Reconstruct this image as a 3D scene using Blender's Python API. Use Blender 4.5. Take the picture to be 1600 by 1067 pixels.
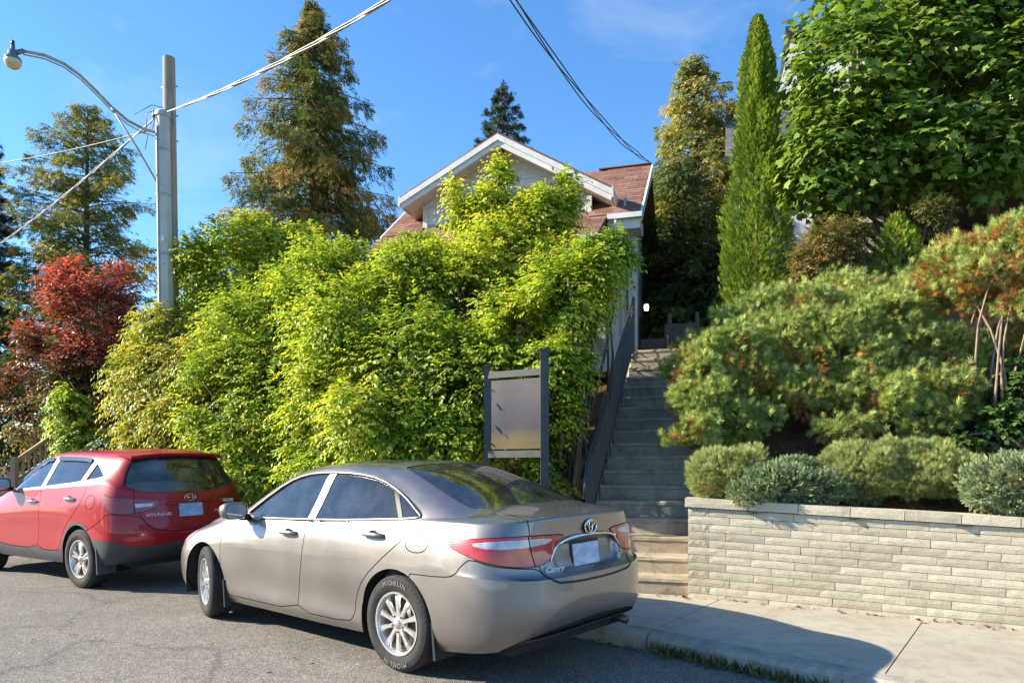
import bpy, bmesh, math, random
import numpy as np
from mathutils import Vector, Matrix

for o in list(bpy.data.objects):
    bpy.data.objects.remove(o, do_unlink=True)
scene = bpy.context.scene
COL = scene.collection
random.seed(7)
RNG = np.random.default_rng(7)

# ------------------------------------------------------------------ camera
F, H, YH = 1115.0, 1.40, 732.0            # focal length in photo pixels, eye height, horizon row
cam_d = bpy.data.cameras.new('camera')
cam_d.sensor_width = 36.0
cam_d.lens = F / 1600 * 36.0
cam_d.shift_y = (YH - 533.5) / 1600
cam_d.clip_start = 0.05
cam_d.clip_end = 3000
cam = bpy.data.objects.new('camera', cam_d)
cam.location = (0, 0, H)
cam.rotation_euler = (math.radians(90), 0, 0)
COL.objects.link(cam)
scene.camera = cam

# ------------------------------------------------------------------ world, sun, exposure
SUN_DIR = Vector((-0.998, 0.03, 0.0)).normalized()
SUN_EL = math.radians(28)
sun_vec = Vector((SUN_DIR.x * math.cos(SUN_EL), SUN_DIR.y * math.cos(SUN_EL), math.sin(SUN_EL)))
world = bpy.data.worlds.new('World')
scene.world = world
world.use_nodes = True
wn = world.node_tree
wn.nodes.clear()
sky = wn.nodes.new('ShaderNodeTexSky')
sky.sky_type = 'NISHITA'
sky.sun_disc = False
sky.sun_elevation = SUN_EL
sky.sun_rotation = math.atan2(SUN_DIR.x, SUN_DIR.y)
sky.altitude = 1400
sky.air_density = 1.25
sky.dust_density = 0.15
sky.ozone_density = 5.0
hsv = wn.nodes.new('ShaderNodeHueSaturation')
hsv.inputs['Saturation'].default_value = 1.13
bg = wn.nodes.new('ShaderNodeBackground')
bg.inputs['Strength'].default_value = 0.112
wo = wn.nodes.new('ShaderNodeOutputWorld')
wn.links.new(sky.outputs[0], hsv.inputs['Color'])
# a few faint high wisps of cloud over the whole sky
tc = wn.nodes.new('ShaderNodeTexCoord'); mp_ = wn.nodes.new('ShaderNodeMapping')
mp_.inputs['Scale'].default_value = (2.2, 2.2, 7.0); mp_.inputs['Rotation'].default_value = (0.3, 0.25, 0.4)
cn = wn.nodes.new('ShaderNodeTexNoise'); cn.inputs['Scale'].default_value = 1.6; cn.inputs['Detail'].default_value = 8; cn.inputs['Roughness'].default_value = .62; cn.inputs['Distortion'].default_value = .5
cr = wn.nodes.new('ShaderNodeValToRGB'); cr.color_ramp.elements[0].position = .56; cr.color_ramp.elements[1].position = .86
cr.color_ramp.elements[0].color = (0, 0, 0, 1); cr.color_ramp.elements[1].color = (.30, .30, .30, 1)
cm = wn.nodes.new('ShaderNodeMix'); cm.data_type = 'RGBA'; cm.inputs[7].default_value = (3.4, 3.6, 3.9, 1)
wn.links.new(tc.outputs['Generated'], mp_.inputs[0]); wn.links.new(mp_.outputs[0], cn.inputs['Vector']); wn.links.new(cn.outputs[0], cr.inputs[0])
wn.links.new(cr.outputs[0], cm.inputs[0]); wn.links.new(hsv.outputs[0], cm.inputs[6])
wn.links.new(cm.outputs[2], bg.inputs[0])
wn.links.new(bg.outputs[0], wo.inputs[0])
sun_d = bpy.data.lights.new('sun', 'SUN')
sun_d.energy = 5.0
sun_d.angle = math.radians(0.55)
sun_d.color = (1.0, 0.88, 0.70)
sun = bpy.data.objects.new('sun', sun_d)
sun.rotation_euler = sun_vec.to_track_quat('Z', 'Y').to_euler()
sun.location = (-20, 5, 20)
COL.objects.link(sun)
scene.view_settings.view_transform = 'Standard'
scene.view_settings.look = 'None'
scene.view_settings.gamma = 1.0
scene.view_settings.use_curve_mapping = False
scene.view_settings.exposure = 1.45
scene.render.engine = 'CYCLES'
scene.cycles.max_bounces = 8
scene.cycles.transparent_max_bounces = 16

# ------------------------------------------------------------------ helpers
def P(px, py, Y):
    """point seen at photo pixel (px, py) standing Y metres ahead of the viewer"""
    return Vector(((px - 800) / F * Y, Y, H - (py - YH) / F * Y))

def PX(px, Y):
    return (px - 800) / F * Y

def PZ(py, Y):
    return H - (py - YH) / F * Y

def new_mesh(name, V, Fc, smooth=False):
    me = bpy.data.meshes.new(name)
    V = np.asarray(V, dtype=np.float64)
    if isinstance(Fc, np.ndarray) and Fc.ndim == 2:
        n, k = Fc.shape
        me.vertices.add(len(V))
        me.vertices.foreach_set('co', V.astype(np.float32).ravel())
        me.loops.add(n * k)
        me.loops.foreach_set('vertex_index', Fc.astype(np.int32).ravel())
        me.polygons.add(n)
        me.polygons.foreach_set('loop_start', np.arange(0, n * k, k, dtype=np.int32))
        me.update(calc_edges=True)
    else:
        me.from_pydata([tuple(v) for v in V], [], [tuple(int(i) for i in f) for f in Fc])
        me.update()
    if smooth:
        me.polygons.foreach_set('use_smooth', np.ones(len(me.polygons), dtype=bool))
    return me

def link(name, me, mat=None, parent=None, smooth=None):
    o = bpy.data.objects.new(name, me)
    COL.objects.link(o)
    if mat is not None and me is not None and len(me.materials) == 0:
        for m in (mat if isinstance(mat, (list, tuple)) else [mat]):
            me.materials.append(m)
    if parent is not None:
        o.parent = parent
        if parent.get('_world', 0):
            b = Vector(parent['_base'])
            o.matrix_parent_inverse = Matrix.Translation(-b)
    return o

def thing(name, label, cat, loc=(0, 0, 0), group=None, world=True, rotz=0):
    """an Empty at the base of a thing; its parts are given in world coordinates when world is set"""
    o = bpy.data.objects.new(name, None)
    o.empty_display_size = 0.2
    COL.objects.link(o)
    o.location = loc
    o.rotation_euler = (0, 0, rotz)
    if world:
        o['_world'] = 1
        o['_base'] = tuple(loc)
    tag(o, label, cat, group)
    return o

def tag(o, label, cat, group=None):
    o['label'] = label
    o['category'] = cat
    if group:
        o['group'] = group
    return o

def finish_props():
    for o in bpy.data.objects:
        for k in ('_world', '_base'):
            if k in o:
                del o[k]

def structure(o):
    o['kind'] = 'structure'
    return o

class MB:
    """collects boxes, tubes, lathes and prisms into one mesh"""
    def __init__(s):
        s.v = []; s.f = []; s.sm = []
    def add(s, V, Fc, smooth=False):
        b = len(s.v)
        s.v += [tuple(p) for p in V]
        s.f += [tuple(b + i for i in f) for f in Fc]
        s.sm += [smooth] * len(Fc)
    def box(s, c, size, M=None):
        x, y, z = (a / 2 for a in size)
        V = [Vector((i * x, j * y, k * z)) for i in (-1, 1) for j in (-1, 1) for k in (-1, 1)]
        if M is not None:
            V = [M @ p for p in V]
        V = [p + Vector(c) for p in V]
        s.add(V, [(0, 1, 3, 2), (4, 6, 7, 5), (0, 4, 5, 1), (2, 3, 7, 6), (0, 2, 6, 4), (1, 5, 7, 3)])
    def hexa(s, V):
        s.add(V, [(0, 1, 3, 2), (4, 6, 7, 5), (0, 4, 5, 1), (2, 3, 7, 6), (0, 2, 6, 4), (1, 5, 7, 3)])
    def prism(s, poly, d):
        n = len(poly); d = Vector(d)
        V = [Vector(p) for p in poly] + [Vector(p) + d for p in poly]
        s.add(V, [tuple(range(n - 1, -1, -1)), tuple(range(n, 2 * n))] + [(i, (i + 1) % n, n + (i + 1) % n, n + i) for i in range(n)])
    def tube(s, pts, r, n=8, cap=True):
        pts = [Vector(p) for p in pts]
        m = len(pts)
        rr = r if isinstance(r, (list, tuple, np.ndarray)) else [r] * m
        V = []
        ref = None
        for i, p in enumerate(pts):
            t = (pts[min(i + 1, m - 1)] - pts[max(i - 1, 0)]).normalized()
            if ref is None:
                ref = t.orthogonal().normalized()
            ref = (ref - t * ref.dot(t))
            if ref.length < 1e-6:
                ref = t.orthogonal()
            ref.normalize()
            b = t.cross(ref)
            for k in range(n):
                a = 2 * math.pi * k / n
                V.append(p + (ref * math.cos(a) + b * math.sin(a)) * rr[i])
        Fc = []
        for i in range(m - 1):
            for k in range(n):
                k2 = (k + 1) % n
                Fc.append((i * n + k, i * n + k2, (i + 1) * n + k2, (i + 1) * n + k))
        if cap:
            Fc.append(tuple(range(n - 1, -1, -1)))
            Fc.append(tuple((m - 1) * n + k for k in range(n)))
        s.add(V, Fc, True)
    def lathe(s, prof, n=32, M=None, closed=False):
        """profile of (radius, height) turned about the local z axis, placed by M"""
        V = []; m = len(prof)
        for r, h in prof:
            for k in range(n):
                a = 2 * math.pi * k / n
                p = Vector((r * math.cos(a), r * math.sin(a), h))
                V.append(M @ p if M is not None else p)
        Fc = []
        for i in range(m if closed else m - 1):
            j = (i + 1) % m
            for k in range(n):
                k2 = (k + 1) % n
                Fc.append((i * n + k, i * n + k2, j * n + k2, j * n + k))
        s.add(V, Fc, True)
    def mesh(s, name):
        me = bpy.data.meshes.new(name)
        me.from_pydata(s.v, [], s.f)
        me.update()
        me.polygons.foreach_set('use_smooth', np.array(s.sm, dtype=bool))
        return me
    def build(s, name, mat, parent=None, sharp=None):
        me = s.mesh(name)
        if sharp:
            me.set_sharp_from_angle(angle=math.radians(sharp))
        return link(name, me, mat, parent)

def text_mesh(txt, size, depth=0.002, shear=0.0, space=1.0):
    cu = bpy.data.curves.new('txt', 'FONT')
    cu.body = txt
    cu.size = size
    cu.extrude = depth
    cu.shear = shear
    cu.space_character = space
    cu.align_x = 'CENTER'
    cu.align_y = 'CENTER'
    cu.resolution_u = 2
    ob = bpy.data.objects.new('txt', cu)
    COL.objects.link(ob)
    dg = bpy.context.evaluated_depsgraph_get()
    me = bpy.data.meshes.new_from_object(ob.evaluated_get(dg))
    bpy.data.objects.remove(ob)
    return me

# value noise
_H = np.random.default_rng(3).random(4096)
def vnoise(p):
    p = np.asarray(p, float)
    i = np.floor(p).astype(int); f = p - i
    f = f * f * (3 - 2 * f)
    def h(a, b, c):
        return _H[(a * 73 + b * 179 + c * 283 + (a * b) * 31 + (b * c) * 17) % 4096]
    x, y, z = i[..., 0], i[..., 1], i[..., 2]
    r = 0
    for a in (0, 1):
        for b in (0, 1):
            for c in (0, 1):
                w = (f[..., 0] if a else 1 - f[..., 0]) * (f[..., 1] if b else 1 - f[..., 1]) * (f[..., 2] if c else 1 - f[..., 2])
                r = r + w * h(x + a, y + b, z + c)
    return r

# ------------------------------------------------------------------ materials
MATS = {}
class NT:
    def __init__(s, name):
        s.m = bpy.data.materials.new(name)
        s.m.use_nodes = True
        s.t = s.m.node_tree
        s.t.nodes.clear()
        s.out = s.t.nodes.new('ShaderNodeOutputMaterial')
    def n(s, kind, **kw):
        nd = s.t.nodes.new('ShaderNode' + kind)
        for k, v in kw.items():
            if hasattr(nd, k) and not k[0].isupper():
                setattr(nd, k, v)
            else:
                nd.inputs[k.replace('_', ' ')].default_value = v
        return nd
    def l(s, a, b):
        s.t.links.new(a, b)
    def noise(s, scale, detail=4, rough=0.6, coord='Object', vec=None, dist=0.0):
        t = s.n('TexNoise')
        t.inputs['Scale'].default_value = scale
        t.inputs['Detail'].default_value = detail
        t.inputs['Roughness'].default_value = rough
        t.inputs['Distortion'].default_value = dist
        if vec is None:
            c = s.n('TexCoord'); vec = c.outputs[coord]
        s.l(vec, t.inputs['Vector'])
        return t
    def ramp(s, fac, stops):
        r = s.n('ValToRGB')
        while len(r.color_ramp.elements) < len(stops):
            r.color_ramp.elements.new(0.5)
        for e, (p, c) in zip(r.color_ramp.elements, stops):
            e.position = p
            e.color = (*c, 1) if len(c) == 3 else c
        s.l(fac, r.inputs[0])
        return r.outputs[0]
    def mix(s, a, b, fac, mode='MIX'):
        m = s.n('Mix', data_type='RGBA', blend_type=mode)
        for sock, val in ((m.inputs[0], fac), (m.inputs[6], a), (m.inputs[7], b)):
            if hasattr(val, 'is_linked') or hasattr(val, 'links'):
                s.l(val, sock)
            else:
                sock.default_value = val if not isinstance(val, tuple) else (*val, 1)
        return m.outputs[2]
    def bump(s, h, strength=0.5, dist=0.01, normal=None):
        b = s.n('Bump')
        b.inputs['Strength'].default_value = strength
        b.inputs['Distance'].default_value = dist
        s.l(h, b.inputs['Height'])
        if normal is not None:
            s.l(normal, b.inputs['Normal'])
        return b.outputs[0]
    def bsdf(s, color, rough=0.6, metallic=0.0, normal=None, spec=0.5, coat=0.0, **kw):
        b = s.n('BsdfPrincipled')
        for sock, val in ((b.inputs['Base Color'], color), (b.inputs['Roughness'], rough), (b.inputs['Metallic'], metallic)):
            if isinstance(val, (int, float)):
                sock.default_value = val
            elif isinstance(val, tuple):
                sock.default_value = (*val, 1)
            else:
                s.l(val, sock)
        b.inputs['Specular IOR Level'].default_value = spec
        b.inputs['Coat Weight'].default_value = coat
        b.inputs['Coat Roughness'].default_value = 0.04
        for k, v in kw.items():
            b.inputs[k.replace('_', ' ')].default_value = v
        if normal is not None:
            s.l(normal, b.inputs['Normal'])
        return b
    def done(s, shader):
        s.l(shader.outputs[0] if hasattr(shader, 'outputs') else shader, s.out.inputs[0])
        return s.m

def simple(name, color, rough=0.6, metallic=0.0, var=0.0, scale=8.0, bump=0.0, bscale=40.0, bdist=0.004, **kw):
    """a plain procedural surface: colour with cloudy variation and fine relief"""
    if name in MATS:
        return MATS[name]
    t = NT(name)
    col = color
    if var > 0:
        nz = t.noise(scale, 5, 0.65)
        lo = tuple(c * (1 - var) for c in color); hi = tuple(min(1, c * (1 + var)) for c in color)
        col = t.ramp(nz.outputs[0], [(0.3, lo), (0.7, hi)])
    nrm = None
    if bump > 0:
        nrm = t.bump(t.noise(bscale, 4, 0.6).outputs[0], bump, bdist)
    MATS[name] = t.done(t.bsdf(col, rough, metallic, nrm, **kw))
    return MATS[name]

def leaf_mat(name, stops, trans=0.35, rough=0.5, spec=0.35, tscale=1.4):
    """foliage: colour follows the per-leaf attribute 'tint'; light also passes through the blade"""
    if name in MATS:
        return MATS[name]
    t = NT(name)
    a = t.n('Attribute', attribute_name='tint')
    col = t.ramp(a.outputs['Fac'], stops)
    b = t.bsdf(col, rough, spec=spec)
    tr = t.n('BsdfTranslucent')
    m = t.mix(col, (tscale, tscale, tscale * 0.55), 1.0, 'MULTIPLY')
    t.l(m, tr.inputs['Color'])
    mx = t.n('MixShader')
    mx.inputs[0].default_value = trans
    t.l(b.outputs[0], mx.inputs[1]); t.l(tr.outputs[0], mx.inputs[2])
    MATS[name] = t.done(mx)
    return MATS[name]

def m_asphalt():
    t = NT('asphalt')
    big = t.noise(0.55, 4, 0.6)
    mid = t.noise(9, 5, 0.7)
    v = t.n('TexVoronoi'); v.inputs['Scale'].default_value = 150
    c = t.n('TexCoord'); t.l(c.outputs['Object'], v.inputs['Vector'])
    grain = t.ramp(v.outputs['Color'], [(0.05, (.045, .042, .038)), (0.5, (.165, .154, .136)), (0.95, (.42, .39, .34))])
    patch = t.ramp(big.outputs[0], [(0.35, (.80, .80, .81)), (0.65, (1.12, 1.1, 1.07))])
    col = t.mix(grain, patch, 1.0, 'MULTIPLY')
    dirt = t.ramp(mid.outputs[0], [(0.3, (.82, .82, .82)), (0.7, (1.12, 1.12, 1.12))])
    col = t.mix(col, dirt, 1.0, 'MULTIPLY')
    # cracks: thin dark lines where two warped cells meet
    w = t.noise(1.6, 4, 0.7)
    mp = t.n('Mapping'); t.l(c.outputs['Object'], mp.inputs['Vector'])
    add = t.n('VectorMath', operation='ADD'); sc = t.n('VectorMath', operation='SCALE'); sc.inputs[3].default_value = 0.5
    t.l(w.outputs['Color'], sc.inputs[0]); t.l(mp.outputs[0], add.inputs[0]); t.l(sc.outputs[0], add.inputs[1])
    ve = t.n('TexVoronoi', feature='DISTANCE_TO_EDGE'); ve.inputs['Scale'].default_value = 0.42
    t.l(add.outputs[0], ve.inputs['Vector'])
    crack = t.ramp(ve.outputs[0], [(0.0, (0.25, .25, .25)), (0.006, (.35, .35, .35)), (0.011, (1, 1, 1))])
    col = t.mix(col, crack, 0.38, 'MULTIPLY')
    n1 = t.bump(v.outputs['Distance'], 0.65, 0.006)
    return t.done(t.bsdf(col, 0.8, normal=n1, spec=0.35))

def m_concrete(name, c0, c1, speck=0.5, stain=0.5, bumpd=0.003):
    t = NT(name)
    big = t.noise(1.3, 5, 0.65)
    col = t.ramp(big.outputs[0], [(0.3, c0), (0.7, c1)])
    fine = t.noise(170, 3, 0.8)
    sp = t.ramp(fine.outputs[0], [(0.32, (1 - speck,) * 3), (0.52, (1, 1, 1)), (0.75, (1.18, 1.17, 1.14))])
    col = t.mix(col, sp, 1.0, 'MULTIPLY')
    st = t.noise(4.5, 6, 0.75, dist=0.8)
    stc = t.ramp(st.outputs[0], [(0.36, (1 - stain * .6, 1 - stain * .6, 1 - stain * .65)), (0.55, (1, 1, 1))])
    col = t.mix(col, stc, 1.0, 'MULTIPLY')
    return t.done(t.bsdf(col, 0.88, normal=t.bump(fine.outputs[0], 0.5, bumpd), spec=0.25))

def m_splitface():
    t = NT('split_face_block')
    oi = t.n('ObjectInfo')
    big = t.noise(0.9, 4, 0.6, coord='Generated')
    base = t.ramp(oi.outputs['Random'], [(0.0, (.47, .42, .315)), (0.5, (.56, .505, .385)), (1.0, (.62, .565, .44))])
    c = t.n('TexCoord')
    add = t.n('VectorMath', operation='ADD')
    t.l(c.outputs['Object'], add.inputs[0]); t.l(oi.outputs['Random'], add.inputs[1])
    n1 = t.noise(62, 5, 0.75, vec=add.outputs[0])
    n2 = t.noise(120, 3, 0.7, vec=add.outputs[0])
    sp = t.ramp(n2.outputs[0], [(0.3, (.62, .60, .56)), (0.55, (1, 1, 1)), (0.8, (1.15, 1.14, 1.1))])
    col = t.mix(base, sp, 1.0, 'MULTIPLY')
    st = t.noise(7, 5, 0.7, vec=add.outputs[0])
    col = t.mix(col, t.ramp(st.outputs[0], [(0.33, (.72, .70, .66)), (0.55, (1, 1, 1))]), 0.5, 'MULTIPLY')
    nn = t.bump(n2.outputs[0], 0.4, 0.004, t.bump(n1.outputs[0], 0.5, 0.012))
    return t.done(t.bsdf(col, 0.9, normal=nn, spec=0.2))

def m_wood(name, c0, c1, scale=(1, 1, 14), rough=0.8, bump=0.35, freq=9.0):
    t = NT(name)
    c = t.n('TexCoord'); mp = t.n('Mapping')
    mp.inputs['Scale'].default_value = scale
    t.l(c.outputs['Object'], mp.inputs['Vector'])
    nz = t.noise(freq, 6, 0.7, vec=mp.outputs[0], dist=0.6)
    col = t.ramp(nz.outputs[0], [(0.28, c0), (0.72, c1)])
    return t.done(t.bsdf(col, rough, normal=t.bump(nz.outputs[0], bump, 0.006), spec=0.25))

def m_bark(name, c0, c1, s=14):
    t = NT(name)
    c = t.n('TexCoord'); mp = t.n('Mapping'); mp.inputs['Scale'].default_value = (1, 1, 0.25)
    t.l(c.outputs['Object'], mp.inputs['Vector'])
    nz = t.noise(s, 6, 0.75, vec=mp.outputs[0], dist=0.4)
    return t.done(t.bsdf(t.ramp(nz.outputs[0], [(0.3, c0), (0.7, c1)]), 0.9, normal=t.bump(nz.outputs[0], 0.9, 0.02), spec=0.15))

def m_soil():
    t = NT('soil')
    a = t.noise(3, 5, 0.7); b = t.noise(60, 4, 0.8)
    col = t.ramp(a.outputs[0], [(0.3, (.045, .032, .022)), (0.7, (.12, .08, .05))])
    col = t.mix(col, t.ramp(b.outputs[0], [(0.3, (.5, .5, .5)), (0.7, (1.5, 1.35, 1.2))]), 1.0, 'MULTIPLY')
    return t.done(t.bsdf(col, 0.95, normal=t.bump(b.outputs[0], 0.9, 0.02), spec=0.1))

def m_shingle(name, c0, c1, c2):
    t = NT(name)
    oi = t.n('ObjectInfo')
    base = t.ramp(oi.outputs['Random'], [(0.0, c0), (0.5, c1), (1.0, c2)])
    f = t.noise(90, 3, 0.8)
    st = t.noise(3, 4, .6)
    col = t.mix(base, t.ramp(f.outputs[0], [(0.3, (.6, .6, .6)), (0.7, (1.3, 1.3, 1.3))]), 1.0, 'MULTIPLY')
    col = t.mix(col, t.ramp(st.outputs[0], [(0.3, (.75, .75, .75)), (0.7, (1.15, 1.15, 1.15))]), 1.0, 'MULTIPLY')
    return t.done(t.bsdf(col, 0.9, normal=t.bump(f.outputs[0], 0.6, 0.004), spec=0.2))

ASPHALT = m_asphalt()
SIDEWALK = m_concrete('sidewalk_concrete', (.37, .335, .26), (.45, .415, .335), 0.35, 0.32)
KERBM = m_concrete('kerb_concrete', (.30, .275, .235), (.42, .39, .33), 0.45, 0.6)
STEPM = m_concrete('step_concrete', (.35, .295, .22), (.47, .405, .31), 0.5, 0.65, 0.004)
BLOCKM = m_splitface()
SOIL = m_soil()
BARK = m_bark('grey_bark', (.06, .045, .035), (.20, .16, .12))
BARKR = m_bark('reddish_bark', (.09, .045, .03), (.27, .15, .10))
BARKP = m_bark('pale_pine_bark', (.16, .11, .075), (.42, .33, .25), 30)
# ------------------------------------------------------------------ ground, road, kerb, sidewalk
def road_z(x):
    """the street is level to the left and falls gently towards the right"""
    x = np.asarray(x, float)
    d = np.clip(x - 0.6, 0, 12)
    return -0.038 * d * np.clip(d / 1.0, 0, 1)
def crown(d):
    return 0.021 * (min(d, 3.2) - 1.95)
GUT = crown(0)

KERB = [(-40.0, 41.9), (-22.0, 26.0), (-12.0, 17.1), (-7.0, 12.65), (-3.9, 9.9), (-1.8, 8.02), (0.1, 6.42), (0.80, 5.88), (1.21, 5.58),
        (1.95, 4.99), (2.72, 4.42), (3.9, 3.62), (6.0, 2.3), (12.0, -1.3), (30.0, -12.0)]
def resample(line, step):
    pts = [Vector((x, y, 0)) for x, y in line]
    # smooth with Catmull-Rom then walk at even steps
    dense = []
    for i in range(len(pts) - 1):
        p0 = pts[max(i - 1, 0)]; p1 = pts[i]; p2 = pts[i + 1]; p3 = pts[min(i + 2, len(pts) - 1)]
        n = max(2, int((p2 - p1).length / 0.05))
        for k in range(n):
            t = k / n
            dense.append(0.5 * ((2 * p1) + (p2 - p0) * t + (2 * p0 - 5 * p1 + 4 * p2 - p3) * t * t + (3 * p1 - p0 - 3 * p2 + p3) * t ** 3))
    dense.append(pts[-1])
    out = [dense[0]]; acc = 0
    for a, b in zip(dense, dense[1:]):
        acc += (b - a).length
        if acc >= step:
            out.append(b); acc = 0
    return out
KL = resample(KERB, 0.25)
KN = []
for i in range(len(KL)):
    t = (KL[min(i + 1, len(KL) - 1)] - KL[max(i - 1, 0)]).normalized()
    KN.append(Vector((-t.y, t.x, 0)))          # points away from the street

# base ground sheet reaching the horizon
gx = np.unique(np.concatenate([np.linspace(-1200, -60, 12), np.linspace(-60, 60, 41), np.linspace(60, 1200, 12)]))
gy = np.unique(np.concatenate([np.linspace(-1200, -60, 12), np.linspace(-60, 60, 41), np.linspace(60, 1200, 12)]))
GX, GY = np.meshgrid(gx, gy)
GV = np.c_[GX.ravel(), GY.ravel(), np.full(GX.size, -0.62)]
nx_, ny_ = len(gx), len(gy)
idx = np.arange(nx_ * ny_).reshape(ny_, nx_)
GF = np.c_[idx[:-1, :-1].ravel(), idx[:-1, 1:].ravel(), idx[1:, 1:].ravel(), idx[1:, :-1].ravel()]
t = NT('ground_cover')
_a = t.noise(0.4, 5, 0.7)
GRASSG = t.done(t.bsdf(t.ramp(_a.outputs[0], [(0.3, (.05, .075, .02)), (0.7, (.11, .13, .04))]), 0.95, spec=0.1))
structure(link('ground', new_mesh('ground', GV, GF), GRASSG))

# road sheet: from the gutter line out across the street
offs = [0.0, -0.25, -0.6, -1.2, -2.0, -3.0, -4.5, -6.5, -9.0]
RV = []; 
for p, n in zip(KL, KN):
    for o in offs:
        q = p + n * (o - 0.0)
        RV.append((q.x, q.y, float(road_z(q.x)) + crown(-o)))
m = len(offs)
RF = [(i * m + j, i * m + j + 1, (i + 1) * m + j + 1, (i + 1) * m + j) for i in range(len(KL) - 1) for j in range(m - 1)]
road = structure(link('road', new_mesh('road', RV, RF, True), ASPHALT))

# kerb stones
kerb = structure(link('kerb', None)) if False else None
kroot = bpy.data.objects.new('kerb', None); COL.objects.link(kroot); structure(kroot)
seg = 9
KW = 0.16
i0s = list(range(0, len(KL) - seg, seg))
for i0 in i0s:
    pts = KL[i0:i0 + seg + 1]; nr = KN[i0:i0 + seg + 1]
    V = []; 
    for k, (p, n) in enumerate(zip(pts, nr)):
        tt = (pts[min(k + 1, seg)] - pts[max(k - 1, 0)]).normalized()
        sh = tt * (0.006 if k == 0 else (-0.006 if k == seg else 0))
        z = float(road_z(p.x)) + GUT + .02
        for d, hz in ((0.0, -0.12), (0.0, 0.075), (0.03, 0.112), (KW, 0.120), (KW, -0.12)):
            q = p + n * d + sh
            V.append((q.x, q.y, z + hz))
    Fc = []
    for k in range(seg):
        for j in range(4):
            Fc.append((k * 5 + j, (k + 1) * 5 + j, (k + 1) * 5 + j + 1, k * 5 + j + 1))
    Fc += [(0, 1, 2, 3, 4), tuple(seg * 5 + j for j in (4, 3, 2, 1, 0))]
    o = link('kerb_stone', new_mesh('kerb_stone', V, Fc), KERBM, kroot)

# the wall line (foot of the retaining wall) and the hedge foot line
WA = Vector((1.75, 7.10, 0)); WDIR = Vector((0.9487, -0.3162, 0)).normalized(); WN = Vector((-WDIR.y, WDIR.x, 0))  # WN points uphill
WSL = -0.047                                   # the wall and walk fall to the right
def wall_z(s):
    return 0.125 + WSL * s
def walk_z(x, y):
    s = (Vector((x, y, 0)) - WA).dot(WDIR)
    return 0.13 + (WSL * s if s > 0 else WSL * 0.35 * s * 0)
# sidewalk slabs
sroot = bpy.data.objects.new('sidewalk', None); COL.objects.link(sroot); structure(sroot)
def back_edge(p, n):
    """where the walk ends behind: the wall on the right, the planted bank on the left"""
    t = (WA - p).dot(WN) / max(n.dot(WN), 0.2)
    q = p + n * t
    s = (q - WA).dot(WDIR)
    if s > -0.9:
        return q + WN * 0.03
    return p + n * 1.62
step = 6
js = [i for i in range(0, len(KL) - step, step)]
for i0 in js:
    if KL[i0].x > 16 or KL[i0].x < -26: continue
    V = []
    for k in range(step + 1):
        p, n = KL[i0 + k], KN[i0 + k]
        tt = (KL[min(i0 + k + 1, len(KL) - 1)] - KL[i0 + k - 1]).normalized() if i0 + k > 0 else Vector((1, 0, 0))
        sh = tt * (0.005 if k == 0 else (-0.005 if k == step else 0))
        a = p + n * (KW + 0.006) + sh
        b = back_edge(p, n) + sh
        for f in (0, 0.5, 1):
            q = a.lerp(b, f)
            z = float(road_z(p.x)) + 0.122 if f == 0 else None
            zb = walk_z(b.x, b.y)
            zz = (float(road_z(p.x)) + GUT + 0.142) * (1 - f) + zb * f
            V.append((q.x, q.y, zz))
    nb = len(V)
    V += [(x, y, z - 0.10) for x, y, z in V]
    Fc = []
    for k in range(step):
        for j in range(2):
            Fc.append((k * 3 + j, (k + 1) * 3 + j, (k + 1) * 3 + j + 1, k * 3 + j + 1))
    for k in range(step):
        Fc.append((nb + k * 3, nb + (k + 1) * 3, (k + 1) * 3, k * 3)); Fc.append((k * 3 + 2, (k + 1) * 3 + 2, nb + (k + 1) * 3 + 2, nb + k * 3 + 2))
    for e, fl in ((0, 0), (step, 1)):
        r = [e * 3 + j for j in range(3)] + [nb + e * 3 + j for j in (2, 1, 0)]
        Fc.append(tuple(r if fl == 0 else r[::-1]))
    link('slab', new_mesh('slab', V, Fc), SIDEWALK, sroot)

# bank: the planted slope behind the walk, up to the level of the houses
STA = Vector((0.72, 7.50, 0))                  # left foot of the staircase
SDIR = Vector((0.287, 0.958, 0)).normalized()  # staircase runs this way
STR_W = 1.08
SRIGHT = Vector((SDIR.y, -SDIR.x, 0))
def bank_z(x, y):
    """height of the garden ground"""
    q = Vector((x, y, 0))
    s = (q - WA).dot(WDIR); d = (q - WA).dot(WN)
    if s > -0.05:                               # behind the retaining wall
        zz = 1.00 + WSL * s + max(0, d - 0.25) * 0.50
        return min(zz, 3.32)
    # left bank: distance behind the kerb
    best = 1e9
    for p, n in zip(KL[::4], KN[::4]):
        dd = (q - p).length
        if dd < best: best = dd
    zz = 0.10 + max(0, best - 1.72) * 0.62
    return min(zz, 3.32)
def grid_sheet(name, xs, ys, fz, mat, keep):
    V = []; ids = {}; Fc = []
    for j, y in enumerate(ys):
        for i, x in enumerate(xs):
            ids[i, j] = len(V); V.append((x, y, fz(x, y)))
    for j in range(len(ys) - 1):
        for i in range(len(xs) - 1):
            cx = (xs[i] + xs[i + 1]) / 2; cy = (ys[j] + ys[j + 1]) / 2
            if keep(cx, cy):
                Fc.append((ids[i, j], ids[i + 1, j], ids[i + 1, j + 1], ids[i, j + 1]))
    return structure(link(name, new_mesh(name, V, Fc, True), mat))
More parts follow.
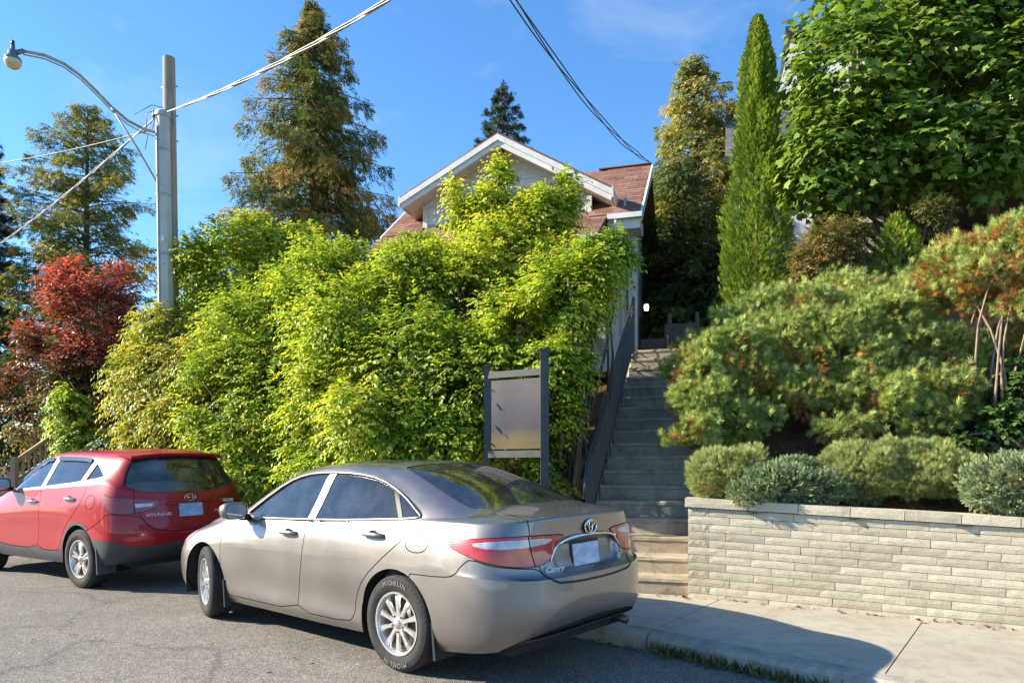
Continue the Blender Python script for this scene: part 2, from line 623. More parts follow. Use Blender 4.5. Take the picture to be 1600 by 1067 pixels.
def keep_bank(x, y):
    q = Vector((x, y, 0))
    s = (q - WA).dot(WDIR); d = (q - WA).dot(WN)
    u = (q - STA).dot(SRIGHT); w = (q - STA).dot(SDIR)
    if -0.12 < u < STR_W + 0.12 and -0.6 < w < 4.7: return False
    if s > -0.1: return d > 0.12
    best = min((q - p).length for p in KL[::4])
    sgn = min(((q - p).length, (q - p).dot(n)) for p, n in zip(KL[::4], KN[::4]))[1]
    return sgn > 0 and best > 1.55
xs = np.concatenate([np.arange(-60, -12, 3.0), np.arange(-12, 12, 0.28), np.arange(12, 60, 3.0)])
ys = np.concatenate([np.arange(1.0, 15, 0.28), np.arange(15, 80, 3.0)])
grid_sheet('bank', xs, ys, bank_z, SOIL, keep_bank)

# ------------------------------------------------------------------ retaining wall: every block its own piece
wall = thing('retaining_wall', 'low cream retaining wall of split-face blocks with a projecting cap', 'wall', (WA.x, WA.y, 0.1))
def block_variants(L, h, depth, n, seed, rough=0.0045):
    r = random.Random(seed); out = []
    for _ in range(n):
        nx, nz = 6, 2
        V = []; Fc = []
        b = 0.005
        for j in range(nz + 1):
            for i in range(nx + 1):
                x = L * i / nx; z = h * j / nz
                edge = i in (0, nx) or j in (0, nz)
                y = 0.0 if edge else -r.uniform(0.2, 1.0) * rough - 0.001
                if edge: y -= r.uniform(-0.0012, 0.0012)
                V.append((x, y, z))
        def id(i, j): return j * (nx + 1) + i
        for j in range(nz):
            for i in range(nx):
                a, bb, c, d = id(i, j), id(i + 1, j), id(i + 1, j + 1), id(i, j + 1)
                if r.random() < .5: Fc += [(a, bb, c), (a, c, d)]
                else: Fc += [(a, bb, d), (bb, c, d)]
        k = len(V)
        V += [(0, depth, 0), (L, depth, 0), (L, depth, h), (0, depth, h)]
        Fc += [tuple([id(i, nz) for i in range(nx + 1)]) + (k + 2, k + 3), tuple([id(i, 0) for i in range(nx, -1, -1)]) + (k, k + 1),
               (id(0, 0), id(0, 1), id(0, 2), k + 3, k), (id(nx, 2), id(nx, 1), id(nx, 0), k + 1, k + 2), (k + 1, k, k + 3, k + 2)]
        me = new_mesh('block', V, Fc); me.materials.append(BLOCKM)
        out.append(me)
    return out
BH = 0.0765; NR = 12; BD = 0.16
Ls = [0.395, 0.36, 0.42, 0.20]
VAR = {L: block_variants(L - 0.003, BH - 0.0045, BD, 5, int(L * 1000)) for L in Ls}
rw = random.Random(5)
shear = Matrix.Identity(4); 
_bx = Vector((WDIR.x, WDIR.y, WSL)).normalized(); _bz = _bx.cross(WN)
basis = Matrix(((_bx.x, WN.x, _bz.x, 0), (_bx.y, WN.y, _bz.y, 0), (_bx.z, WN.z, _bz.z, 0), (0, 0, 0, 1)))
def put_block(me, s, back, z, name, tilt=0.0):
    o = bpy.data.objects.new(name, me); COL.objects.link(o); o.parent = wall
    base = Vector(wall['_base'])
    loc = WA + WDIR * s + WN * back + Vector((0, 0, wall_z(s) + z))
    M = Matrix.Translation(loc - base) @ basis
    o.matrix_local = M
    return o
WLEN = 5.6
for r in range(-1, NR):
    s = 0.0 if r % 2 else -0.0
    first = True
    while s < WLEN:
        L = 0.20 if (first and r % 2) else rw.choice(Ls[:3])
        if first and not r % 2: L = rw.choice([0.395, 0.36])
        first = False
        put_block(rw.choice(VAR[L]), s, r * 0.0012 + rw.uniform(-.0018, .0018), r * BH + 0.003 - 0.03, 'block')
        s += L
# end return of the wall along the stair
for r in range(-1, NR):
    o = put_block(VAR[0.36][r % 5], 0, 0, 0, 'end_block')
    base = Vector(wall['_base'])
    e1 = -WN; 
    loc = WA + WDIR * (-0.004 + 0.012) + WN * (0.36 + 0.165 + r * .0012) + Vector((0, 0, wall_z(0) + r * BH - 0.027))
    o.matrix_local = Matrix.Translation(loc - base) @ Matrix(((-WN.x, WDIR.x, 0, 0), (-WN.y, WDIR.y, 0, 0), (0, 0, 1, 0), (0, 0, 0, 1)))
CAPV = {L: block_variants(L - 0.006, 0.088, 0.30, 3, int(L * 777)) for L in (0.60, 0.45)}
s = -0.03
while s < WLEN:
    L = rw.choice([0.60, 0.45])
    put_block(rw.choice(CAPV[L]), s, -0.012 + NR * .0012 - 0.02, NR * BH - 0.022, 'cap_stone')
    s += L
# core behind the joints so nothing shows through
mb = MB()
mb.hexa([WA + WDIR * s_ + WN * d_ + Vector((0, 0, wall_z(s_) + z_)) for s_ in (0.03, 5.55) for d_ in (0.13, 0.26) for z_ in (-0.2, 0.86)])
mb.build('core', SOIL, wall)

# ------------------------------------------------------------------ staircase
NST = 18; RISE = 0.181; TREAD = 0.272
stair = thing('staircase', 'long straight flight of worn concrete steps climbing the bank', 'stairs', (STA.x, STA.y, 0.12))
def in_stair(u, w, z):
    q = STA + SRIGHT * u + SDIR * w
    return Vector((q.x, q.y, z))
Z0 = 0.115
for k in range(NST):
    rg = random.Random(k)
    zt = Z0 + RISE * (k + 1)
    w0 = TREAD * k - 0.018; w1 = TREAD * (k + 1) + 0.03
    if k == NST - 1: w1 = TREAD * k + 1.3
    ul, ur = -0.02, STR_W + (0.0 if k > 4 else 0.02)
    if k == 0: ul, ur = -0.1, STR_W + 0.06
    V = []
    n = 7
    prof = [(w0 + 0.02, zt - RISE - 0.02), (w0 + 0.012, zt - 0.05), (w0, zt - 0.042), (w0 + 0.001, zt - 0.012), (w0 + 0.012, zt), (w1, zt + 0.004), (w1, zt - RISE - 0.02)]
    for i in range(n):
        u = ul + (ur - ul) * i / (n - 1)
        for j, (w, z) in enumerate(prof):
            jw = rg.uniform(-.004, .004) if j in (2, 3, 4) else 0
            V.append(in_stair(u, w + jw, z + (rg.uniform(-.003, .002) if j in (3, 4) else 0)))
    m_ = len(prof)
    Fc = [(i * m_ + j, (i + 1) * m_ + j, (i + 1) * m_ + (j + 1) % m_, i * m_ + (j + 1) % m_) for i in range(n - 1) for j in range(m_)]
    Fc += [tuple(range(m_ - 1, -1, -1))[::-1], tuple((n - 1) * m_ + j for j in range(m_))[::-1]]
    link('step', new_mesh('step', V, Fc), STEPM, stair)
# low concrete stringer on the left of the flight
mb = MB()
mb.add([in_stair(u, w, z) for u in (-0.16, -0.03) for w, z in ((0.1, Z0 - 0.1), (0.1, Z0 + 0.16), (NST * TREAD, Z0 + NST * RISE + 0.02), (NST * TREAD, Z0 + 0.2))],
       [(0, 1, 2, 3), (7, 6, 5, 4), (0, 4, 5, 1), (1, 5, 6, 2), (2, 6, 7, 3), (3, 7, 4, 0)])
mb.build('stringer', STEPM, stair)

# iron railing on the left
IRON = simple('black_iron', (.022, .024, .03), 0.38, 0.0, var=0.35, scale=20, spec=0.6, bump=0.2, bscale=120)
PVC = simple('white_vinyl', (.62, .60, .60), 0.5, var=0.12, scale=6, spec=0.4)
rail = thing('stair_railing', 'black iron railing of thin bars up the left side of the steps', 'railing', tuple(in_stair(0.02, 0.2, Z0)))
def slope_z(w): return Z0 + RISE * (w / TREAD) + 0.08
W0, W1 = 0.55, 4.75
for hgt, r_, nm in ((0.93, 0.022, 'top_rail'), (0.80, 0.011, 'mid_rail'), (0.14, 0.012, 'bottom_rail')):
    mb = MB()
    pts = [in_stair(-0.03, w, slope_z(w) + hgt) for w in np.linspace(W0, W1, 8)]
    if nm == 'top_rail':
        pts = [in_stair(-0.03, W0 - 0.17, slope_z(W0) + 0.50), in_stair(-0.03, W0 - 0.13, slope_z(W0) + 0.70), in_stair(-0.03, W0 - 0.05, slope_z(W0) + hgt - 0.03)] + pts
    mb.tube(pts, r_, 8)
    mb.build(nm, IRON, rail)
bal = MB(); bal.box((0, 0, 0.395), (0.013, 0.013, 0.79)); balm = bal.mesh('baluster'); balm.materials.append(IRON)
nb_ = 44
for i in range(nb_):
    w = W0 + 0.05 + (W1 - W0 - 0.1) * i / (nb_ - 1)
    o = link('baluster', balm, None, rail)
    q = in_stair(-0.03, w, slope_z(w) + 0.14)
    o.matrix_parent_inverse = Matrix.Identity(4)
    o.location = q - Vector(rail['_base'])
pst = MB(); pst.box((0, 0, 0.45), (0.034, 0.034, 0.98)); pstm = pst.mesh('post'); pstm.materials.append(IRON)
for w in (W0, W0 + 1.4, W0 + 2.8, W1):
    o = link('post', pstm, None, rail)
    o.matrix_parent_inverse = Matrix.Identity(4)
    o.location = in_stair(-0.03, w, slope_z(w) - 0.02) - Vector(rail['_base'])
# ------------------------------------------------------------------ vegetation
def nz3(v):
    return v / np.maximum(np.linalg.norm(v, axis=-1, keepdims=True), 1e-9)
def rand_dir(n, rng):
    return nz3(rng.normal(size=(n, 3)))

def T_leaf(w=0.5, fold=0.10, curl=0.12):
    """ovate blade, six points, folded along the rib and curled at the tip"""
    V = [(0, 0, 0), (-w * .5, .42, fold), (0, .45, 0), (w * .5, .42, fold), (-w * .33, .74, fold * .7 - curl * .4), (w * .33, .74, fold * .7 - curl * .4), (0, 1.0, -curl)]
    Fc = [(0, 2, 1), (0, 3, 2), (1, 2, 4), (2, 3, 5), (2, 6, 4), (2, 5, 6)]
    return np.array(V, float), np.array(Fc)
def T_rhomb(w=0.35, fold=0.06):
    return np.array([(0, 0, 0), (-w / 2, .5, fold), (0, 1, 0), (w / 2, .5, fold)], float), np.array([(0, 2, 1), (0, 3, 2)])
def T_maple():
    """palmate five-lobed blade, drooping tips"""
    out = [(0, 0), (-.14, .06), (-.40, -.04), (-.36, .20), (-.58, .40), (-.33, .46), (-.36, .62), (-.15, .66), (0, 1.02),
           (.15, .66), (.36, .62), (.33, .46), (.58, .40), (.36, .20), (.40, -.04), (.14, .06)]
    V = [(x, y, -0.22 * (x * x + max(0, y - .4) ** 2) + 0.05 * abs(x)) for x, y in out] + [(0, .34, .0)]
    c = len(V) - 1
    Fc = [(c, i, i + 1) for i in range(len(out) - 1)] + [(c, len(out) - 1, 0)]
    return np.array(V, float), np.array(Fc)[:, [0, 2, 1]]
def T_tuft(n, rng, length=1.0, spread=0.75, w=0.05):
    """a bottlebrush of thin needles round a short shoot"""
    V = []; Fc = []
    for k in range(n):
        a = 2 * math.pi * (k * 0.618034 % 1); t = k / n
        sp = spread * (1.15 - 0.7 * t)
        d = np.array([math.cos(a) * sp, 0.9 * (0.45 + 0.55 * t), math.sin(a) * sp]); d /= np.linalg.norm(d)
        s = np.cross(d, [0.3, 0.2, 1.0]); s /= np.linalg.norm(s)
        b = np.array([0, 0.42 * t, 0])
        L = length * rng.uniform(.5, .72)
        i = len(V)
        V += [b - s * w / 2, b + s * w / 2, b + d * L]
        Fc.append((i, i + 1, i + 2))
    return np.array(V), np.array(Fc)
def T_spray(n, rng, w=0.16):
    """flat ferny spray of scale leaves, as on arborvitae"""
    V = []; Fc = []
    def leaf(b, d, L, ww, nrm):
        s = np.cross(d, nrm); i = len(V)
        V.extend([b, b + d * L * .5 - s * ww / 2, b + d * L, b + d * L * .5 + s * ww / 2]); Fc.extend([(i, i + 2, i + 1), (i, i + 3, i + 2)])
    nrm = np.array([0, 0, 1.0])
    for k in range(n):
        t = (k + .5) / n; sgn = 1 if k % 2 else -1
        b = np.array([0, t * .7, 0.03 * math.sin(k)])
        a = sgn * (0.95 - 0.55 * t)
        d = np.array([math.sin(a), math.cos(a), rng.uniform(-.35, .2)]); d /= np.linalg.norm(d)
        leaf(b, d, .42 * (1.1 - .5 * t), w, nrm)
    leaf(np.array([0, .55, 0.]), np.array([0, 1., 0]), .45, w, nrm)
    return np.array(V), np.array(Fc)

def instances(T, pos, axis, nrm, size, tint):
    """one mesh holding a blade at every position"""
    V, Fc = T
    n = len(pos); k = len(V)
    axis = nz3(axis)
    x = nz3(np.cross(axis, nrm)); z = np.cross(x, axis)
    size = np.broadcast_to(np.asarray(size, float), (n,))
    W = pos[:, None, :] + size[:, None, None] * (V[None, :, 0:1] * x[:, None, :] + V[None, :, 1:2] * axis[:, None, :] + V[None, :, 2:3] * z[:, None, :])
    FF = (Fc[None] + (np.arange(n) * k)[:, None, None]).reshape(-1, Fc.shape[1])
    return W.reshape(-1, 3), FF, np.repeat(tint, k)

def foliage_obj(name, parts, mat, parent, smooth=False):
    Vs = []; Fs = []; Ts = []; b = 0
    for V, Fc, tn in parts:
        Vs.append(V); Fs.append(Fc + b); Ts.append(tn); b += len(V)
    V = np.concatenate(Vs); Fc = np.concatenate(Fs); tn = np.concatenate(Ts)
    me = new_mesh(name, V, Fc, smooth)
    at = me.attributes.new('tint', 'FLOAT', 'POINT')
    at.data.foreach_set('value', tn.astype(np.float32))
    me.materials.append(mat)
    o = link(name, me, None, parent)
    o['kind'] = 'stuff'
    return o

def lobe_points(lobes, n, rng, inner=0.72, outer=1.05, rough=0.22, nfreq=1.3, hole=0.0, zmin=None, hfreq=1.6):
    """points spread through the outer shell of a clump of ellipsoids; returns position and outward direction"""
    L = np.array(lobes, float)
    vol = (L[:, 3] * L[:, 4] + L[:, 4] * L[:, 5] + L[:, 3] * L[:, 5])
    pr = vol / vol.sum()
    P_, D_, R_ = [], [], []
    got = 0
    while got < n:
        m = int((n - got) * 2.2) + 50
        li = rng.choice(len(L), m, p=pr)
        d = rand_dir(m, rng)
        rr = rng.uniform(inner, outer, m) ** 1.0
        c = L[li, :3]; rad = L[li, 3:]
        nzv = vnoise((c + d * rad) * nfreq + 11.0) - .5
        rr2 = rr * (1 + rough * 2 * nzv)
        p = c + d * rad * rr2[:, None]
        ok = np.ones(m, bool)
        for k in range(len(L)):
            q = (p - L[k, :3]) / L[k, 3:]
            ins = (np.linalg.norm(q, axis=1) < inner * 0.93) & (li != k)
            ok &= ~ins
        if hole > 0:
            ok &= vnoise(p * hfreq + 40.0) > hole
        if zmin is not None:
            ok &= p[:, 2] > zmin(p)
        p = p[ok]; out = nz3(d[ok] / rad[ok])
        P_.append(p); D_.append(out); R_.append(rr[ok]); got += len(p)
    return np.concatenate(P_)[:n], np.concatenate(D_)[:n], np.concatenate(R_)[:n]

UP = np.array([0, 0, 1.0])
def sprays(p, out, rng, T, m=9, L=(0.35, 0.6), leaf=(0.06, 0.10), droop=0.6, up=0.35, tint=None, tintv=0.18, flat=0.8, side=0.9):
    """leafy twigs: each twig arches out from p and carries m alternate leaves"""
    n = len(p)
    ln = rng.uniform(L[0], L[1], n)
    d0 = nz3(out + up * UP + 0.45 * rand_dir(n, rng))
    hz = nz3(np.cross(d0, UP) + 1e-4)
    ts = (np.arange(m) + 0.6) / m
    pos = []; ax = []; nr = []; sz = []; tn = []
    base = p - d0 * (ln * 0.55)[:, None]
    for k, t in enumerate(ts):
        c = base + d0 * (ln * t)[:, None] - UP * (droop * ln * t * t)[:, None]
        tan = nz3(d0 - UP * (2 * droop * t))
        sg = 1 if k % 2 else -1
        a = nz3(tan * (0.55 + 0.5 * t) + hz * sg * side * (1 - .45 * t) - UP * 0.32 + 0.28 * rand_dir(n, rng))
        nn = nz3(UP * flat + out * 0.55 + 0.45 * rand_dir(n, rng))
        pos.append(c + 0.012 * rand_dir(n, rng)); ax.append(a); nr.append(nn)
        sz.append(rng.uniform(leaf[0], leaf[1], n) * (0.75 + 0.45 * math.sin(math.pi * min(1, t * .9 + .1))))
        base_t = tint if tint is not None else np.full(n, .5)
        tn.append(np.clip(base_t + 0.14 * (t - .5) + rng.normal(0, tintv, n), 0, 1))
    return instances(T, np.concatenate(pos), np.concatenate(ax), np.concatenate(nr), np.concatenate(sz), np.concatenate(tn))

def limb_mesh(starts, ends, r0, r1, rng, n=6, bend=0.15):
    mb = MB()
    for a, b in zip(starts, ends):
        a = Vector(a); b = Vector(b); L = (b - a).length
        off = Vector(tuple(rng.normal(size=3))) * bend * L * .5
        pts = [a + (b - a) * t + off * math.sin(math.pi * t) for t in np.linspace(0, 1, 6)]
        mb.tube(pts, [r0 + (r1 - r0) * t for t in np.linspace(0, 1, 6)], n)
    return mb

# ---- materials
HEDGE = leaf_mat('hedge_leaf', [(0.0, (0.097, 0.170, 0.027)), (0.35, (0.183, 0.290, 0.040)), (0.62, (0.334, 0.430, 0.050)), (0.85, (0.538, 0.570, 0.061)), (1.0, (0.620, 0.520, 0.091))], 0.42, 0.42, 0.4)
YHEDGE = leaf_mat('yellow_hedge_leaf', [(0.0, (0.105, 0.149, 0.029)), (0.35, (0.201, 0.259, 0.040)), (0.62, (0.341, 0.368, 0.050)), (0.85, (0.508, 0.455, 0.067)), (1.0, (0.620, 0.376, 0.093))], 0.42, 0.45, 0.4)
REDL = leaf_mat('red_leaf', [(0.0, (.07, .035, .03)), (0.4, (.16, .085, .045)), (0.62, (.26, .10, .06)), (0.8, (.48, .08, .075)), (1.0, (.60, .15, .14))], 0.35, 0.45, 0.35)
OLIVEL = leaf_mat('olive_leaf', [(0.0, (0.056, 0.077, 0.025)), (0.5, (0.154, 0.154, 0.049)), (0.8, (0.280, 0.210, 0.070)), (1.0, (0.420, 0.182, 0.084))], 0.35, 0.5, 0.3)
GREENL = leaf_mat('green_leaf', [(0.0, (0.026, 0.060, 0.017)), (0.5, (0.060, 0.120, 0.026)), (1.0, (0.132, 0.204, 0.042))], 0.35, 0.45, 0.4)
MAPLE = leaf_mat('maple_leaf', [(0.0, (0.074, 0.129, 0.024)), (0.5, (0.158, 0.248, 0.037)), (0.85, (0.276, 0.359, 0.049)), (1.0, (0.527, 0.441, 0.077))], 0.34, 0.45, 0.3)
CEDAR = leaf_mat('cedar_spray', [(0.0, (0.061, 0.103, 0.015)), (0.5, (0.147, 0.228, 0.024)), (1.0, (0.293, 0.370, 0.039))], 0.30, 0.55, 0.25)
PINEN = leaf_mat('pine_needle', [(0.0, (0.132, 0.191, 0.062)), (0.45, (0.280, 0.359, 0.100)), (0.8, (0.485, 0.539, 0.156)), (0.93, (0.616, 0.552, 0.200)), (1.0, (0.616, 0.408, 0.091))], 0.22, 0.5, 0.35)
BROWNN = leaf_mat('brown_needle', [(0.0, (0.164, 0.059, 0.028)), (0.5, (0.364, 0.143, 0.049)), (1.0, (0.620, 0.286, 0.070))], 0.2, 0.7, 0.15)
SANT = leaf_mat('lavender_green', [(0.0, (0.118, 0.152, 0.055)), (0.5, (0.278, 0.331, 0.115)), (1.0, (0.505, 0.536, 0.241))], 0.28, 0.6, 0.25)
JUNI = leaf_mat('blue_juniper', [(0.0, (0.065, 0.103, 0.055)), (0.5, (0.194, 0.260, 0.136)), (1.0, (0.424, 0.488, 0.250))], 0.2, 0.6, 0.25)
SPRUCE = leaf_mat('spruce_needle', [(0.0, (0.040, 0.075, 0.024)), (0.5, (0.108, 0.149, 0.039)), (0.8, (0.225, 0.224, 0.054)), (1.0, (0.415, 0.242, 0.075))], 0.3, 0.55, 0.25)
GOLDC = leaf_mat('golden_conifer', [(0.0, (0.048, 0.089, 0.026)), (0.4, (0.131, 0.170, 0.043)), (0.75, (0.274, 0.273, 0.065)), (1.0, (0.466, 0.355, 0.087))], 0.32, 0.55, 0.25)
BLUESP = leaf_mat('blue_spruce', [(0.0, (0.018, 0.034, 0.029)), (0.5, (0.042, 0.072, 0.058)), (1.0, (0.091, 0.130, 0.098))], 0.2, 0.6, 0.2)

def lumpy(lobes, k, lo, hi, seed, up=.25):
    """break every ellipsoid up with smaller ones budding from its surface"""
    r = np.random.default_rng(seed); out = [tuple(l) for l in lobes]
    for l in lobes:
        for d in rand_dir(k, r):
            d = d + np.array([0, -.15, up]); d /= np.linalg.norm(d); f = r.uniform(lo, hi)
            out.append((l[0] + d[0] * l[3] * .86, l[1] + d[1] * l[4] * .86, l[2] + d[2] * l[5] * .86, l[3] * f, l[4] * f, l[5] * f * r.uniform(.7, 1.0)))
    return out

# ---- deciduous shrub
def shrub(name, label, cat, base, lobes, n, mat, seed, group=None, T=None, leaf=(0.06, 0.10), m=9, L=(0.35, 0.6), droop=0.6, tint0=0.5, tz=0.18,
          hole=0.28, rough=0.24, inner=0.62, stems=5, bark=None, up=0.35, tfun=None, flat=0.8, stemr=0.03):
    rng = np.random.default_rng(seed)
    root = thing(name, label, cat, base, group)
    lob2 = lumpy(lobes, 5, .28, .5, seed) if n > 700 else lobes
    p, out, rr = lobe_points(lob2, n, rng, inner, 1.06, rough, hole=hole, zmin=lambda q: np.full(len(q), base[2] - 0.2))
    zz = p[:, 2]; zr = (zz - zz.min()) / max(1e-3, np.ptp(zz))
    clump = vnoise(p * 0.9 + seed) - .5
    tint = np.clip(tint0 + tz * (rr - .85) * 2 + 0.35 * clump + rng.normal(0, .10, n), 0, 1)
    if tfun is not None:
        tint = tfun(p, out, tint, rng)
    parts = [sprays(p, out, rng, T or T_leaf(), m, L, leaf, droop, up, tint, flat=flat)]
    foliage_obj('crown', parts, mat, root)
    st = []; en = []
    for lb in lobes:
        for _ in range(max(1, stems * 1)):
            st.append((base[0] + rng.normal(0, .18), base[1] + rng.normal(0, .18), base[2] - 0.1))
            d = rand_dir(1, rng)[0]
            en.append((lb[0] + d[0] * lb[3] * .55, lb[1] + d[1] * lb[4] * .55, lb[2] + d[2] * lb[5] * .55))
    limb_mesh(st, en, stemr, stemr * .3, rng).build('branches', bark or BARK, root)
    return root

def lobe(px, py, Y, rx, rz, ry=None):
    """ellipsoid whose centre is seen at (px, py) and whose radii are given in photo pixels"""
    c = P(px, py, Y)
    a = rx / F * Y; b = rz / F * Y
    return (c.x, c.y, c.z, a, (ry if ry else (a + b) / 2 * 0.8), b)

# ---- hedge of green shrubs on the bank (each shrub a thing)
SC = 1.0
T1 = T_leaf(0.52); T2 = T_leaf(0.42, .08, .2)
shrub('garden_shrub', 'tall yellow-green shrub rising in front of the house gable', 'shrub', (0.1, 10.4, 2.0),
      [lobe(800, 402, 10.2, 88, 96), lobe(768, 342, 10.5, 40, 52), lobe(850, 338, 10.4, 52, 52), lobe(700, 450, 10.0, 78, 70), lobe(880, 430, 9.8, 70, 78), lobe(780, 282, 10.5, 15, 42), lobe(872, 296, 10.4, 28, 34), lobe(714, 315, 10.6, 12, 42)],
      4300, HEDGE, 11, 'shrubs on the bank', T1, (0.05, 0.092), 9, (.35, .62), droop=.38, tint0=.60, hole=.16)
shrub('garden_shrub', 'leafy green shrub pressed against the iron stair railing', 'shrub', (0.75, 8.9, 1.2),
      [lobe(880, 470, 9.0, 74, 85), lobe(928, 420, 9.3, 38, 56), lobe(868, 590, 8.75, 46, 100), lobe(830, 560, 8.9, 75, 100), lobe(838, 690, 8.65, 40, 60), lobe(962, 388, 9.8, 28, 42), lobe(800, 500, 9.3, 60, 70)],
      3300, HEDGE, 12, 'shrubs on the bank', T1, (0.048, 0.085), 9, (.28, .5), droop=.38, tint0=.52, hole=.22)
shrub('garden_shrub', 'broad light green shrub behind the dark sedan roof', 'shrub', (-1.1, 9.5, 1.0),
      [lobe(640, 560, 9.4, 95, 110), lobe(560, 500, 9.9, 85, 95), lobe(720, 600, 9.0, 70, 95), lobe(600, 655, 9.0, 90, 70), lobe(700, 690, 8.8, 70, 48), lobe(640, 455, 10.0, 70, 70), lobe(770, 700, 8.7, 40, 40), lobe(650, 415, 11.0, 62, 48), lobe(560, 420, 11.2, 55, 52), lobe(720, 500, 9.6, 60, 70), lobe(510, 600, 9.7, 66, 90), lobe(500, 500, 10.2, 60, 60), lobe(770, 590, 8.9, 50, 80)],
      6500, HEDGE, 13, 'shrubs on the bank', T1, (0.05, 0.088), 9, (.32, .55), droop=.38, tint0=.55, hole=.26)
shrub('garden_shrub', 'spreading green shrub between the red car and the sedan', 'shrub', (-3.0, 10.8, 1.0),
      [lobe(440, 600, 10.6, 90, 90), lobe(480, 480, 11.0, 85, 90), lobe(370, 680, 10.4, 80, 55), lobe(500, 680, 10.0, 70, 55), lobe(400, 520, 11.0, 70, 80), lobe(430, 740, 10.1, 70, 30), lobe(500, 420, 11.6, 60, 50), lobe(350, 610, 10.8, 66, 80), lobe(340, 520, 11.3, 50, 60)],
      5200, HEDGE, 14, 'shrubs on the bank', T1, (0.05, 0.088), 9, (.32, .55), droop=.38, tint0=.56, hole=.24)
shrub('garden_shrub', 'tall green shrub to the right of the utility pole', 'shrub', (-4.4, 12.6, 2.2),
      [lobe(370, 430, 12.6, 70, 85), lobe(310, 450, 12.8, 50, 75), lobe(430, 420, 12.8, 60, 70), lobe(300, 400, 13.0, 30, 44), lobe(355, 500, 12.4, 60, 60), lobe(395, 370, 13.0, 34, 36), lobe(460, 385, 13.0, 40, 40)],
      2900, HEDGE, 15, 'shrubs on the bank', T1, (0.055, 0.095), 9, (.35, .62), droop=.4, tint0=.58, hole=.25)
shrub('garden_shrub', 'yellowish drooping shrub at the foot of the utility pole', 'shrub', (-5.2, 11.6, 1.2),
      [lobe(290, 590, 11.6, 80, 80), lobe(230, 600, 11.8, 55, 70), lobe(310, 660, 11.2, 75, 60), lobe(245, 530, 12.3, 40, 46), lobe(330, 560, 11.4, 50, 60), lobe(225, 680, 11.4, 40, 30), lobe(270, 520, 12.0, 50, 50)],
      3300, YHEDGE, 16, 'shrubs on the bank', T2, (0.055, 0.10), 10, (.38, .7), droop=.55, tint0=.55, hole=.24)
# small sunlit shrub at the foot of the sign
shrub('low_shrub', 'low pale green shrub at the foot of the sign post', 'shrub', (0.45, 8.7, 0.8),
      [lobe(850, 752, 8.6, 46, 26), lobe(805, 745, 8.7, 25, 16), lobe(882, 765, 8.5, 22, 24)], 420, YHEDGE, 17, None, T2, (.04, .065), 8, (.15, .28), tint0=.5, hole=.1, stems=2)
shrub('low_shrub', 'dark green ground shrub behind the front of the sedan', 'shrub', (-3.2, 9.9, .4),
      [lobe(520, 735, 9.3, 90, 30), lobe(640, 730, 8.9, 80, 24), lobe(390, 750, 9.9, 60, 26)], 800, HEDGE, 18, None, T1, (.05, .09), 8, (.2, .4), tint0=.42, hole=.15, stems=2)

# red shrub and its neighbours on the left
def red_tips(p, out, tint, rng):
    zr = (p[:, 2] - p[:, 2].min()) / np.ptp(p[:, 2])
    return np.clip(tint + 0.40 * (zr - .58) + 0.22 * (out[:, 2] - .3), 0, 1)
shrub('purple_leaf_shrub', 'purple-red leaved shrub behind the red car', 'shrub', (-8.4, 14.6, 2.0),
      [lobe(140, 500, 14.6, 70, 75), lobe(90, 560, 14.6, 70, 60), lobe(165, 580, 14.3, 65, 60), lobe(105, 455, 14.9, 40, 45), lobe(50, 610, 14.4, 45, 45), lobe(175, 450, 14.9, 36, 36)],
      2100, REDL, 21, None, T2, (0.07, 0.12), 9, (.35, .65), droop=.25, up=.6, tint0=.58, tfun=red_tips, hole=.25)
shrub('olive_shrub', 'olive and rust tinged shrub under the purple-red one', 'shrub', (-8.2, 13.9, 1.5),
      [lobe(65, 660, 14.0, 48, 45), lobe(150, 655, 13.8, 48, 45), lobe(110, 600, 14.1, 50, 35)], 800, OLIVEL, 22, None, T2, (0.06, 0.10), 8, (.3, .5), tint0=.55)
shrub('leafy_shrub', 'fresh green shrub above the wooden handrail', 'shrub', (-7.8, 13.3, 1.2),
      [lobe(110, 650, 13.3, 32, 48), lobe(125, 690, 13.1, 34, 36), lobe(105, 610, 13.4, 22, 26)], 520, HEDGE, 23, None, T1, (0.06, 0.10), 8, (.25, .4), tint0=.42)
shrub('dark_shrub', 'dark green bush at the left edge below the spruce', 'shrub', (-10.4, 15.6, 1.4),
      [lobe(15, 620, 15.5, 50, 60), lobe(30, 690, 15.2, 60, 40), lobe(-40, 640, 15.5, 50, 70)], 1000, GREENL, 24, None, T1, (0.07, 0.11), 8, (.3, .5), tint0=.35)
shrub('dark_shrub', 'shaded green bush between the red car and the hedge', 'shrub', (-6.4, 13.2, .8),
      [lobe(195, 690, 12.6, 50, 30), lobe(165, 710, 12.8, 40, 26), lobe(270, 730, 11.8, 50, 20)], 550, GREENL, 25, None, T1, (0.06, 0.10), 8, (.25, .4), tint0=.4)

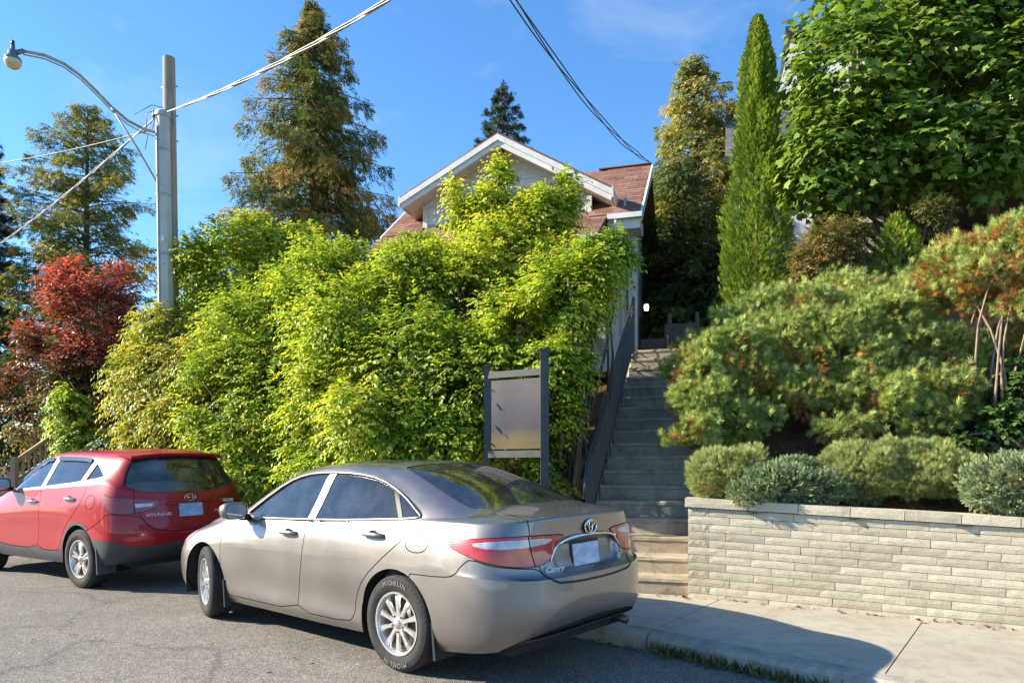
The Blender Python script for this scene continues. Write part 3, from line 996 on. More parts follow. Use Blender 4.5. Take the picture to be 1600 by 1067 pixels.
# ---- conifers
def conifer(name, label, base, height, prof, mat, seed, nbr=120, dens=26, needle=(0.10, 0.2), droop=0.35, bark=None, trunk_r=0.16, hang=0.5, up0=0.1, z0=0.06, T=None, group=None, gap=0.0, tint0=.5, tsun=0.25, jag=.35, narrow=1.0, top_r=0.02):
    """a trunk with tiers of drooping boughs; prof(t) gives bough length at relative height t"""
    rng = np.random.default_rng(seed)
    root = thing(name, label, 'tree', base, group)
    B = np.array(base, float)
    lean = rng.normal(0, .008, 2)
    def axis(t):
        return B + np.array([lean[0] * height * t, lean[1] * height * t, height * t])
    mb = MB()
    ts = np.linspace(0, 1, 12)
    mb.tube([axis(t) for t in ts], [trunk_r * (1 - t) ** .8 + top_r * .5 for t in ts], 10)
    mb.build('trunk', bark or BARK, root)
    pos = []; ax = []; nr = []; sz = []; tn = []
    bm_ = MB()
    for i in range(nbr):
        t = z0 + (1 - z0) * ((i + rng.random()) / nbr)
        a = i * 2.399963 + rng.normal(0, .35)
        L = prof(t) * rng.uniform(1 - jag, 1 + jag * .5)
        if gap and rng.random() < gap: L *= .45
        h = np.array([math.cos(a), math.sin(a), 0])
        o = axis(t)
        k = 7
        tt = np.linspace(0, 1, k)
        u0 = up0 + 0.5 * max(0, t - .75) * 2
        curve = o + h[None] * (L * tt)[:, None] + UP[None] * (L * (u0 * tt - droop * tt ** 1.6 + 0.25 * droop * tt ** 3))[:, None]
        bm_.tube([tuple(q) for q in curve], [0.035 * trunk_r / .16 * (1 - .85 * x) * (1 - .6 * t) + .004 for x in tt], 4, False)
        nf = int(dens * (0.35 + L))
        q = rng.random(nf) ** .62
        q = 0.12 + .93 * q
        c = np.stack([np.interp(q, tt, curve[:, j]) for j in range(3)], 1)
        side = np.array([-h[1], h[0], 0])
        wd = (0.32 * L * (1.05 - q) + 0.05) * rng.normal(0, .8, nf) * narrow
        dn = -np.abs(rng.normal(0, .5, nf)) * hang * 0.35 * (0.5 + L * .5)
        c = c + side[None] * wd[:, None] + UP[None] * dn[:, None] + 0.04 * rng.normal(size=(nf, 3))
        d = h[None] * 0.7 + side[None] * (np.sign(wd) * .55)[:, None] - UP[None] * (hang * rng.uniform(.3, 1.6, nf))[:, None] + 0.45 * rand_dir(nf, rng)
        pos.append(c); ax.append(d); nr.append(UP[None] * .8 + h[None] * .5 + .6 * rand_dir(nf, rng))
        sz.append(rng.uniform(needle[0], needle[1], nf) * (1 - .25 * t))
        tn.append(np.clip(tint0 + tsun * (q - .6) + rng.normal(0, .16) + rng.normal(0, .13, nf), 0, 1))
    bm_.build('boughs', bark or BARK, root)
    part = instances(T or T_spray(4, rng, .22), np.concatenate(pos), np.concatenate(ax), np.concatenate(nr), np.concatenate(sz), np.concatenate(tn))
    foliage_obj('crown', [part], mat, root)
    return root

def at(px, py, Y):
    v = P(px, py, Y); return (v.x, v.y, v.z)
def tree_dims(px, ytop, Y, zbase):
    return (PX(px, Y), Y, zbase), PZ(ytop, Y) - zbase

# the tall spruce left of the house
b_, h_ = tree_dims(492, 2, 21, 3.3)
conifer('spruce_tree', 'tall rusty-green spruce standing left of the house', b_, h_, lambda t: float(np.interp(t, [0, .36, .52, .76, .92, 1], [2.9, 2.8, 2.35, 1.6, .75, .15])), SPRUCE, 31, 215, 110, (.15, .32), .48, BARKR, .22, .85, .12, T=T_spray(5, np.random.default_rng(1), .17), tint0=.68, gap=.12, jag=.42)
b_, h_ = tree_dims(132, 165, 24, 3.3)
conifer('cedar_tree', 'thin airy conifer behind the street lamp arm', b_, h_, lambda t: float(np.interp(t, [0, .5, .72, .88, 1], [2.8, 2.7, 2.2, 1.3, .2])), GOLDC, 32, 190, 66, (.16, .32), .22, BARK, .16, .5, .25, T=T_spray(5, np.random.default_rng(2), .18), tint0=.60, gap=.25)
b_, h_ = tree_dims(-25, 200, 23, 2.5)
conifer('blue_spruce_tree', 'dark blue-green spruce at the left edge', b_, h_, lambda t: 1.75 * (1 - t) ** .8 + .15, BLUESP, 33, 130, 60, (.16, .30), .30, BARK, .2, .35, .15, T=T_tuft(12, np.random.default_rng(5), 1, .8, .10), tint0=.45)
b_, h_ = tree_dims(785, 140, 31, 3.3)
conifer('spruce_tree', 'small spruce tip showing above the house ridge', b_, h_, lambda t: 4.6 * (1 - t) ** .85 + .15, BLUESP, 34, 150, 46, (.2, .36), .25, BARK, .2, .4, .2, T=T_tuft(12, np.random.default_rng(6), 1, .8, .11), tint0=.75)
b_, h_ = tree_dims(1092, 85, 17.5, 3.3)
conifer('golden_cedar_tree', 'golden-green cedar with bare trunk right of the house', b_, h_, lambda t: float(np.interp(t, [0, .2, .35, .6, .74, .88, 1], [.7, 1.2, 1.35, 1.3, 1.2, .85, .15])), GOLDC, 35, 170, 84, (.13, .27), .34, BARKR, .17, .8, .12, T=T_spray(5, np.random.default_rng(3), .2), z0=.16, tint0=.62, gap=.1)
# darker lower conifers round the head of the stairs
b_, h_ = tree_dims(1060, 250, 16.2, 3.3)
conifer('hemlock_tree', 'dark shaded hemlock at the top of the steps', b_, h_, lambda t: 1.25 * (1 - t) ** .45 + .2, GOLDC, 36, 150, 76, (.12, .24), .30, BARK, .14, .7, .10, T=T_spray(5, np.random.default_rng(4), .2), z0=.16, tint0=.36)
b_, h_ = tree_dims(1155, 360, 15.4, 3.2)
conifer('hemlock_tree', 'dark conifer behind the foot of the columnar cedar', b_, h_, lambda t: 1.2 * (1 - t) ** .5 + .2, GOLDC, 37, 110, 66, (.12, .24), .30, BARK, .12, .7, .10, T=T_spray(5, np.random.default_rng(4), .2), z0=.1, tint0=.32)

# columnar arborvitae: upright sprays packed on a narrow spire
def columnar(name, label, base, height, rad, mat, seed, n=5200, size=(.09, .17), prof=None, tint0=.5):
    rng = np.random.default_rng(seed)
    root = thing(name, label, 'tree', base)
    B = np.array(base)
    t = rng.random(n) ** 0.85
    a = rng.random(n) * 2 * math.pi
    pr = prof or (lambda t: np.interp(t, [0, .12, .35, .7, .9, 1], [.75, 1, .95, .62, .34, .05]))
    r = rad * pr(t) * (1 + .34 * (vnoise(np.c_[np.cos(a) * 2.2, np.sin(a) * 2.2, t * height * 2.0]) - .5) * 2 * .8) * np.where(rng.random(n) < .25, rng.uniform(.25, .7, n), rng.uniform(.7, 1.04, n))
    h = np.c_[np.cos(a), np.sin(a), np.zeros(n)]
    p = B + h * r[:, None] + UP * (t * height)[:, None]
    d = UP * .85 + h * .75 + .35 * rand_dir(n, rng)
    nn = h + .6 * np.c_[-h[:, 1], h[:, 0], np.zeros(n)] * rng.choice([-1, 1], n)[:, None] + .3 * rand_dir(n, rng)
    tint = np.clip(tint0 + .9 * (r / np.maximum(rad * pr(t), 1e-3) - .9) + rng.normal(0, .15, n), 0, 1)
    part = instances(T_spray(6, rng, .2), p, d, nn, rng.uniform(size[0], size[1], n), tint)
    foliage_obj('crown', [part], mat, root)
    mb = MB(); mb.tube([B, B + UP * height * .95], [.07, .01], 8); mb.build('trunk', BARKR, root)
    return root
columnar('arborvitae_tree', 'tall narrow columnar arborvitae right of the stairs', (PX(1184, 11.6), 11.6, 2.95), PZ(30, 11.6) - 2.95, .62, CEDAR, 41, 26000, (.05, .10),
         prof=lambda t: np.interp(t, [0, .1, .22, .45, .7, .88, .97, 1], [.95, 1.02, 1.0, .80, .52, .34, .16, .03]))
columnar('clipped_cedar', 'small rounded green cedar under the maple boughs', (PX(1402, 10.3), 10.3, 2.7), PZ(338, 10.3) - 2.7, .42, CEDAR, 42, 4200, (.045, .085),
         prof=lambda t: np.interp(t, [0, .2, .6, .85, 1], [.8, 1, .95, .65, .1]), tint0=.55)

# deciduous bushes under the maple
shrub('dry_bush', 'brownish thin-leaved bush in front of the neighbour house', 'shrub', (PX(1300, 10.35), 10.35, 2.7),
      [lobe(1295, 395, 10.35, 46, 48), lobe(1330, 380, 10.4, 30, 36), lobe(1268, 415, 10.3, 28, 32)], 1300, OLIVEL, 43, None, T2, (.035, .06), 9, (.18, .32), tint0=.55, hole=.3, droop=.2)
shrub('dry_bush', 'small clipped bush with brown underside beside the porch post', 'shrub', (PX(1455, 10.3), 10.3, 2.7),
      [lobe(1460, 325, 10.3, 34, 17), (*P(1455, 345, 10.3), .2, .2, .15)], 420, OLIVEL, 44, None, T2, (.03, .055), 8, (.12, .2), tint0=.42, hole=.1, droop=.2, stems=1)

# ---- maple: large palmate leaves, layered drooping sprays
def maple(label, base, lobes, n, seed):
    rng = np.random.default_rng(seed)
    root = thing('maple_tree', label, 'tree', base)
    p, out, rr = lobe_points(lobes, n, rng, .60, 1.04, .30, 1.1, .27, hfreq=1.1)
    m = 7
    T = T_maple()
    ln = rng.uniform(.45, .8, n)
    d0 = nz3(out * np.array([1, 1, .5]) + .12 * UP + .3 * rand_dir(n, rng))
    hz = nz3(np.cross(d0, UP) + 1e-4)
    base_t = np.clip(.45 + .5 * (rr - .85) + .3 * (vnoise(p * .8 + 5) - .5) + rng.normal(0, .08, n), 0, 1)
    pos = []; ax = []; nr = []; sz = []; tn = []
    for k in range(m):
        t = (k + .7) / m; sg = 1 if k % 2 else -1
        c = p + d0 * (ln * (t - .6))[:, None] - UP * (.42 * ln * t * t)[:, None] + hz * (sg * .07 + .03 * rng.normal(size=n))[:, None]
        a = nz3(d0 * .55 + hz * sg * .6 - UP * .5 + .5 * rand_dir(n, rng))
        nn = nz3(UP * .8 + out * .6 + .62 * rand_dir(n, rng))
        pos.append(c); ax.append(a); nr.append(nn); sz.append(rng.uniform(.075, .17, n)); tn.append(np.clip(base_t + rng.normal(0, .12, n), 0, 1))
    pos = np.concatenate(pos); ax = np.concatenate(ax); nr = np.concatenate(nr); sz = np.concatenate(sz); tn = np.concatenate(tn)
    # the leaves that show largest are single pieces, the rest one crown
    px = 800 + F * pos[:, 0] / pos[:, 1]; py = YH - F * (pos[:, 2] - H) / pos[:, 1]
    vis = (px > 1215) & (px < 1590) & (py > 10) & (py < 340)
    facing = (np.concatenate([out] * m)[:, 1] < -.35)
    score = np.where(vis & facing, sz / np.linalg.norm(pos, axis=1), -1)
    big = np.argsort(-score)[:290]
    mask = np.ones(len(pos), bool); mask[big] = False
    foliage_obj('crown', [instances(T, pos[mask], ax[mask], nr[mask], sz[mask], tn[mask])], MAPLE, root)
    B = Vector(base)
    mes = []
    for q in range(8):
        V, Fc, tt = T[0], T[1], np.full(len(T[0]), .25 + .08 * q)
        me = new_mesh('leaf', V, Fc); at_ = me.attributes.new('tint', 'FLOAT', 'POINT'); at_.data.foreach_set('value', tt.astype(np.float32)); me.materials.append(MAPLE); mes.append(me)
    A = nz3(ax); X = nz3(np.cross(A, nr)); Z = np.cross(X, A)
    for i in big:
        me = mes[int(np.clip((tn[i] - .25) / .08, 0, 7))]
        o = bpy.data.objects.new('leaf', me); COL.objects.link(o); o.parent = root
        M = Matrix(((X[i][0], A[i][0], Z[i][0]), (X[i][1], A[i][1], Z[i][1]), (X[i][2], A[i][2], Z[i][2]))).to_4x4()
        o.matrix_local = Matrix.Translation(Vector(pos[i]) - B) @ M @ Matrix.Scale(sz[i], 4)
    mb = MB()
    top = np.mean([l[:3] for l in lobes], 0)
    mb.tube([base, (base[0] + .05, base[1], base[2] + 1.6), (top[0], top[1] + .3, top[2] + .4), (top[0] + .1, top[1] + .3, top[2] + 1.6)], [.17, .14, .10, .03], 10)
    mb.build('trunk', BARK, root)
    st = []; en = []
    for lb in lobes:
        for _ in range(2):
            st.append((top[0] * .9 + base[0] * .1, base[1] + .1, base[2] + 1.5 + rng.uniform(0, 1.2))); d = rand_dir(1, rng)[0]
            en.append((lb[0] + d[0] * lb[3] * .6, lb[1] + d[1] * lb[4] * .6, lb[2] + d[2] * lb[5] * .6))
    limb_mesh(st, en, .05, .012, rng).build('branches', BARK, root)
    return root
maple('large-leaved dense green maple filling the upper right', (PX(1480, 12.0), 12.0, 3.2),
      [lobe(1330, 110, 11.2, 105, 100), lobe(1290, 230, 11.0, 75, 80), lobe(1450, 70, 11.4, 120, 110), lobe(1420, 195, 11.0, 100, 78), lobe(1560, 120, 11.0, 105, 110),
       lobe(1540, 215, 10.9, 85, 70), lobe(1370, 0, 11.6, 110, 90), lobe(1530, -40, 11.6, 130, 90), lobe(1330, 262, 11.2, 56, 36), lobe(1680, 150, 10.8, 120, 140), lobe(1660, 0, 11.2, 130, 110), lobe(1250, 285, 11.2, 36, 34), lobe(1490, 262, 11.0, 66, 36), lobe(1400, 266, 11.2, 56, 32)], 3000, 51)

# ---- mugo pines on the bank
def pine_mound(label, base, lobes, n, seed, size=(.075, .12), brown=.06, stems=14, pale=False, hole=.17, tint0=.5, inner=.80, group='mugo pines on the bank'):
    rng = np.random.default_rng(seed)
    root = thing('mugo_pine', label, 'shrub', base, group)
    p, out, rr = lobe_points([(l[0], l[1], l[2], l[3] * k_, l[4] * k_, l[5] * k_) for l, k_ in zip(lumpy(lobes, 10, .26, .48, seed, .3), [.80] * len(lobes) + [1.0] * 999)], n, rng, inner, 1.05, .30, 4.2, hole, hfreq=3.6, zmin=lambda q: np.full(len(q), base[2] - .1))
    shoot = rng.random(n) < .16
    p = p + out * (shoot * rng.uniform(.02, .10, n))[:, None] + UP * (shoot * rng.uniform(0, .06, n))[:, None]
    d = nz3(out + .65 * UP + .45 * rand_dir(n, rng))
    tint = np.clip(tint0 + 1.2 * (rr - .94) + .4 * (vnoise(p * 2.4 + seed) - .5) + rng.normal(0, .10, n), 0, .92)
    T = T_tuft(16, rng, 1.0, .80, .105)
    foliage_obj('crown', [instances(T, p, d, rand_dir(n, rng), rng.uniform(size[0], size[1], n), tint)], PINEN, root)
    nb = int(n * brown) + 10
    pb, ob, rb = lobe_points(lobes, nb, rng, .84, 1.02, .3, 4.2, .48, zmin=lambda q: np.full(len(q), base[2] - .05))
    ax = nz3(ob + .5 * rand_dir(nb, rng))
    foliage_obj('dead_needles', [instances(T_tuft(16, rng, 1.0, .9, .06), pb, ax, rand_dir(nb, rng), rng.uniform(.06, .11, nb), np.clip(rng.normal(.5, .25, nb), 0, 1))], BROWNN, root)
    st = []; en = []
    for lb in lobes:
        for _ in range(max(2, stems // len(lobes))):
            dd = rand_dir(1, rng)[0]; dd[2] = abs(dd[2]) * .8
            st.append((base[0] + rng.normal(0, .15), base[1] + rng.normal(0, .1), base[2] - .05))
            en.append((lb[0] + dd[0] * lb[3] * .75, lb[1] + dd[1] * lb[4] * .75, lb[2] + dd[2] * lb[5] * .75))
    limb_mesh(st, en, .021, .006, rng, bend=.25).build('branches', BARKP, root)
    return root
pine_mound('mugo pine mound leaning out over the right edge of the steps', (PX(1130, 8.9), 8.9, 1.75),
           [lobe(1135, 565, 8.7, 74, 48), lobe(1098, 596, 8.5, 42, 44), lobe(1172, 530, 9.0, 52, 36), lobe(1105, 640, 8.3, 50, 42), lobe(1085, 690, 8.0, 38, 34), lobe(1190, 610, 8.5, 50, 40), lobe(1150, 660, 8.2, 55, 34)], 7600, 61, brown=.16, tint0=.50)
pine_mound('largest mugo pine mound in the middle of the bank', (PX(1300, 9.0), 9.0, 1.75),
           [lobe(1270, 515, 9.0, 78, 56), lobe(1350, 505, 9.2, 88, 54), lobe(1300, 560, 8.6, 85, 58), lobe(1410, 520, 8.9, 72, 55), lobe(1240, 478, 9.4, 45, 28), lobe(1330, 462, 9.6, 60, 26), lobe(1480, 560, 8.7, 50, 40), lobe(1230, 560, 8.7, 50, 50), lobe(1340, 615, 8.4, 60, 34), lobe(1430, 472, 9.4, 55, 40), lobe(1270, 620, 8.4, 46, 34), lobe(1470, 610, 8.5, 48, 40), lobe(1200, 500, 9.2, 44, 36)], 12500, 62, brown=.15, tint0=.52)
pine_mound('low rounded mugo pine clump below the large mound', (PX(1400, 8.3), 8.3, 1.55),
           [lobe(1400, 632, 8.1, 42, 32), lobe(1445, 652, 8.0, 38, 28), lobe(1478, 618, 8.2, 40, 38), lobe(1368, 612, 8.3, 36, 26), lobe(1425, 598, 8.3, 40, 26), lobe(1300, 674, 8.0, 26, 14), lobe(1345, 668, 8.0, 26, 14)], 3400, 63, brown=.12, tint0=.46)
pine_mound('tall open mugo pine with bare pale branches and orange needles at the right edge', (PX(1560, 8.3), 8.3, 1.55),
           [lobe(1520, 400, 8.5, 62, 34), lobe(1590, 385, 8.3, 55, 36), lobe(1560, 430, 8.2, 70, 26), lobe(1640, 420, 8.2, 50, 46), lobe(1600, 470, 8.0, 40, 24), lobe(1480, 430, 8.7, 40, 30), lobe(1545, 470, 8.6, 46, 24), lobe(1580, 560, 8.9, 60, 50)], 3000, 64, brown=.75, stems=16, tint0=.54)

# ---- low mounds spilling over the wall
def mound(name, label, base, lobes, n, mat, seed, T, size, up=.8, group=None, tint0=.5, outw=1.0, rough=.26, hole=.12, nfreq=5.0):
    rng = np.random.default_rng(seed)
    root = thing(name, label, 'shrub', base, group)
    p, out, rr = lobe_points(lumpy(lobes, 8, .22, .42, seed, .2), n, rng, .70, 1.03, rough, nfreq, hole, hfreq=4)
    d = nz3(out * outw + up * UP + .35 * rand_dir(n, rng))
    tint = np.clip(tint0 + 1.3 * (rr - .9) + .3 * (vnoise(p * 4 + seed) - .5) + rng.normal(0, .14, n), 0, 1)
    foliage_obj('crown', [instances(T, p, d, rand_dir(n, rng), rng.uniform(size[0], size[1], n), tint)], mat, root)
    st = [base] * 14; en = [(l[0] + rng.normal(0, .3) * l[3], l[1] + rng.normal(0, .3) * l[4], l[2]) for l in lobes for _ in range(14 // len(lobes) + 1)][:14]
    limb_mesh(st, en, .010, .004, rng, 5).build('branches', BARK, root)
    return root
_r = np.random.default_rng(9)
TS = T_tuft(14, _r, 1.2, .42, .055); TJ = T_spray(7, _r, .15)
mound('santolina_mound', 'low yellow-green mound on the wall next to the steps', at(1130, 770, 7.35),
      [lobe(1135, 738, 7.35, 56, 40), lobe(1105, 745, 7.3, 30, 34), lobe(1165, 728, 7.5, 36, 32)], 5200, SANT, 71, TS, (.035, .065), group='low green mounds along the wall', tint0=.52)
mound('creeping_juniper', 'blue-green creeping juniper draped over the wall cap left of centre', at(1230, 778, 7.0),
      [lobe(1225, 758, 7.0, 66, 30), lobe(1290, 760, 6.95, 40, 28), lobe(1175, 770, 6.95, 36, 20), lobe(1240, 735, 7.2, 40, 20)], 7000, JUNI, 72, TJ, (.03, .058), up=.35, group='blue junipers along the wall', tint0=.45, nfreq=7)
mound('santolina_mound', 'yellow-green mound in the middle of the wall top, left half of the pair', at(1350, 778, 7.05),
      [lobe(1350, 738, 7.05, 62, 46), lobe(1310, 735, 7.2, 34, 36), lobe(1385, 730, 7.1, 40, 44)], 6000, SANT, 73, TS, (.035, .07), group='low green mounds along the wall', tint0=.55)
mound('santolina_mound', 'yellow-green mound in the middle of the wall top, right half of the pair', at(1460, 780, 6.9),
      [lobe(1455, 735, 6.95, 56, 46), lobe(1500, 745, 6.8, 36, 36), lobe(1430, 745, 6.9, 34, 34)], 5600, SANT, 74, TS, (.035, .07), group='low green mounds along the wall', tint0=.57)
mound('creeping_juniper', 'blue-green creeping juniper at the right end of the wall', at(1580, 790, 6.45),
      [lobe(1570, 758, 6.45, 60, 46), lobe(1620, 750, 6.3, 60, 52), lobe(1540, 770, 6.5, 34, 26)], 7000, JUNI, 75, TJ, (.03, .058), up=.35, group='blue junipers along the wall', tint0=.47, nfreq=7)
# leafy undergrowth right of the pines
shrub('ivy_clump', 'dark ivy leaves in the shade under the open pine', 'plant', at(1570, 690, 7.9),
      [lobe(1575, 655, 7.9, 50, 34), lobe(1500, 690, 7.7, 40, 18), lobe(1600, 610, 8.3, 50, 60)], 380, GREENL, 76, None, T_leaf(.8), (.05, .08), 7, (.15, .3), tint0=.55, hole=.2, stems=2)

for k, (x, y, r_) in enumerate(((-27, -2.5, 2.4), (-30, 4.5, 2.8), (-25, -9.0, 2.2), (-34, 10.0, 2.6))):
    shrub('street_tree', ('round leafy street tree far down the road, nearest the kerb', 'large leafy street tree far down the road', 'leafy tree across the street, farthest behind the viewer', 'leafy tree far down the road beside the bank')[k], 'tree', (x, y, 0.0),
          [(x, y, 3.6, r_, r_, r_ * .8), (x + .8, y - .9, 4.6, r_ * .7, r_ * .7, r_ * .6), (x - .6, y + 1.0, 2.7, r_ * .8, r_ * .8, r_ * .6)], 1500, HEDGE, 200 + k, 'street trees down the road', T_leaf(.6), (.22, .36), 7, (.7, 1.2), tint0=.5, stems=3, stemr=.09)
shrub('bank_shrub', 'green shrub further along the bank past the wall end', 'shrub', (9.4, 6.0, 1.2), [(9.4, 6.0, 1.9, 1.3, 1.0, .9), (10.8, 5.4, 1.7, 1.1, .9, .8), (8.6, 6.6, 2.2, .9, .8, .8)], 1200, HEDGE, 210, None, T1, (.09, .14), 8, (.3, .5), tint0=.45, stems=3)
pine_mound('mugo pine further right along the bank', (6.6, 7.3, 1.9), [(6.5, 7.3, 2.4, .8, .7, .5), (7.3, 7.0, 2.3, .7, .7, .5), (6.7, 6.6, 1.9, .6, .5, .4), (7.9, 6.3, 1.9, .7, .6, .45)], 3000, 65, brown=.12)
# ------------------------------------------------------------------ the white house behind the hedge
WHITE = simple('white_siding', (.60, .60, .585), 0.55, var=0.10, scale=2.5, bump=0.15, bscale=60, spec=0.4)
SOFFIT = simple('cream_soffit', (.56, .51, .41), 0.6, var=0.12, scale=4, spec=0.3)
TRIM = simple('weathered_white_trim', (.62, .62, .60), 0.5, var=0.15, scale=5, bump=0.1, spec=0.4)
SHIN = m_shingle('red_brown_shingle', (.175, .088, .066), (.225, .118, .092), (.28, .155, .122))
SHIN2 = m_shingle('grey_shingle', (.085, .090, .10), (.12, .125, .135), (.16, .16, .17))
GREYP = simple('grey_painted_wood', (.33, .33, .35), 0.7, var=0.2, scale=6, bump=0.3)
DARKIN = simple('dark_interior', (.012, .012, .014), 0.9)
def m_pane():
    t = NT('window_pane')
    g = t.n('BsdfGlossy'); g.inputs['Roughness'].default_value = 0.02; g.inputs['Color'].default_value = (.9, .95, 1, 1)
    d = t.n('BsdfDiffuse'); d.inputs['Color'].default_value = (.02, .022, .026, 1)
    f = t.n('Fresnel'); f.inputs[0].default_value = 1.7
    m_ = t.n('MixShader'); t.l(f.outputs[0], m_.inputs[0]); t.l(d.outputs[0], m_.inputs[1]); t.l(g.outputs[0], m_.inputs[2])
    return t.done(m_)
PANE = m_pane()

HA = math.radians(16)
hA = Vector((math.cos(HA), -math.sin(HA), 0)); hB = Vector((math.sin(HA), math.cos(HA), 0))
HO = Vector((-0.13, 13.74, 0))
def hp(a, b, z):
    q = HO + hA * a + hB * b
    return Vector((q.x, q.y, z))
house = thing('white_house', 'white sided house with a front gable and red-brown shingle roof behind the hedge', 'house', tuple(hp(0, 0, 3.3)))
def hexa_loc(f, a0, a1, b0, b1, z0, z1, mb=None):
    mb = mb or MB()
    mb.hexa([f(a, b, z) for a in (a0, a1) for b in (b0, b1) for z in (z0, z1)])
    return mb
# lower walls (main storey) and right side wall
hexa_loc(hp, -2.2, 2.25, 0.0, 6.5, 3.2, 5.95).build('wall', WHITE, house)
# dormer front as clapboards, clipped to the gable
PKZ, SLR, SLL = 7.63, 0.585, 0.50
def gable_w(z):
    """left and right extent of the gable wall at height z"""
    l = -1.62 if z < PKZ - .12 - SLL * 1.62 else -(PKZ - .12 - z) / SLL
    r = 1.62 if z < PKZ - .12 - SLR * 1.62 else (PKZ - .12 - z) / SLR
    return l, r
z = 5.0; bh = 0.175
while z < PKZ - .3:
    z1 = min(z + bh, PKZ - .16)
    l0, r0 = gable_w(z); l1, r1 = gable_w(z1)
    if r1 - l1 < 0.1: break
    mb = MB()
    V = [hp(l0, -.028, z), hp(r0, -.028, z), hp(r1, -.006, z1), hp(l1, -.006, z1), hp(l0, .03, z), hp(r0, .03, z), hp(r1, .03, z1), hp(l1, .03, z1)]
    mb.add(V, [(0, 1, 2, 3), (5, 4, 7, 6), (1, 0, 4, 5), (2, 1, 5, 6), (3, 2, 6, 7), (0, 3, 7, 4)])
    mb.build('siding_board', WHITE, house)
    z += bh
# dormer side walls as boards too
for sgn, sl in ((-1, SLL), (1, SLR)):
    zt = PKZ - .14 - sl * 1.62
    z = 5.2
    while z < zt:
        z1 = min(z + bh, zt)
        a_o = sgn * 1.645
        mb = MB(); mb.hexa([hp(sgn * 1.59 if i == 0 else a_o - (sgn * .018 if k else 0), b, zz) for i in (0, 1) for b in (-.03, 2.0) for k, zz in ((0, z), (1, z1))])
        mb.build('siding_board', SOFFIT if sgn > 0 else WHITE, house)
        z += bh
for a in (-1.64, 1.64):
    hexa_loc(hp, a - .045, a + .045, -.06, .03, 4.9, PKZ - .2 - (SLL if a < 0 else SLR) * 1.66).build('corner_board', TRIM, house)
# dormer roof slabs, fascia and soffit boards
OV = 0.48
for sgn, sl, reach in ((-1, SLL, 1.98), (1, SLR, 2.12)):
    mb = MB()
    mb.hexa([hp(sgn * a, b, PKZ - sl * a + t) for a in (0.0, reach) for b in (-OV, 3.3) for t in (-.015, .03)])
    mb.build('roof', SHIN, house)
    mb = MB()      # fascia in two stepped boards along the rake
    mb.hexa([hp(sgn * a, b, PKZ - sl * a + t) for a in (0.0, reach) for b in (-OV - .03, -OV + .02) for t in (-.125, -.018)])
    mb.build('fascia', TRIM, house)
    mb = MB()
    mb.hexa([hp(sgn * a, b, PKZ - sl * a + t) for a in (0.0, reach - .01) for b in (-OV + .005, -OV + .05) for t in (-.225, -.128)])
    mb.build('rake_board', TRIM, house)
    for k in range(5):      # soffit planks under the overhang
        b0 = -OV + .055 + k * .085
        mb = MB()
        mb.hexa([hp(sgn * a, b, PKZ - sl * a + t) for a in (0.02, reach - .02) for b in (b0, b0 + .08) for t in (-.165, -.15)])
        mb.build('soffit_board', SOFFIT, house)
    mb = MB()      # eave fascia running back
    mb.hexa([hp(sgn * (reach + d), b, PKZ - sl * reach + t) for d in (0, .03) for b in (-OV - .03, 2.9) for t in (-.17, .02)])
    mb.build('eave_board', TRIM, house)
    mb = MB()
    mb.hexa([hp(sgn * a, b, PKZ - sl * a + t) for a in (1.66, reach) for b in (0.0, 2.9) for t in (-.168, -.153)])
    mb.build('soffit', SOFFIT, house)
# main roof: deck with individual shingles on the slopes that show
RZ, RB, EZ, EB = 7.755, 2.0, 5.97, -0.30
def roof_z(b): return EZ + (RZ - EZ) * (b - EB) / (RB - EB)
def shingled(a0, a1, b0, b1, parent, fn, zf, mat, name='shingle', L=.30, expo=.135, seed=1):
    r = random.Random(seed)
    slope = (zf(1) - zf(0)); ln = math.hypot(1, slope)
    n = int((b1 - b0) * ln / expo)
    for k in range(n):
        bb0 = b0 + (b1 - b0) * k / n; bb1 = min(b1, bb0 + (b1 - b0) / n * 1.12)
        a = a0 - (L / 2 if k % 2 else 0) + r.uniform(-.04, .04)
        while a < a1 - .03:
            s0 = max(a, a0); s1 = min(a + L - .006, a1)
            if s1 - s0 > .03:
                mb = MB(); j = r.uniform(0, .004)
                mb.hexa([fn(x, b, zf(b) + t + (.012 + j if b == bb0 else 0.004)) for x in (s0, s1) for b in (bb0, bb1) for t in (.002, .010)])
                mb.build(name, mat, parent)
            a += L
mb = MB(); mb.hexa([hp(a, b, roof_z(b) + t) for a in (-2.45, 2.6) for b in (EB, RB) for t in (-.06, 0)]); mb.build('roof_deck', SHIN, house)
mb = MB(); mb.hexa([hp(a, b, RZ - (b - RB) * .7 + t) for a in (-2.45, 2.6) for b in (RB, 6.0) for t in (-.06, 0)]); mb.build('roof_deck', SHIN, house)
shingled(1.66, 2.6, EB, RB, house, hp, roof_z, SHIN, seed=3)
shingled(-2.45, -1.66, EB, 1.1, house, hp, roof_z, SHIN, seed=4)
mb = MB(); mb.hexa([hp(a, b, RZ + t) for a in (1.5, 2.6) for b in (RB - .07, RB + .07) for t in (.01, .03)]); mb.build('ridge_cap', SHIN, house)
mb = MB(); mb.hexa([hp(a, b, roof_z(b) + t) for a in (2.602, 2.64) for b in (EB, RB) for t in (-.15, .02)]); mb.build('verge_board', TRIM, house)
mb = MB(); mb.hexa([hp(a, b, roof_z(b) + t) for a in (-2.49, -2.452) for b in (EB - .02, RB) for t in (-.15, .02)]); mb.build('verge_board', TRIM, house)
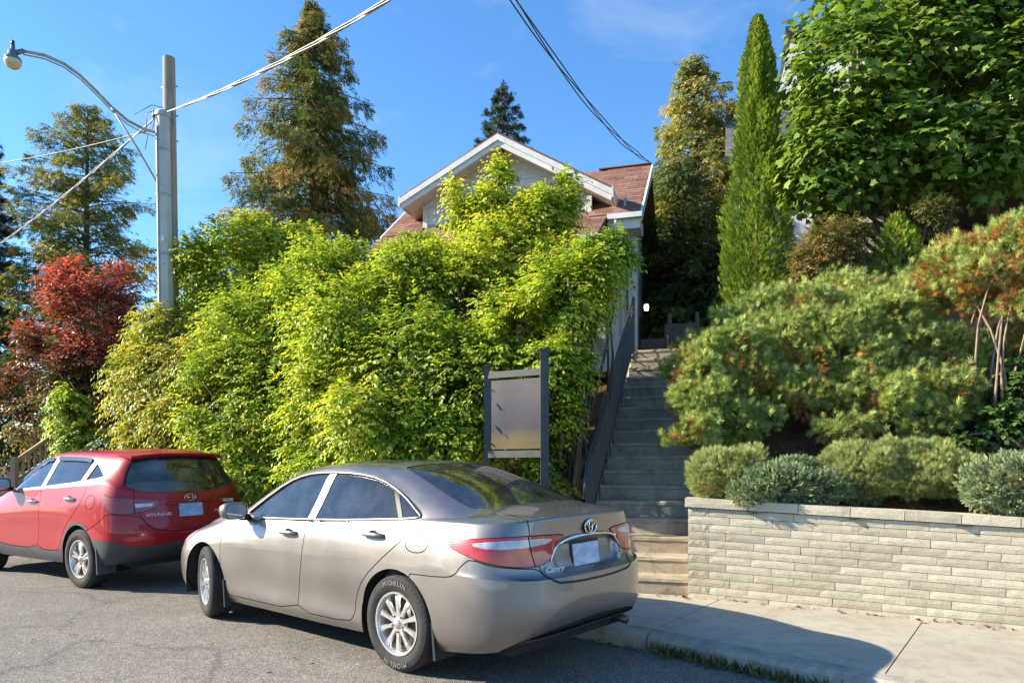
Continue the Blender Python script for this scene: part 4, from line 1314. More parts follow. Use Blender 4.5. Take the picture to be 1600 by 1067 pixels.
# gutter and eaves on the right, porch roof below on the left of it
mb = MB(); mb.hexa([hp(a, b, z_) for a in (2.02, 2.64) for b in (EB - .10, EB) for z_ in (EZ - .10, EZ - .01)]); mb.build('gutter', TRIM, house)
mb = MB(); mb.hexa([hp(a, b, z_) for a in (2.02, 2.6) for b in (EB, 0.25) for z_ in (EZ - .27, EZ - .07)]); mb.build('eave_board', WHITE, house)
def porch_z(b): return EZ + (b - EB) * .62 - .02
mb = MB(); mb.hexa([hp(a, b, porch_z(b) + t) for a in (-2.45, 2.0) for b in (-1.35, EB) for t in (-.06, 0)]); mb.build('porch_roof', SHIN, house)
shingled(1.0, 2.0, -1.35, EB, house, hp, porch_z, SHIN, seed=5)
shingled(-2.45, -1.4, -1.35, EB, house, hp, porch_z, SHIN, seed=6)
mb = MB(); mb.hexa([hp(a, b, z_) for a in (-2.5, 2.02) for b in (-1.42, -1.35) for z_ in (porch_z(-1.35) - .16, porch_z(-1.35) + .01)]); mb.build('gutter', TRIM, house)
mb = MB(); mb.tube([hp(2.16, EB - .06, EZ - .10), hp(2.18, EB - .04, EZ - .2), hp(2.26, .0 - .05, EZ - .5), hp(2.26, -.06, 3.4)], .035, 8); mb.build('downspout', TRIM, house)
# porch: posts, dark doorway, side wall, wall lamp
hexa_loc(hp, 2.27, 2.31, 0.02, 5.5, 3.2, 6.4).build('side_wall', GREYP, house)
hexa_loc(hp, 1.95, 2.22, -.02, 0.0 - .003, 4.9, 5.6).build('window', DARKIN, house)
hexa_loc(hp, 1.98, 2.12, -1.28, -1.14, 3.3, 5.2).build('porch_post', GREYP, house)
hexa_loc(hp, 2.34, 2.50, 0.15, 0.30, 3.3, 5.7).build('porch_post', simple('plain_white_post', (.60, .60, .60), .6, var=.1), house)  # white post, one even tone like the siding
hexa_loc(hp, 2.314, 2.34, 0.5, 1.3, 3.35, 5.3).build('door', simple('dark_red_door', (.08, .02, .018), .5, var=.2), house)
# wall lamp, lit
lampm = NT('lamp_glow')
_e = lampm.n('Emission'); _e.inputs[0].default_value = (1, .50, .12, 1); _e.inputs[1].default_value = 6
LAMPGLOW = lampm.done(_e)
lp = P(1010, 481, 12.35)
wl = thing('porch_lamp', 'small lit amber porch lamp beside the door', 'lamp', tuple(lp))
mb = MB(); mb.lathe([(.0, -.05), (.03, -.045), (.04, 0), (.035, .05), (0, .055)], 12, Matrix.Translation(lp)); mb.build('globe', LAMPGLOW, wl)
mb = MB(); mb.lathe([(.0, .10), (.03, .09), (.06, .05), (.055, .052), (0, .07)], 12, Matrix.Translation(lp)); mb.tube([lp + Vector((0, 0, .09)), lp + Vector((-.02, .12, .11)), lp + Vector((-.03, .2, .05))], .012, 6); mb.build('bracket', IRON, wl)

# fence at the head of the steps
FW = m_wood('weathered_fence_wood', (.10, .075, .06), (.24, .19, .15))
fe = thing('picket_fence', 'low brown wooden fence at the head of the steps', 'fence', at(1065, 535, 14.2))
for i, px in enumerate(np.linspace(1003, 1090, 22)):
    q = P(px, 532, 14.2 - (i * .012)); q.z = 3.33
    hgt = PZ(530 if px < 1040 else 508, 14.2) - 3.3
    mb = MB(); mb.box((q.x, q.y, 3.3 + hgt / 2), (.046, .018, hgt)); mb.build('picket', FW, fe)
for px, py in ((1046, 490), (1089, 488)):
    q = P(px, 532, 14.3); hgt = PZ(py, 14.3) - 3.3
    mb = MB(); mb.box((q.x, q.y, 3.3 + hgt / 2), (.075, .075, hgt)); mb.build('post', FW, fe)
for py in (508, 526):
    a = P(1046, py, 14.26); b = P(1089, py, 14.26)
    mb = MB(); mb.tube([a, b], .03, 4); mb.build('rail', FW, fe)
rngp = np.random.default_rng(88)
hostab = Vector((PX(1063, 12.6), 12.6, 3.42))
ho = thing('yellow_leaf_plant', 'bright yellow broad-leaved plant at the head of the steps', 'plant', tuple(hostab))
pp = np.array([tuple(hostab + Vector((random.uniform(-.14, .16), random.uniform(-.05, .05), 0))) for _ in range(16)])
ad = nz3(np.c_[rngp.normal(0, .7, 16), rngp.normal(-.1, .4, 16), rngp.uniform(.5, 1.2, 16)])
YL = leaf_mat('yellow_leaf', [(0, (.30, .32, .03)), (1, (.50, .45, .05))], .4)
foliage_obj('leaves', [instances(T_leaf(.55), pp, ad, rngp.normal(size=(16, 3)) + np.array([0, -1.2, .3]), rngp.uniform(.12, .24, 16), rngp.random(16))], YL, ho)
ub = P(1043, 530, 13.9)
us = thing('folded_parasol', 'folded red and white parasol leaning on the fence', 'parasol', (ub.x, ub.y, 3.33))
mb = MB(); mb.lathe([(.0, 0), (.05, .05), (.045, .3), (.012, .52), (0, .53)], 9, Matrix.Translation((ub.x, ub.y, 3.4))); mb.build('cloth', simple('red_cloth', (.50, .10, .10), .8, var=.5, scale=14), us)
mb = MB(); mb.tube([(ub.x, ub.y, 3.32), (ub.x, ub.y, 4.0)], .012, 6); mb.build('pole', TRIM, us)

# ------------------------------------------------------------------ neighbouring house on the right
NB = math.radians(17)
nA = Vector((math.cos(NB), -math.sin(NB), 0)); nB = Vector((math.sin(NB), math.cos(NB), 0))
NO = P(1142, 300, 16.0); NO.z = 0
def npt(a, b, z):
    q = NO + nA * a + nB * b
    return Vector((q.x, q.y, z))
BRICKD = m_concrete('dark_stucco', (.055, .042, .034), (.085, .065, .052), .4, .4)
nh = thing('neighbour_house', 'grey-roofed house with dark porch half hidden behind the maple', 'house', tuple(npt(0, 0, 3.3)))
hexa_loc(npt, 0.05, 11.0, 0.0, 7.0, 3.2, 8.25).build('wall', WHITE, nh)
nez, nrz = PZ(252, 15.9), PZ(160, 17.4)
def nroof(b): return nez + (nrz - nez) * (b + .35) / 1.85
mb = MB(); mb.hexa([npt(a, b, nroof(b) + t) for a in (-.12, 11.2) for b in (-.35, 1.5) for t in (-.07, 0)]); mb.build('roof_deck', SHIN2, nh)
shingled(-.12, 0.75, -.35, 1.5, nh, npt, nroof, SHIN2, L=.33, expo=.15, seed=8)
mb = MB(); mb.hexa([npt(a, b, nrz - (b - 1.5) * .5 + t) for a in (-.12, 11.2) for b in (1.5, 7.5) for t in (-.07, 0)]); mb.build('roof_deck', SHIN2, nh)
mb = MB(); mb.hexa([npt(a, b, z_) for a in (-.14, 11.2) for b in (-.43, -.35) for z_ in (nez - .17, nez - .01)]); mb.build('gutter', simple('dark_green_gutter', (.02, .04, .035), .5), nh)
hexa_loc(npt, 0.2, 0.5, -.03, -.004, 6.0, 7.6).build('window', simple('tan_board', (.33, .22, .12), .7, var=.2), nh)
# upper gable rising above the maple
gp = P(1226, 70, 17.0)
ga = (gp - NO).dot(nA)
mb = MB()
zt = PZ(72, 17.0)
poly = [npt(ga - .12, 1.2, zt - 1.0), npt(ga + .12, 1.2, zt - .02), npt(ga + 1.2, 1.2, zt), npt(ga + 3.2, 1.2, zt), npt(ga + 3.2, 1.2, nrz - .6), npt(ga - .35, 1.2, nrz - .6)]
mb.prism(poly, nB * 4.0); mb.build('upper_wall', WHITE, nh)
mb = MB(); mb.hexa([npt(a, b, z_) for a in (ga - .02, ga + 3.4) for b in (.85, 5.4) for z_ in (zt, zt + .12)]); mb.build('upper_roof', simple('dark_green_trim', (.015, .035, .035), .5), nh)
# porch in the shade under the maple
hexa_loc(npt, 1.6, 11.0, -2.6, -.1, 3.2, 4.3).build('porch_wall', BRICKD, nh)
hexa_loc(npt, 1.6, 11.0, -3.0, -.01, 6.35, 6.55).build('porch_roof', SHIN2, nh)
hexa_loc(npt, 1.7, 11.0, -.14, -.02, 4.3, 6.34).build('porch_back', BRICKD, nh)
pw = P(1550, 330, 12.4); a_ = (pw - NO).dot(nA)
CEDW = m_wood('orange_cedar_post', (.20, .085, .035), (.36, .17, .075))
hexa_loc(npt, a_ - .10, a_ + .10, -2.5, -2.3, 4.3, 6.34).build('porch_post', CEDW, nh)
wq = P(1346, 392, 13.2); a_ = (wq - NO).dot(nA)
wn_ = hexa_loc(npt, a_ - .30, a_ + .35, -2.64, -2.603, 4.32, 5.9).build('window', TRIM, nh)
hexa_loc(npt, a_ - .22, a_ + .27, -2.66, -2.642, 4.42, 5.8).build('pane', PANE, wn_)
hexa_loc(npt, a_ - .40, a_ + .45, -2.74, -2.60, PZ(408, 13.2), PZ(385, 13.2)).build('sill', TRIM, wn_)

# ------------------------------------------------------------------ poles, lamp, cables
POLEW = m_wood('pole_wood', (.20, .16, .125), (.43, .37, .30), (1, 1, .06), .85, .6, 16)
GALV = simple('weathered_concrete_pole', (.46, .46, .44), 0.75, var=0.16, scale=3, bump=0.25, bscale=50, spec=.3)
STEELA = simple('lamp_arm_steel', (.36, .35, .31), 0.5, 0.3, var=0.25, scale=9)
YP = 12.2
pb = Vector((PX(271, YP + .28), YP + .28, 1.2)); pt = P(264, 91, YP + .28)
up_ = thing('utility_pole', 'weathered wooden utility pole behind the grey lamp pole', 'pole', tuple(pb))
mb = MB(); n_ = 10; mb.tube([pb.lerp(pt, i / n_) for i in range(n_ + 1)], [.135 - .035 * i / n_ for i in range(n_ + 1)], 14); mb.build('shaft', POLEW, up_, 40)
lb_ = Vector((PX(264, YP), YP, 1.1)); lt = P(254, 178, YP)
sl_ = thing('street_lamp', 'grey street lamp pole with curved arm reaching out to the left', 'street lamp', tuple(lb_))
mb = MB(); mb.tube([lb_.lerp(lt, i / 6) for i in range(7)], [.145 - .03 * i / 6 for i in range(7)], 8); mb.build('pole', GALV, sl_, 20)
mb = MB(); mb.lathe([(.0, .05), (.09, .045), (.13, .0), (.13, -.06)], 8, Matrix.Translation(lt)); mb.build('cap', GALV, sl_)
lampP = P(20, 88, 10.45)
def armpt(px, py, t): return P(px, py, YP + (10.5 - YP) * t)
arm = [armpt(246, 208, 0), armpt(225, 202, .09), armpt(200, 189, .21), armpt(175, 168, .33), armpt(150, 142, .45), armpt(125, 118, .58), armpt(100, 100, .7), armpt(70, 87, .83), armpt(36, 80, .97)]
mb = MB(); mb.tube(arm, .024, 8); mb.build('arm', STEELA, sl_)
mb = MB(); mb.tube([a + Vector((0, 0, -.07 + .02 * (i / 8))) for i, a in enumerate(arm)], .012, 6); mb.build('arm_conduit', STEELA, sl_)
mb = MB(); mb.tube([armpt(253, 298, .0), armpt(215, 232, .17), armpt(172, 165, .34)], .017, 6); mb.build('brace', STEELA, sl_)
HOODM = simple('blue_grey_lamp_hood', (.13, .16, .21), 0.4, 0.2, var=0.2)
LM = Matrix.Translation(lampP) @ Matrix.Scale(.80, 4)
mb = MB(); mb.lathe([(.0, .20), (.035, .20), (.04, .12), (.075, .09), (.085, .01), (.13, -.03), (.145, -.075), (.14, -.08), (0, -.05)], 20, LM)
mb.tube([arm[-1], lampP + Vector((.05, 0, .05))], .035, 8)
head = mb.build('lamp_head', HOODM, sl_)
t = NT('ribbed_lamp_glass')
_w = t.n('TexWave'); _w.inputs['Scale'].default_value = 26
t.l(t.n('TexCoord').outputs['Object'], _w.inputs['Vector'])
LENS = t.done(t.bsdf((.62, .50, .30), 0.22, normal=t.bump(_w.outputs[0], .4, .01), spec=.6))
mb = MB(); mb.lathe([(.138, -.08), (.142, -.11), (.125, -.17), (.08, -.215), (0, -.235)], 20, LM); mb.build('globe', LENS, head)
mb = MB(); mb.lathe([(0, .285), (.03, .28), (.032, .20), (0, .199)], 12, LM); mb.build('photocell', simple('photocell_dark', (.03, .035, .05), .4), head)
# parking sign on the lamp pole
ps = P(248, 516, YP - .2)
sg = thing('parking_sign', 'small grey-white street sign half hidden in leaves on the pole', 'sign', tuple(ps))
mb = MB(); mb.box(ps, (.165, .006, .34), Matrix.Rotation(.35, 3, 'Z') @ Matrix.Rotation(-.05, 3, 'Y')); mb.build('plate', simple('faded_sign', (.42, .47, .52), .5, var=.25, scale=20), sg)
mb = MB(); mb.box(ps + Vector((.12, .11, 0)), (.16, .03, .03), Matrix.Rotation(.6, 3, 'Z')); mb.build('bracket', STEELA, sg)
for dz, sz_ in ((.06, .05), (-.06, .03)):
    for dx in ((0,) if sz_ > .04 else (-.04, .04)):
        mb = MB(); mb.box(ps + Vector((dx, -.006, dz)), (sz_, .006, sz_ * .8), Matrix.Rotation(.35, 3, 'Z')); mb.build('print', simple('sign_print', (.07, .10, .15), .6), sg)

WIREL = simple('pale_cable', (.30, .285, .265), 0.5, 0.2, var=0.3, scale=30)
WIRED = simple('dark_cable', (.03, .032, .036), 0.5)
def catenary(a, b, sag, n=40):
    a = Vector(a); b = Vector(b)
    return [a.lerp(b, i / n) - Vector((0, 0, sag * 4 * (i / n) * (1 - i / n))) for i in range(n + 1)]
def cable(name, label, a, b, sag, strands, r, mat, twist=0, off=.02, n=60, wobble=0):
    root = thing(name, label, 'cable', tuple(a)) if strands > 1 else None
    core = catenary(a, b, sag, n)
    obs = []
    for k in range(strands):
        mb = MB(); pts = []
        for i, p in enumerate(core):
            ang = twist * i / n * 2 * math.pi + k * 2 * math.pi / strands
            s = off * min(1, 6 * i / n + .1)
            pts.append(p + Vector((math.cos(ang) * s * .5, math.cos(ang) * s * .4, math.sin(ang) * s)))
        mb.tube(pts, r, 6)
        o = mb.build('strand' if root else name, mat, root)
        obs.append(o)
    if not root: tag(obs[0], label, 'cable')
    return root
A0 = P(252, 178, YP + .1)
cable('cable_bundle', 'thick bundle of pale cables from the pole up to the top right', A0, (6.05, 1.4, 7.45), .80, 4, .009, WIREL, 5, .022, 90)
cable('cable_bundle', 'pale cable bundle running from the pole down to the left edge', A0 + Vector((-.05, 0, -.02)), (-16.2, 21.0, 7.3), .18, 3, .009, WIREL, 5, .018, 60)
cable('service_wire', 'two dark wires dropping from the top centre to the cedar', hp(2.56, RB - .02, RZ + .06), P(700, -160, 5.2), .30, 3, .007, WIRED, 1.2, .05, 60)
cable('thin_wire', 'thin dark wire crossing at the left behind the conifer', P(230, 205, 14), P(-60, 262, 21), .1, 1, .011, WIRED, 0, 0, 20)
# tied wire ends and insulator on the lamp pole
mb = MB()
for k in range(6):
    r_ = random.Random(k); e = A0 + Vector((r_.uniform(-.05, .1), -.12, r_.uniform(-.05, .05)))
    f_ = e + Vector((r_.uniform(-.5, .35), r_.uniform(-.1, .1), r_.uniform(-.7, -.05)))
    mb.tube([e, (e + f_) / 2 + Vector((r_.uniform(-.1, .1), 0, .1)), f_], .006, 5)
mb.build('wire_ends', WIRED, sl_)
mb = MB(); q = P(243, 181, YP); mb.lathe([(0, .06), (.05, .05), (.04, .02), (.06, 0), (.04, -.04), (0, -.05)], 10, Matrix.Translation(q)); mb.build('insulator', simple('insulator_dark', (.05, .035, .05), .3), sl_)

# ------------------------------------------------------------------ sign in front of the hedge
SGP = simple('dark_grey_sign_post', (.05, .052, .05), 0.55, var=.2, scale=8, bump=.15)
ys = 7.95
sb = P(852, 735, ys); sb.z = 0.45
sn = thing('yard_sign', 'grey framed yard sign with a purple panel in front of the hedge', 'sign', tuple(sb))
rt, rb_ = P(851, 547, ys), P(853, 700, ys); lt_ = P(760, 573, ys + .35)
def vpost(px, ytop, Y, w):
    top = P(px, ytop, Y); zb = .4
    mb = MB(); mb.box((top.x, top.y, (top.z + zb) / 2), (w, w, top.z - zb)); p_ = mb.build('post', SGP, sn)
    mb = MB(); mb.box((top.x, top.y, top.z + .012), (w * 1.35, w * 1.35, .022)); mb.box((top.x, top.y, top.z - .06), (w * 1.15, w * 1.15, .02)); mb.build('post_cap', SGP, p_)
    return top
tR = vpost(851, 549, ys, .092); tL = vpost(761, 574, ys + .38, .07)
dirv = Vector((tL.x - tR.x, tL.y - tR.y, 0)).normalized(); ln_ = (Vector((tL.x, tL.y)) - Vector((tR.x, tR.y))).length
ang_ = math.atan2(dirv.y, dirv.x)
mid = Vector(((tL.x + tR.x) / 2, (tL.y + tR.y) / 2, 0))
RM = Matrix.Rotation(ang_, 3, 'Z')
def srail(py, hgt, nm='rail'):
    zc = PZ(py, ys + .15); mb = MB(); mb.box((mid.x, mid.y, zc), (ln_ - .05, .05, hgt), RM); mb.build(nm, SGP, sn)
srail(583, .075); srail(709, .08)
t = NT('sign_panel')
c_ = t.n('TexCoord'); sx = t.n('SeparateXYZ'); t.l(c_.outputs['Generated'], sx.inputs[0])
band = t.ramp(sx.outputs[2], [(0.0, (.12, .09, .035)), (.15, (.115, .088, .035)), (.30, (.05, .046, .052)), (.6, (.065, .06, .068)), (1.0, (.09, .08, .082))])
nz_ = t.noise(2.2, 2, .4, coord='Generated')
band = t.mix(band, t.ramp(nz_.outputs[0], [(.38, (.72, .74, .92)), (.62, (1.15, 1.06, 1.02))]), .6, 'MULTIPLY')
PANEL = t.done(t.bsdf(band, .4, spec=.4))
zc0, zc1 = PZ(701, ys + .15), PZ(592, ys + .15)
mb = MB(); mb.box((0, 0, 0), (ln_ - .10, .014, zc1 - zc0)); o = mb.build('panel', PANEL, sn)
o.matrix_parent_inverse = Matrix.Identity(4); o.location = Vector((mid.x, mid.y, (zc0 + zc1) / 2)) - Vector(sn['_base']); o.rotation_euler = (0, 0, ang_)

# ------------------------------------------------------------------ wooden handrail at the left
HW = m_wood('handrail_wood', (.22, .16, .10), (.42, .33, .22))
hr = thing('wooden_handrail', 'wooden stair handrail with square balusters behind the red car', 'railing', at(60, 740, 13.2))
ra, rb2 = P(22, 722, 12.6), P(101, 668, 14.0)
mb = MB(); mb.tube([ra, rb2], .045, 4); mb.build('top_rail', HW, hr)
ra2, rb3 = P(22, 752, 12.6), P(101, 700, 14.0)
mb = MB(); mb.tube([ra2, rb3], .03, 4); mb.build('bottom_rail', HW, hr)
for i in range(9):
    f = (i + .5) / 9; a = ra.lerp(rb2, f); b = ra2.lerp(rb3, f)
    mb = MB(); mb.hexa([Vector((a.x + dx, a.y + dy, z_)) for dx in (-.018, .018) for dy in (-.018, .018) for z_ in (b.z, a.z)]); mb.build('baluster', HW, hr)
for f in (0, 1):
    a = ra.lerp(rb2, f); mb = MB(); mb.box((a.x, a.y, a.z - .4), (.085, .085, 1.0)); mb.build('post', HW, hr)
# concrete steps beside it
ls = thing('side_steps', 'narrow concrete steps climbing beside the wooden handrail', 'stairs', at(30, 760, 12.4))
for k in range(7):
    q = P(8 + k * 12, 775, 12.4 + .22 * k); mb = MB(); mb.box((q.x - .2, q.y + .2, .25 + .17 * k - .3), (1.3, .34, .75), Matrix.Rotation(.6, 3, 'Z')); mb.build('step', STEPM, ls)

# ------------------------------------------------------------------ weeds and fallen leaves in the gutter
rng = np.random.default_rng(101)
wp = []; wd = []
for i in range(len(KL) - 1):
    x = KL[i].x
    if x < .3 or x > 3.2: continue
    dens = 75 if x < 2.2 else 34
    for _ in range(dens):
        f = rng.random(); q = KL[i].lerp(KL[i + 1], f) + KN[i] * rng.normal(-.045, .032)
        if vnoise(np.array([[q.x * 2.6, q.y * 2.6, 1.5]]))[0] < .50: continue
        wp.append((q.x, q.y, float(road_z(q.x)) + GUT + .004)); wd.append((rng.normal(0, .5), rng.normal(0, .5), 1))
wp = np.array(wp); wd = np.array(wd)
GR = leaf_mat('gutter_grass', [(0, (.03, .055, .012)), (.6, (.08, .11, .02)), (1, (.22, .18, .06))], .35)
g = foliage_obj('gutter_weeds', [instances(T_rhomb(.16), wp, wd, rand_dir(len(wp), rng), rng.uniform(.035, .115, len(wp)), rng.random(len(wp)))], GR, None)
tag(g, 'low green weeds sprouting along the gutter beside the kerb', 'weeds')
DEADL = leaf_mat('fallen_leaf', [(0, (.12, .06, .025)), (.5, (.26, .15, .06)), (1, (.42, .33, .18))], .25, .7, .15)
lp_ = []; 
for i in range(len(KL) - 1):
    x = KL[i].x
    if x < .2 or x > 3.4: continue
    for _ in range(9):
        q = KL[i].lerp(KL[i + 1], rng.random()) + KN[i] * (-abs(rng.normal(.03, .06)))
        lp_.append((q.x, q.y, float(road_z(q.x)) + GUT + .012))
for _ in range(60):
    s_ = rng.uniform(-1, 3); q = WA + WDIR * s_ - WN * abs(rng.normal(.03, .05)); lp_.append((q.x, q.y, walk_z(q.x, q.y) + .01))
for _ in range(46):
    k_ = rng.integers(0, 17); q = in_stair(rng.uniform(.02, 1.0), TREAD * k_ + rng.uniform(.05, .25), Z0 + RISE * (k_ + 1) + .012); lp_.append(tuple(q))
for _ in range(26):
    lp_.append((rng.uniform(-4, 1.5), rng.uniform(3.6, 6.0), .012))
lp_ = np.array(lp_); n_ = len(lp_)
g = foliage_obj('fallen_leaves', [instances(T_leaf(.6), lp_, np.c_[rng.normal(size=(n_, 2)), rng.normal(0, .15, n_)], np.c_[rng.normal(0, .4, (n_, 2)), np.ones(n_)], rng.uniform(.03, .06, n_), rng.random(n_))], DEADL, None)
tag(g, 'dry brown leaves scattered in the gutter and on the steps', 'leaves')
# needle litter on the bed
pl_ = []
for _ in range(2600):
    s_ = rng.uniform(0, 3.4); d_ = rng.uniform(.25, 1.9); q = WA + WDIR * s_ + WN * d_; pl_.append((q.x, q.y, bank_z(q.x, q.y) + .015))
pl_ = np.array(pl_); n_ = len(pl_)
g = foliage_obj('needle_litter', [instances(T_rhomb(.2), pl_, np.c_[rng.normal(size=(n_, 2)), rng.normal(0, .25, n_)], np.c_[rng.normal(0, .4, (n_, 2)), np.ones(n_)], rng.uniform(.03, .08, n_), rng.random(n_))], BROWNN, None)
tag(g, 'brown needle litter on the bed under the pines', 'litter')

# straps, conduit and a tag on the poles
for f_ in (.62, .78, .90):
    q = lb_.lerp(lt, f_); r_ = .145 - .03 * f_
    mb = MB(); mb.lathe([(r_ + .004, -.02), (r_ + .008, -.015), (r_ + .008, .015), (r_ + .004, .02)], 8, Matrix.Translation(q)); mb.build('strap', STEELA, sl_)
mb = MB(); mb.tube([lb_.lerp(lt, f_) + Vector((-.05, -.135 + .03 * f_, 0)) for f_ in np.linspace(.1, .96, 8)], .018, 6); mb.build('conduit', STEELA, sl_)
q = lb_.lerp(lt, .66); mb = MB(); mb.box(q + Vector((.03, -.135, 0)), (.06, .006, .10)); mb.build('pole_tag', TRIM, sl_)
for f_ in (.80, .86, .93):
    q = pb.lerp(pt, f_); mb = MB(); mb.tube([q + Vector((-.14, 0, 0)), q + Vector((.16, -.02, .01))], .012, 6); mb.build('bolt', STEELA, up_)
# ------------------------------------------------------------------ cars
def natural_spline(t, Y, tq):
    """natural cubic spline through Y (n, ...) at parameters t, sampled at tq"""
    n = len(t); Y = np.asarray(Y, float); sh = Y.shape[1:]; Yf = Y.reshape(n, -1)
    if n == 2:
        w = ((tq - t[0]) / (t[1] - t[0]))[:, None]
        return (Yf[0] * (1 - w) + Yf[1] * w).reshape((len(tq),) + sh)
    h = np.diff(t)
    A = np.zeros((n, n)); B = np.zeros((n, Yf.shape[1]))
    A[0, 0] = A[-1, -1] = 1
    for i in range(1, n - 1):
        A[i, i - 1] = h[i - 1]; A[i, i] = 2 * (h[i - 1] + h[i]); A[i, i + 1] = h[i]
        B[i] = 6 * ((Yf[i + 1] - Yf[i]) / h[i] - (Yf[i] - Yf[i - 1]) / h[i - 1])
    M = np.linalg.solve(A, B)
    k = np.clip(np.searchsorted(t, tq, side='right') - 1, 0, n - 2)
    hk = h[k][:, None]; a = (t[k + 1] - tq)[:, None]; b = (tq - t[k])[:, None]
    out = M[k] * a ** 3 / (6 * hk) + M[k + 1] * b ** 3 / (6 * hk) + (Yf[k] / hk - M[k] * hk / 6) * a + (Yf[k + 1] / hk - M[k + 1] * hk / 6) * b
    return out.reshape((len(tq),) + sh)

class TM:
    """triangle soup on a shared vertex table: position, normal, and lookup attributes"""
    def __init__(s, tab, tri): s.tab = tab; s.tri = tri
def car_grid(rows, creases, ids=None, nu=300, nv=12, soft=2, deform=None):
    T = np.array(rows, float)                      # layers x stations x 3
    R, C, _ = T.shape
    mir = np.array([1, -1, 1.0])
    E = np.concatenate([T[:, 2:0:-1] * mir, T, T[:, -2:-4:-1] * mir], 1)
    ch = np.linalg.norm(np.diff(E[1:7], axis=1), axis=2).mean(0)
    t = np.concatenate([[0], np.cumsum(ch)])
    tq = np.linspace(t[2], t[2 + C - 1], nu)
    G = natural_spline(t, np.swapaxes(E, 0, 1), tq)       # nu x R x 3
    G = np.swapaxes(G, 0, 1)
    ids = np.array(ids if ids is not None else range(R), float)
    crow = [int(np.argmin(abs(ids - c))) for c in creases]
    segs = sorted(set([0] + crow + [R - 1]))
    out = []; vr = []
    for a, b in zip(segs, segs[1:]):
        tt = np.arange(a, b + 1, dtype=float)
        ck = np.linalg.norm(np.diff(G[a:b + 1], axis=0), axis=2).mean(1) + .02
        tp = np.concatenate([[0], np.cumsum(np.sqrt(ck))])
        q = np.concatenate([np.linspace(tp[i], tp[i + 1], nv, endpoint=False) for i in range(b - a)] + [[tp[-1]]])
        qi = np.concatenate([np.linspace(i, i + 1, nv, endpoint=False) for i in range(a, b)] + [[b]])
        S = natural_spline(tp, G[a:b + 1], q)
        if out: S = S[1:]; qi = qi[1:]
        out.append(S); vr.append(qi)
    S = np.concatenate(out); vr = np.concatenate(vr)
    vr = np.interp(vr, np.arange(R), ids)
    S[:, 0, 1] = 0; S[:, -1, 1] = 0
    lockrow = np.array([min(abs(v - c) for c in creases) < .04 if creases else False for v in vr])
    for _ in range(soft):
        Q = S.copy()
        Q[1:-1, 1:-1] = .5 * S[1:-1, 1:-1] + .125 * (S[2:, 1:-1] + S[:-2, 1:-1] + S[1:-1, 2:] + S[1:-1, :-2])
        Q[lockrow] = S[lockrow]
        S = Q
    if deform is not None: S = deform(S)
    du = np.gradient(S, axis=1); dv = np.gradient(S, axis=0)
    # mirrored derivative at the centre line
    du[:, 0] = S[:, 1] - S[:, 1] * mir; du[:, -1] = S[:, -2] * mir - S[:, -2]
    N = nz3(np.cross(dv, du))
    c = S.mean((0, 1)); c[1] = 0
    if (N * (S - c)).sum() < 0: N = -N
    r5 = int(np.argmin(abs(vr - 5)))
    s = np.concatenate([[0], np.cumsum(np.linalg.norm(np.diff(S[r5], axis=0), axis=1))])
    nvv, nuu = S.shape[:2]
    tab = np.concatenate([S.reshape(-1, 3), N.reshape(-1, 3), np.tile(s, nvv)[:, None], np.repeat(vr, nuu)[:, None]], 1)
    idx = np.arange(nvv * nuu).reshape(nvv, nuu)
    a, b, c_, d = idx[:-1, :-1].ravel(), idx[:-1, 1:].ravel(), idx[1:, 1:].ravel(), idx[1:, :-1].ravel()
    tri = np.concatenate([np.c_[a, b, c_], np.c_[a, c_, d]])
    # orient outward
    p = tab[tri[:, :3]][:, :, :3]; fn = np.cross(p[:, 1] - p[:, 0], p[:, 2] - p[:, 0])
    if (fn * tab[tri[:, 0], 3:6]).sum() < 0: tri = tri[:, ::-1]
    return TM(tab, tri)

def clip(tm, f):
    """split by the sign of a field given per vertex: (inside f<0, outside)"""
    tab, tri = tm.tab, tm.tri
    fv = f(tab)
    fv = np.where(np.abs(fv) < 1e-7, 1e-7, fv)
    ins = fv[tri] < 0; cnt = ins.sum(1)
    tin = [tri[cnt == 3]]; tout = [tri[cnt == 0]]
    mix = tri[(cnt > 0) & (cnt < 3)]
    new = []; cache = {}; nb = len(tab)
    ti = []; to = []
    def cut(i, j):
        k = (i, j) if i < j else (j, i)
        if k not in cache:
            w = fv[k[0]] / (fv[k[0]] - fv[k[1]])
            cache[k] = nb + len(new); new.append(tab[k[0]] * (1 - w) + tab[k[1]] * w)
        return cache[k]
    for t3 in mix.tolist():
        s = [fv[i] < 0 for i in t3]
        lone = s.index(True) if sum(s) == 1 else s.index(False)
        a, b, c = t3[lone], t3[(lone + 1) % 3], t3[(lone + 2) % 3]
        ab, ac = cut(a, b), cut(a, c)
        one = [(a, ab, ac)]; two = [(ab, b, c), (ab, c, ac)]
        if sum(s) == 1: ti += one; to += two
        else: to += one; ti += two
    tab2 = np.concatenate([tab, np.array(new)]) if new else tab
    e = np.zeros((0, 3), int)
    return (TM(tab2, np.concatenate(tin + ([np.array(ti)] if ti else [e]))), TM(tab2, np.concatenate(tout + ([np.array(to)] if to else [e]))))

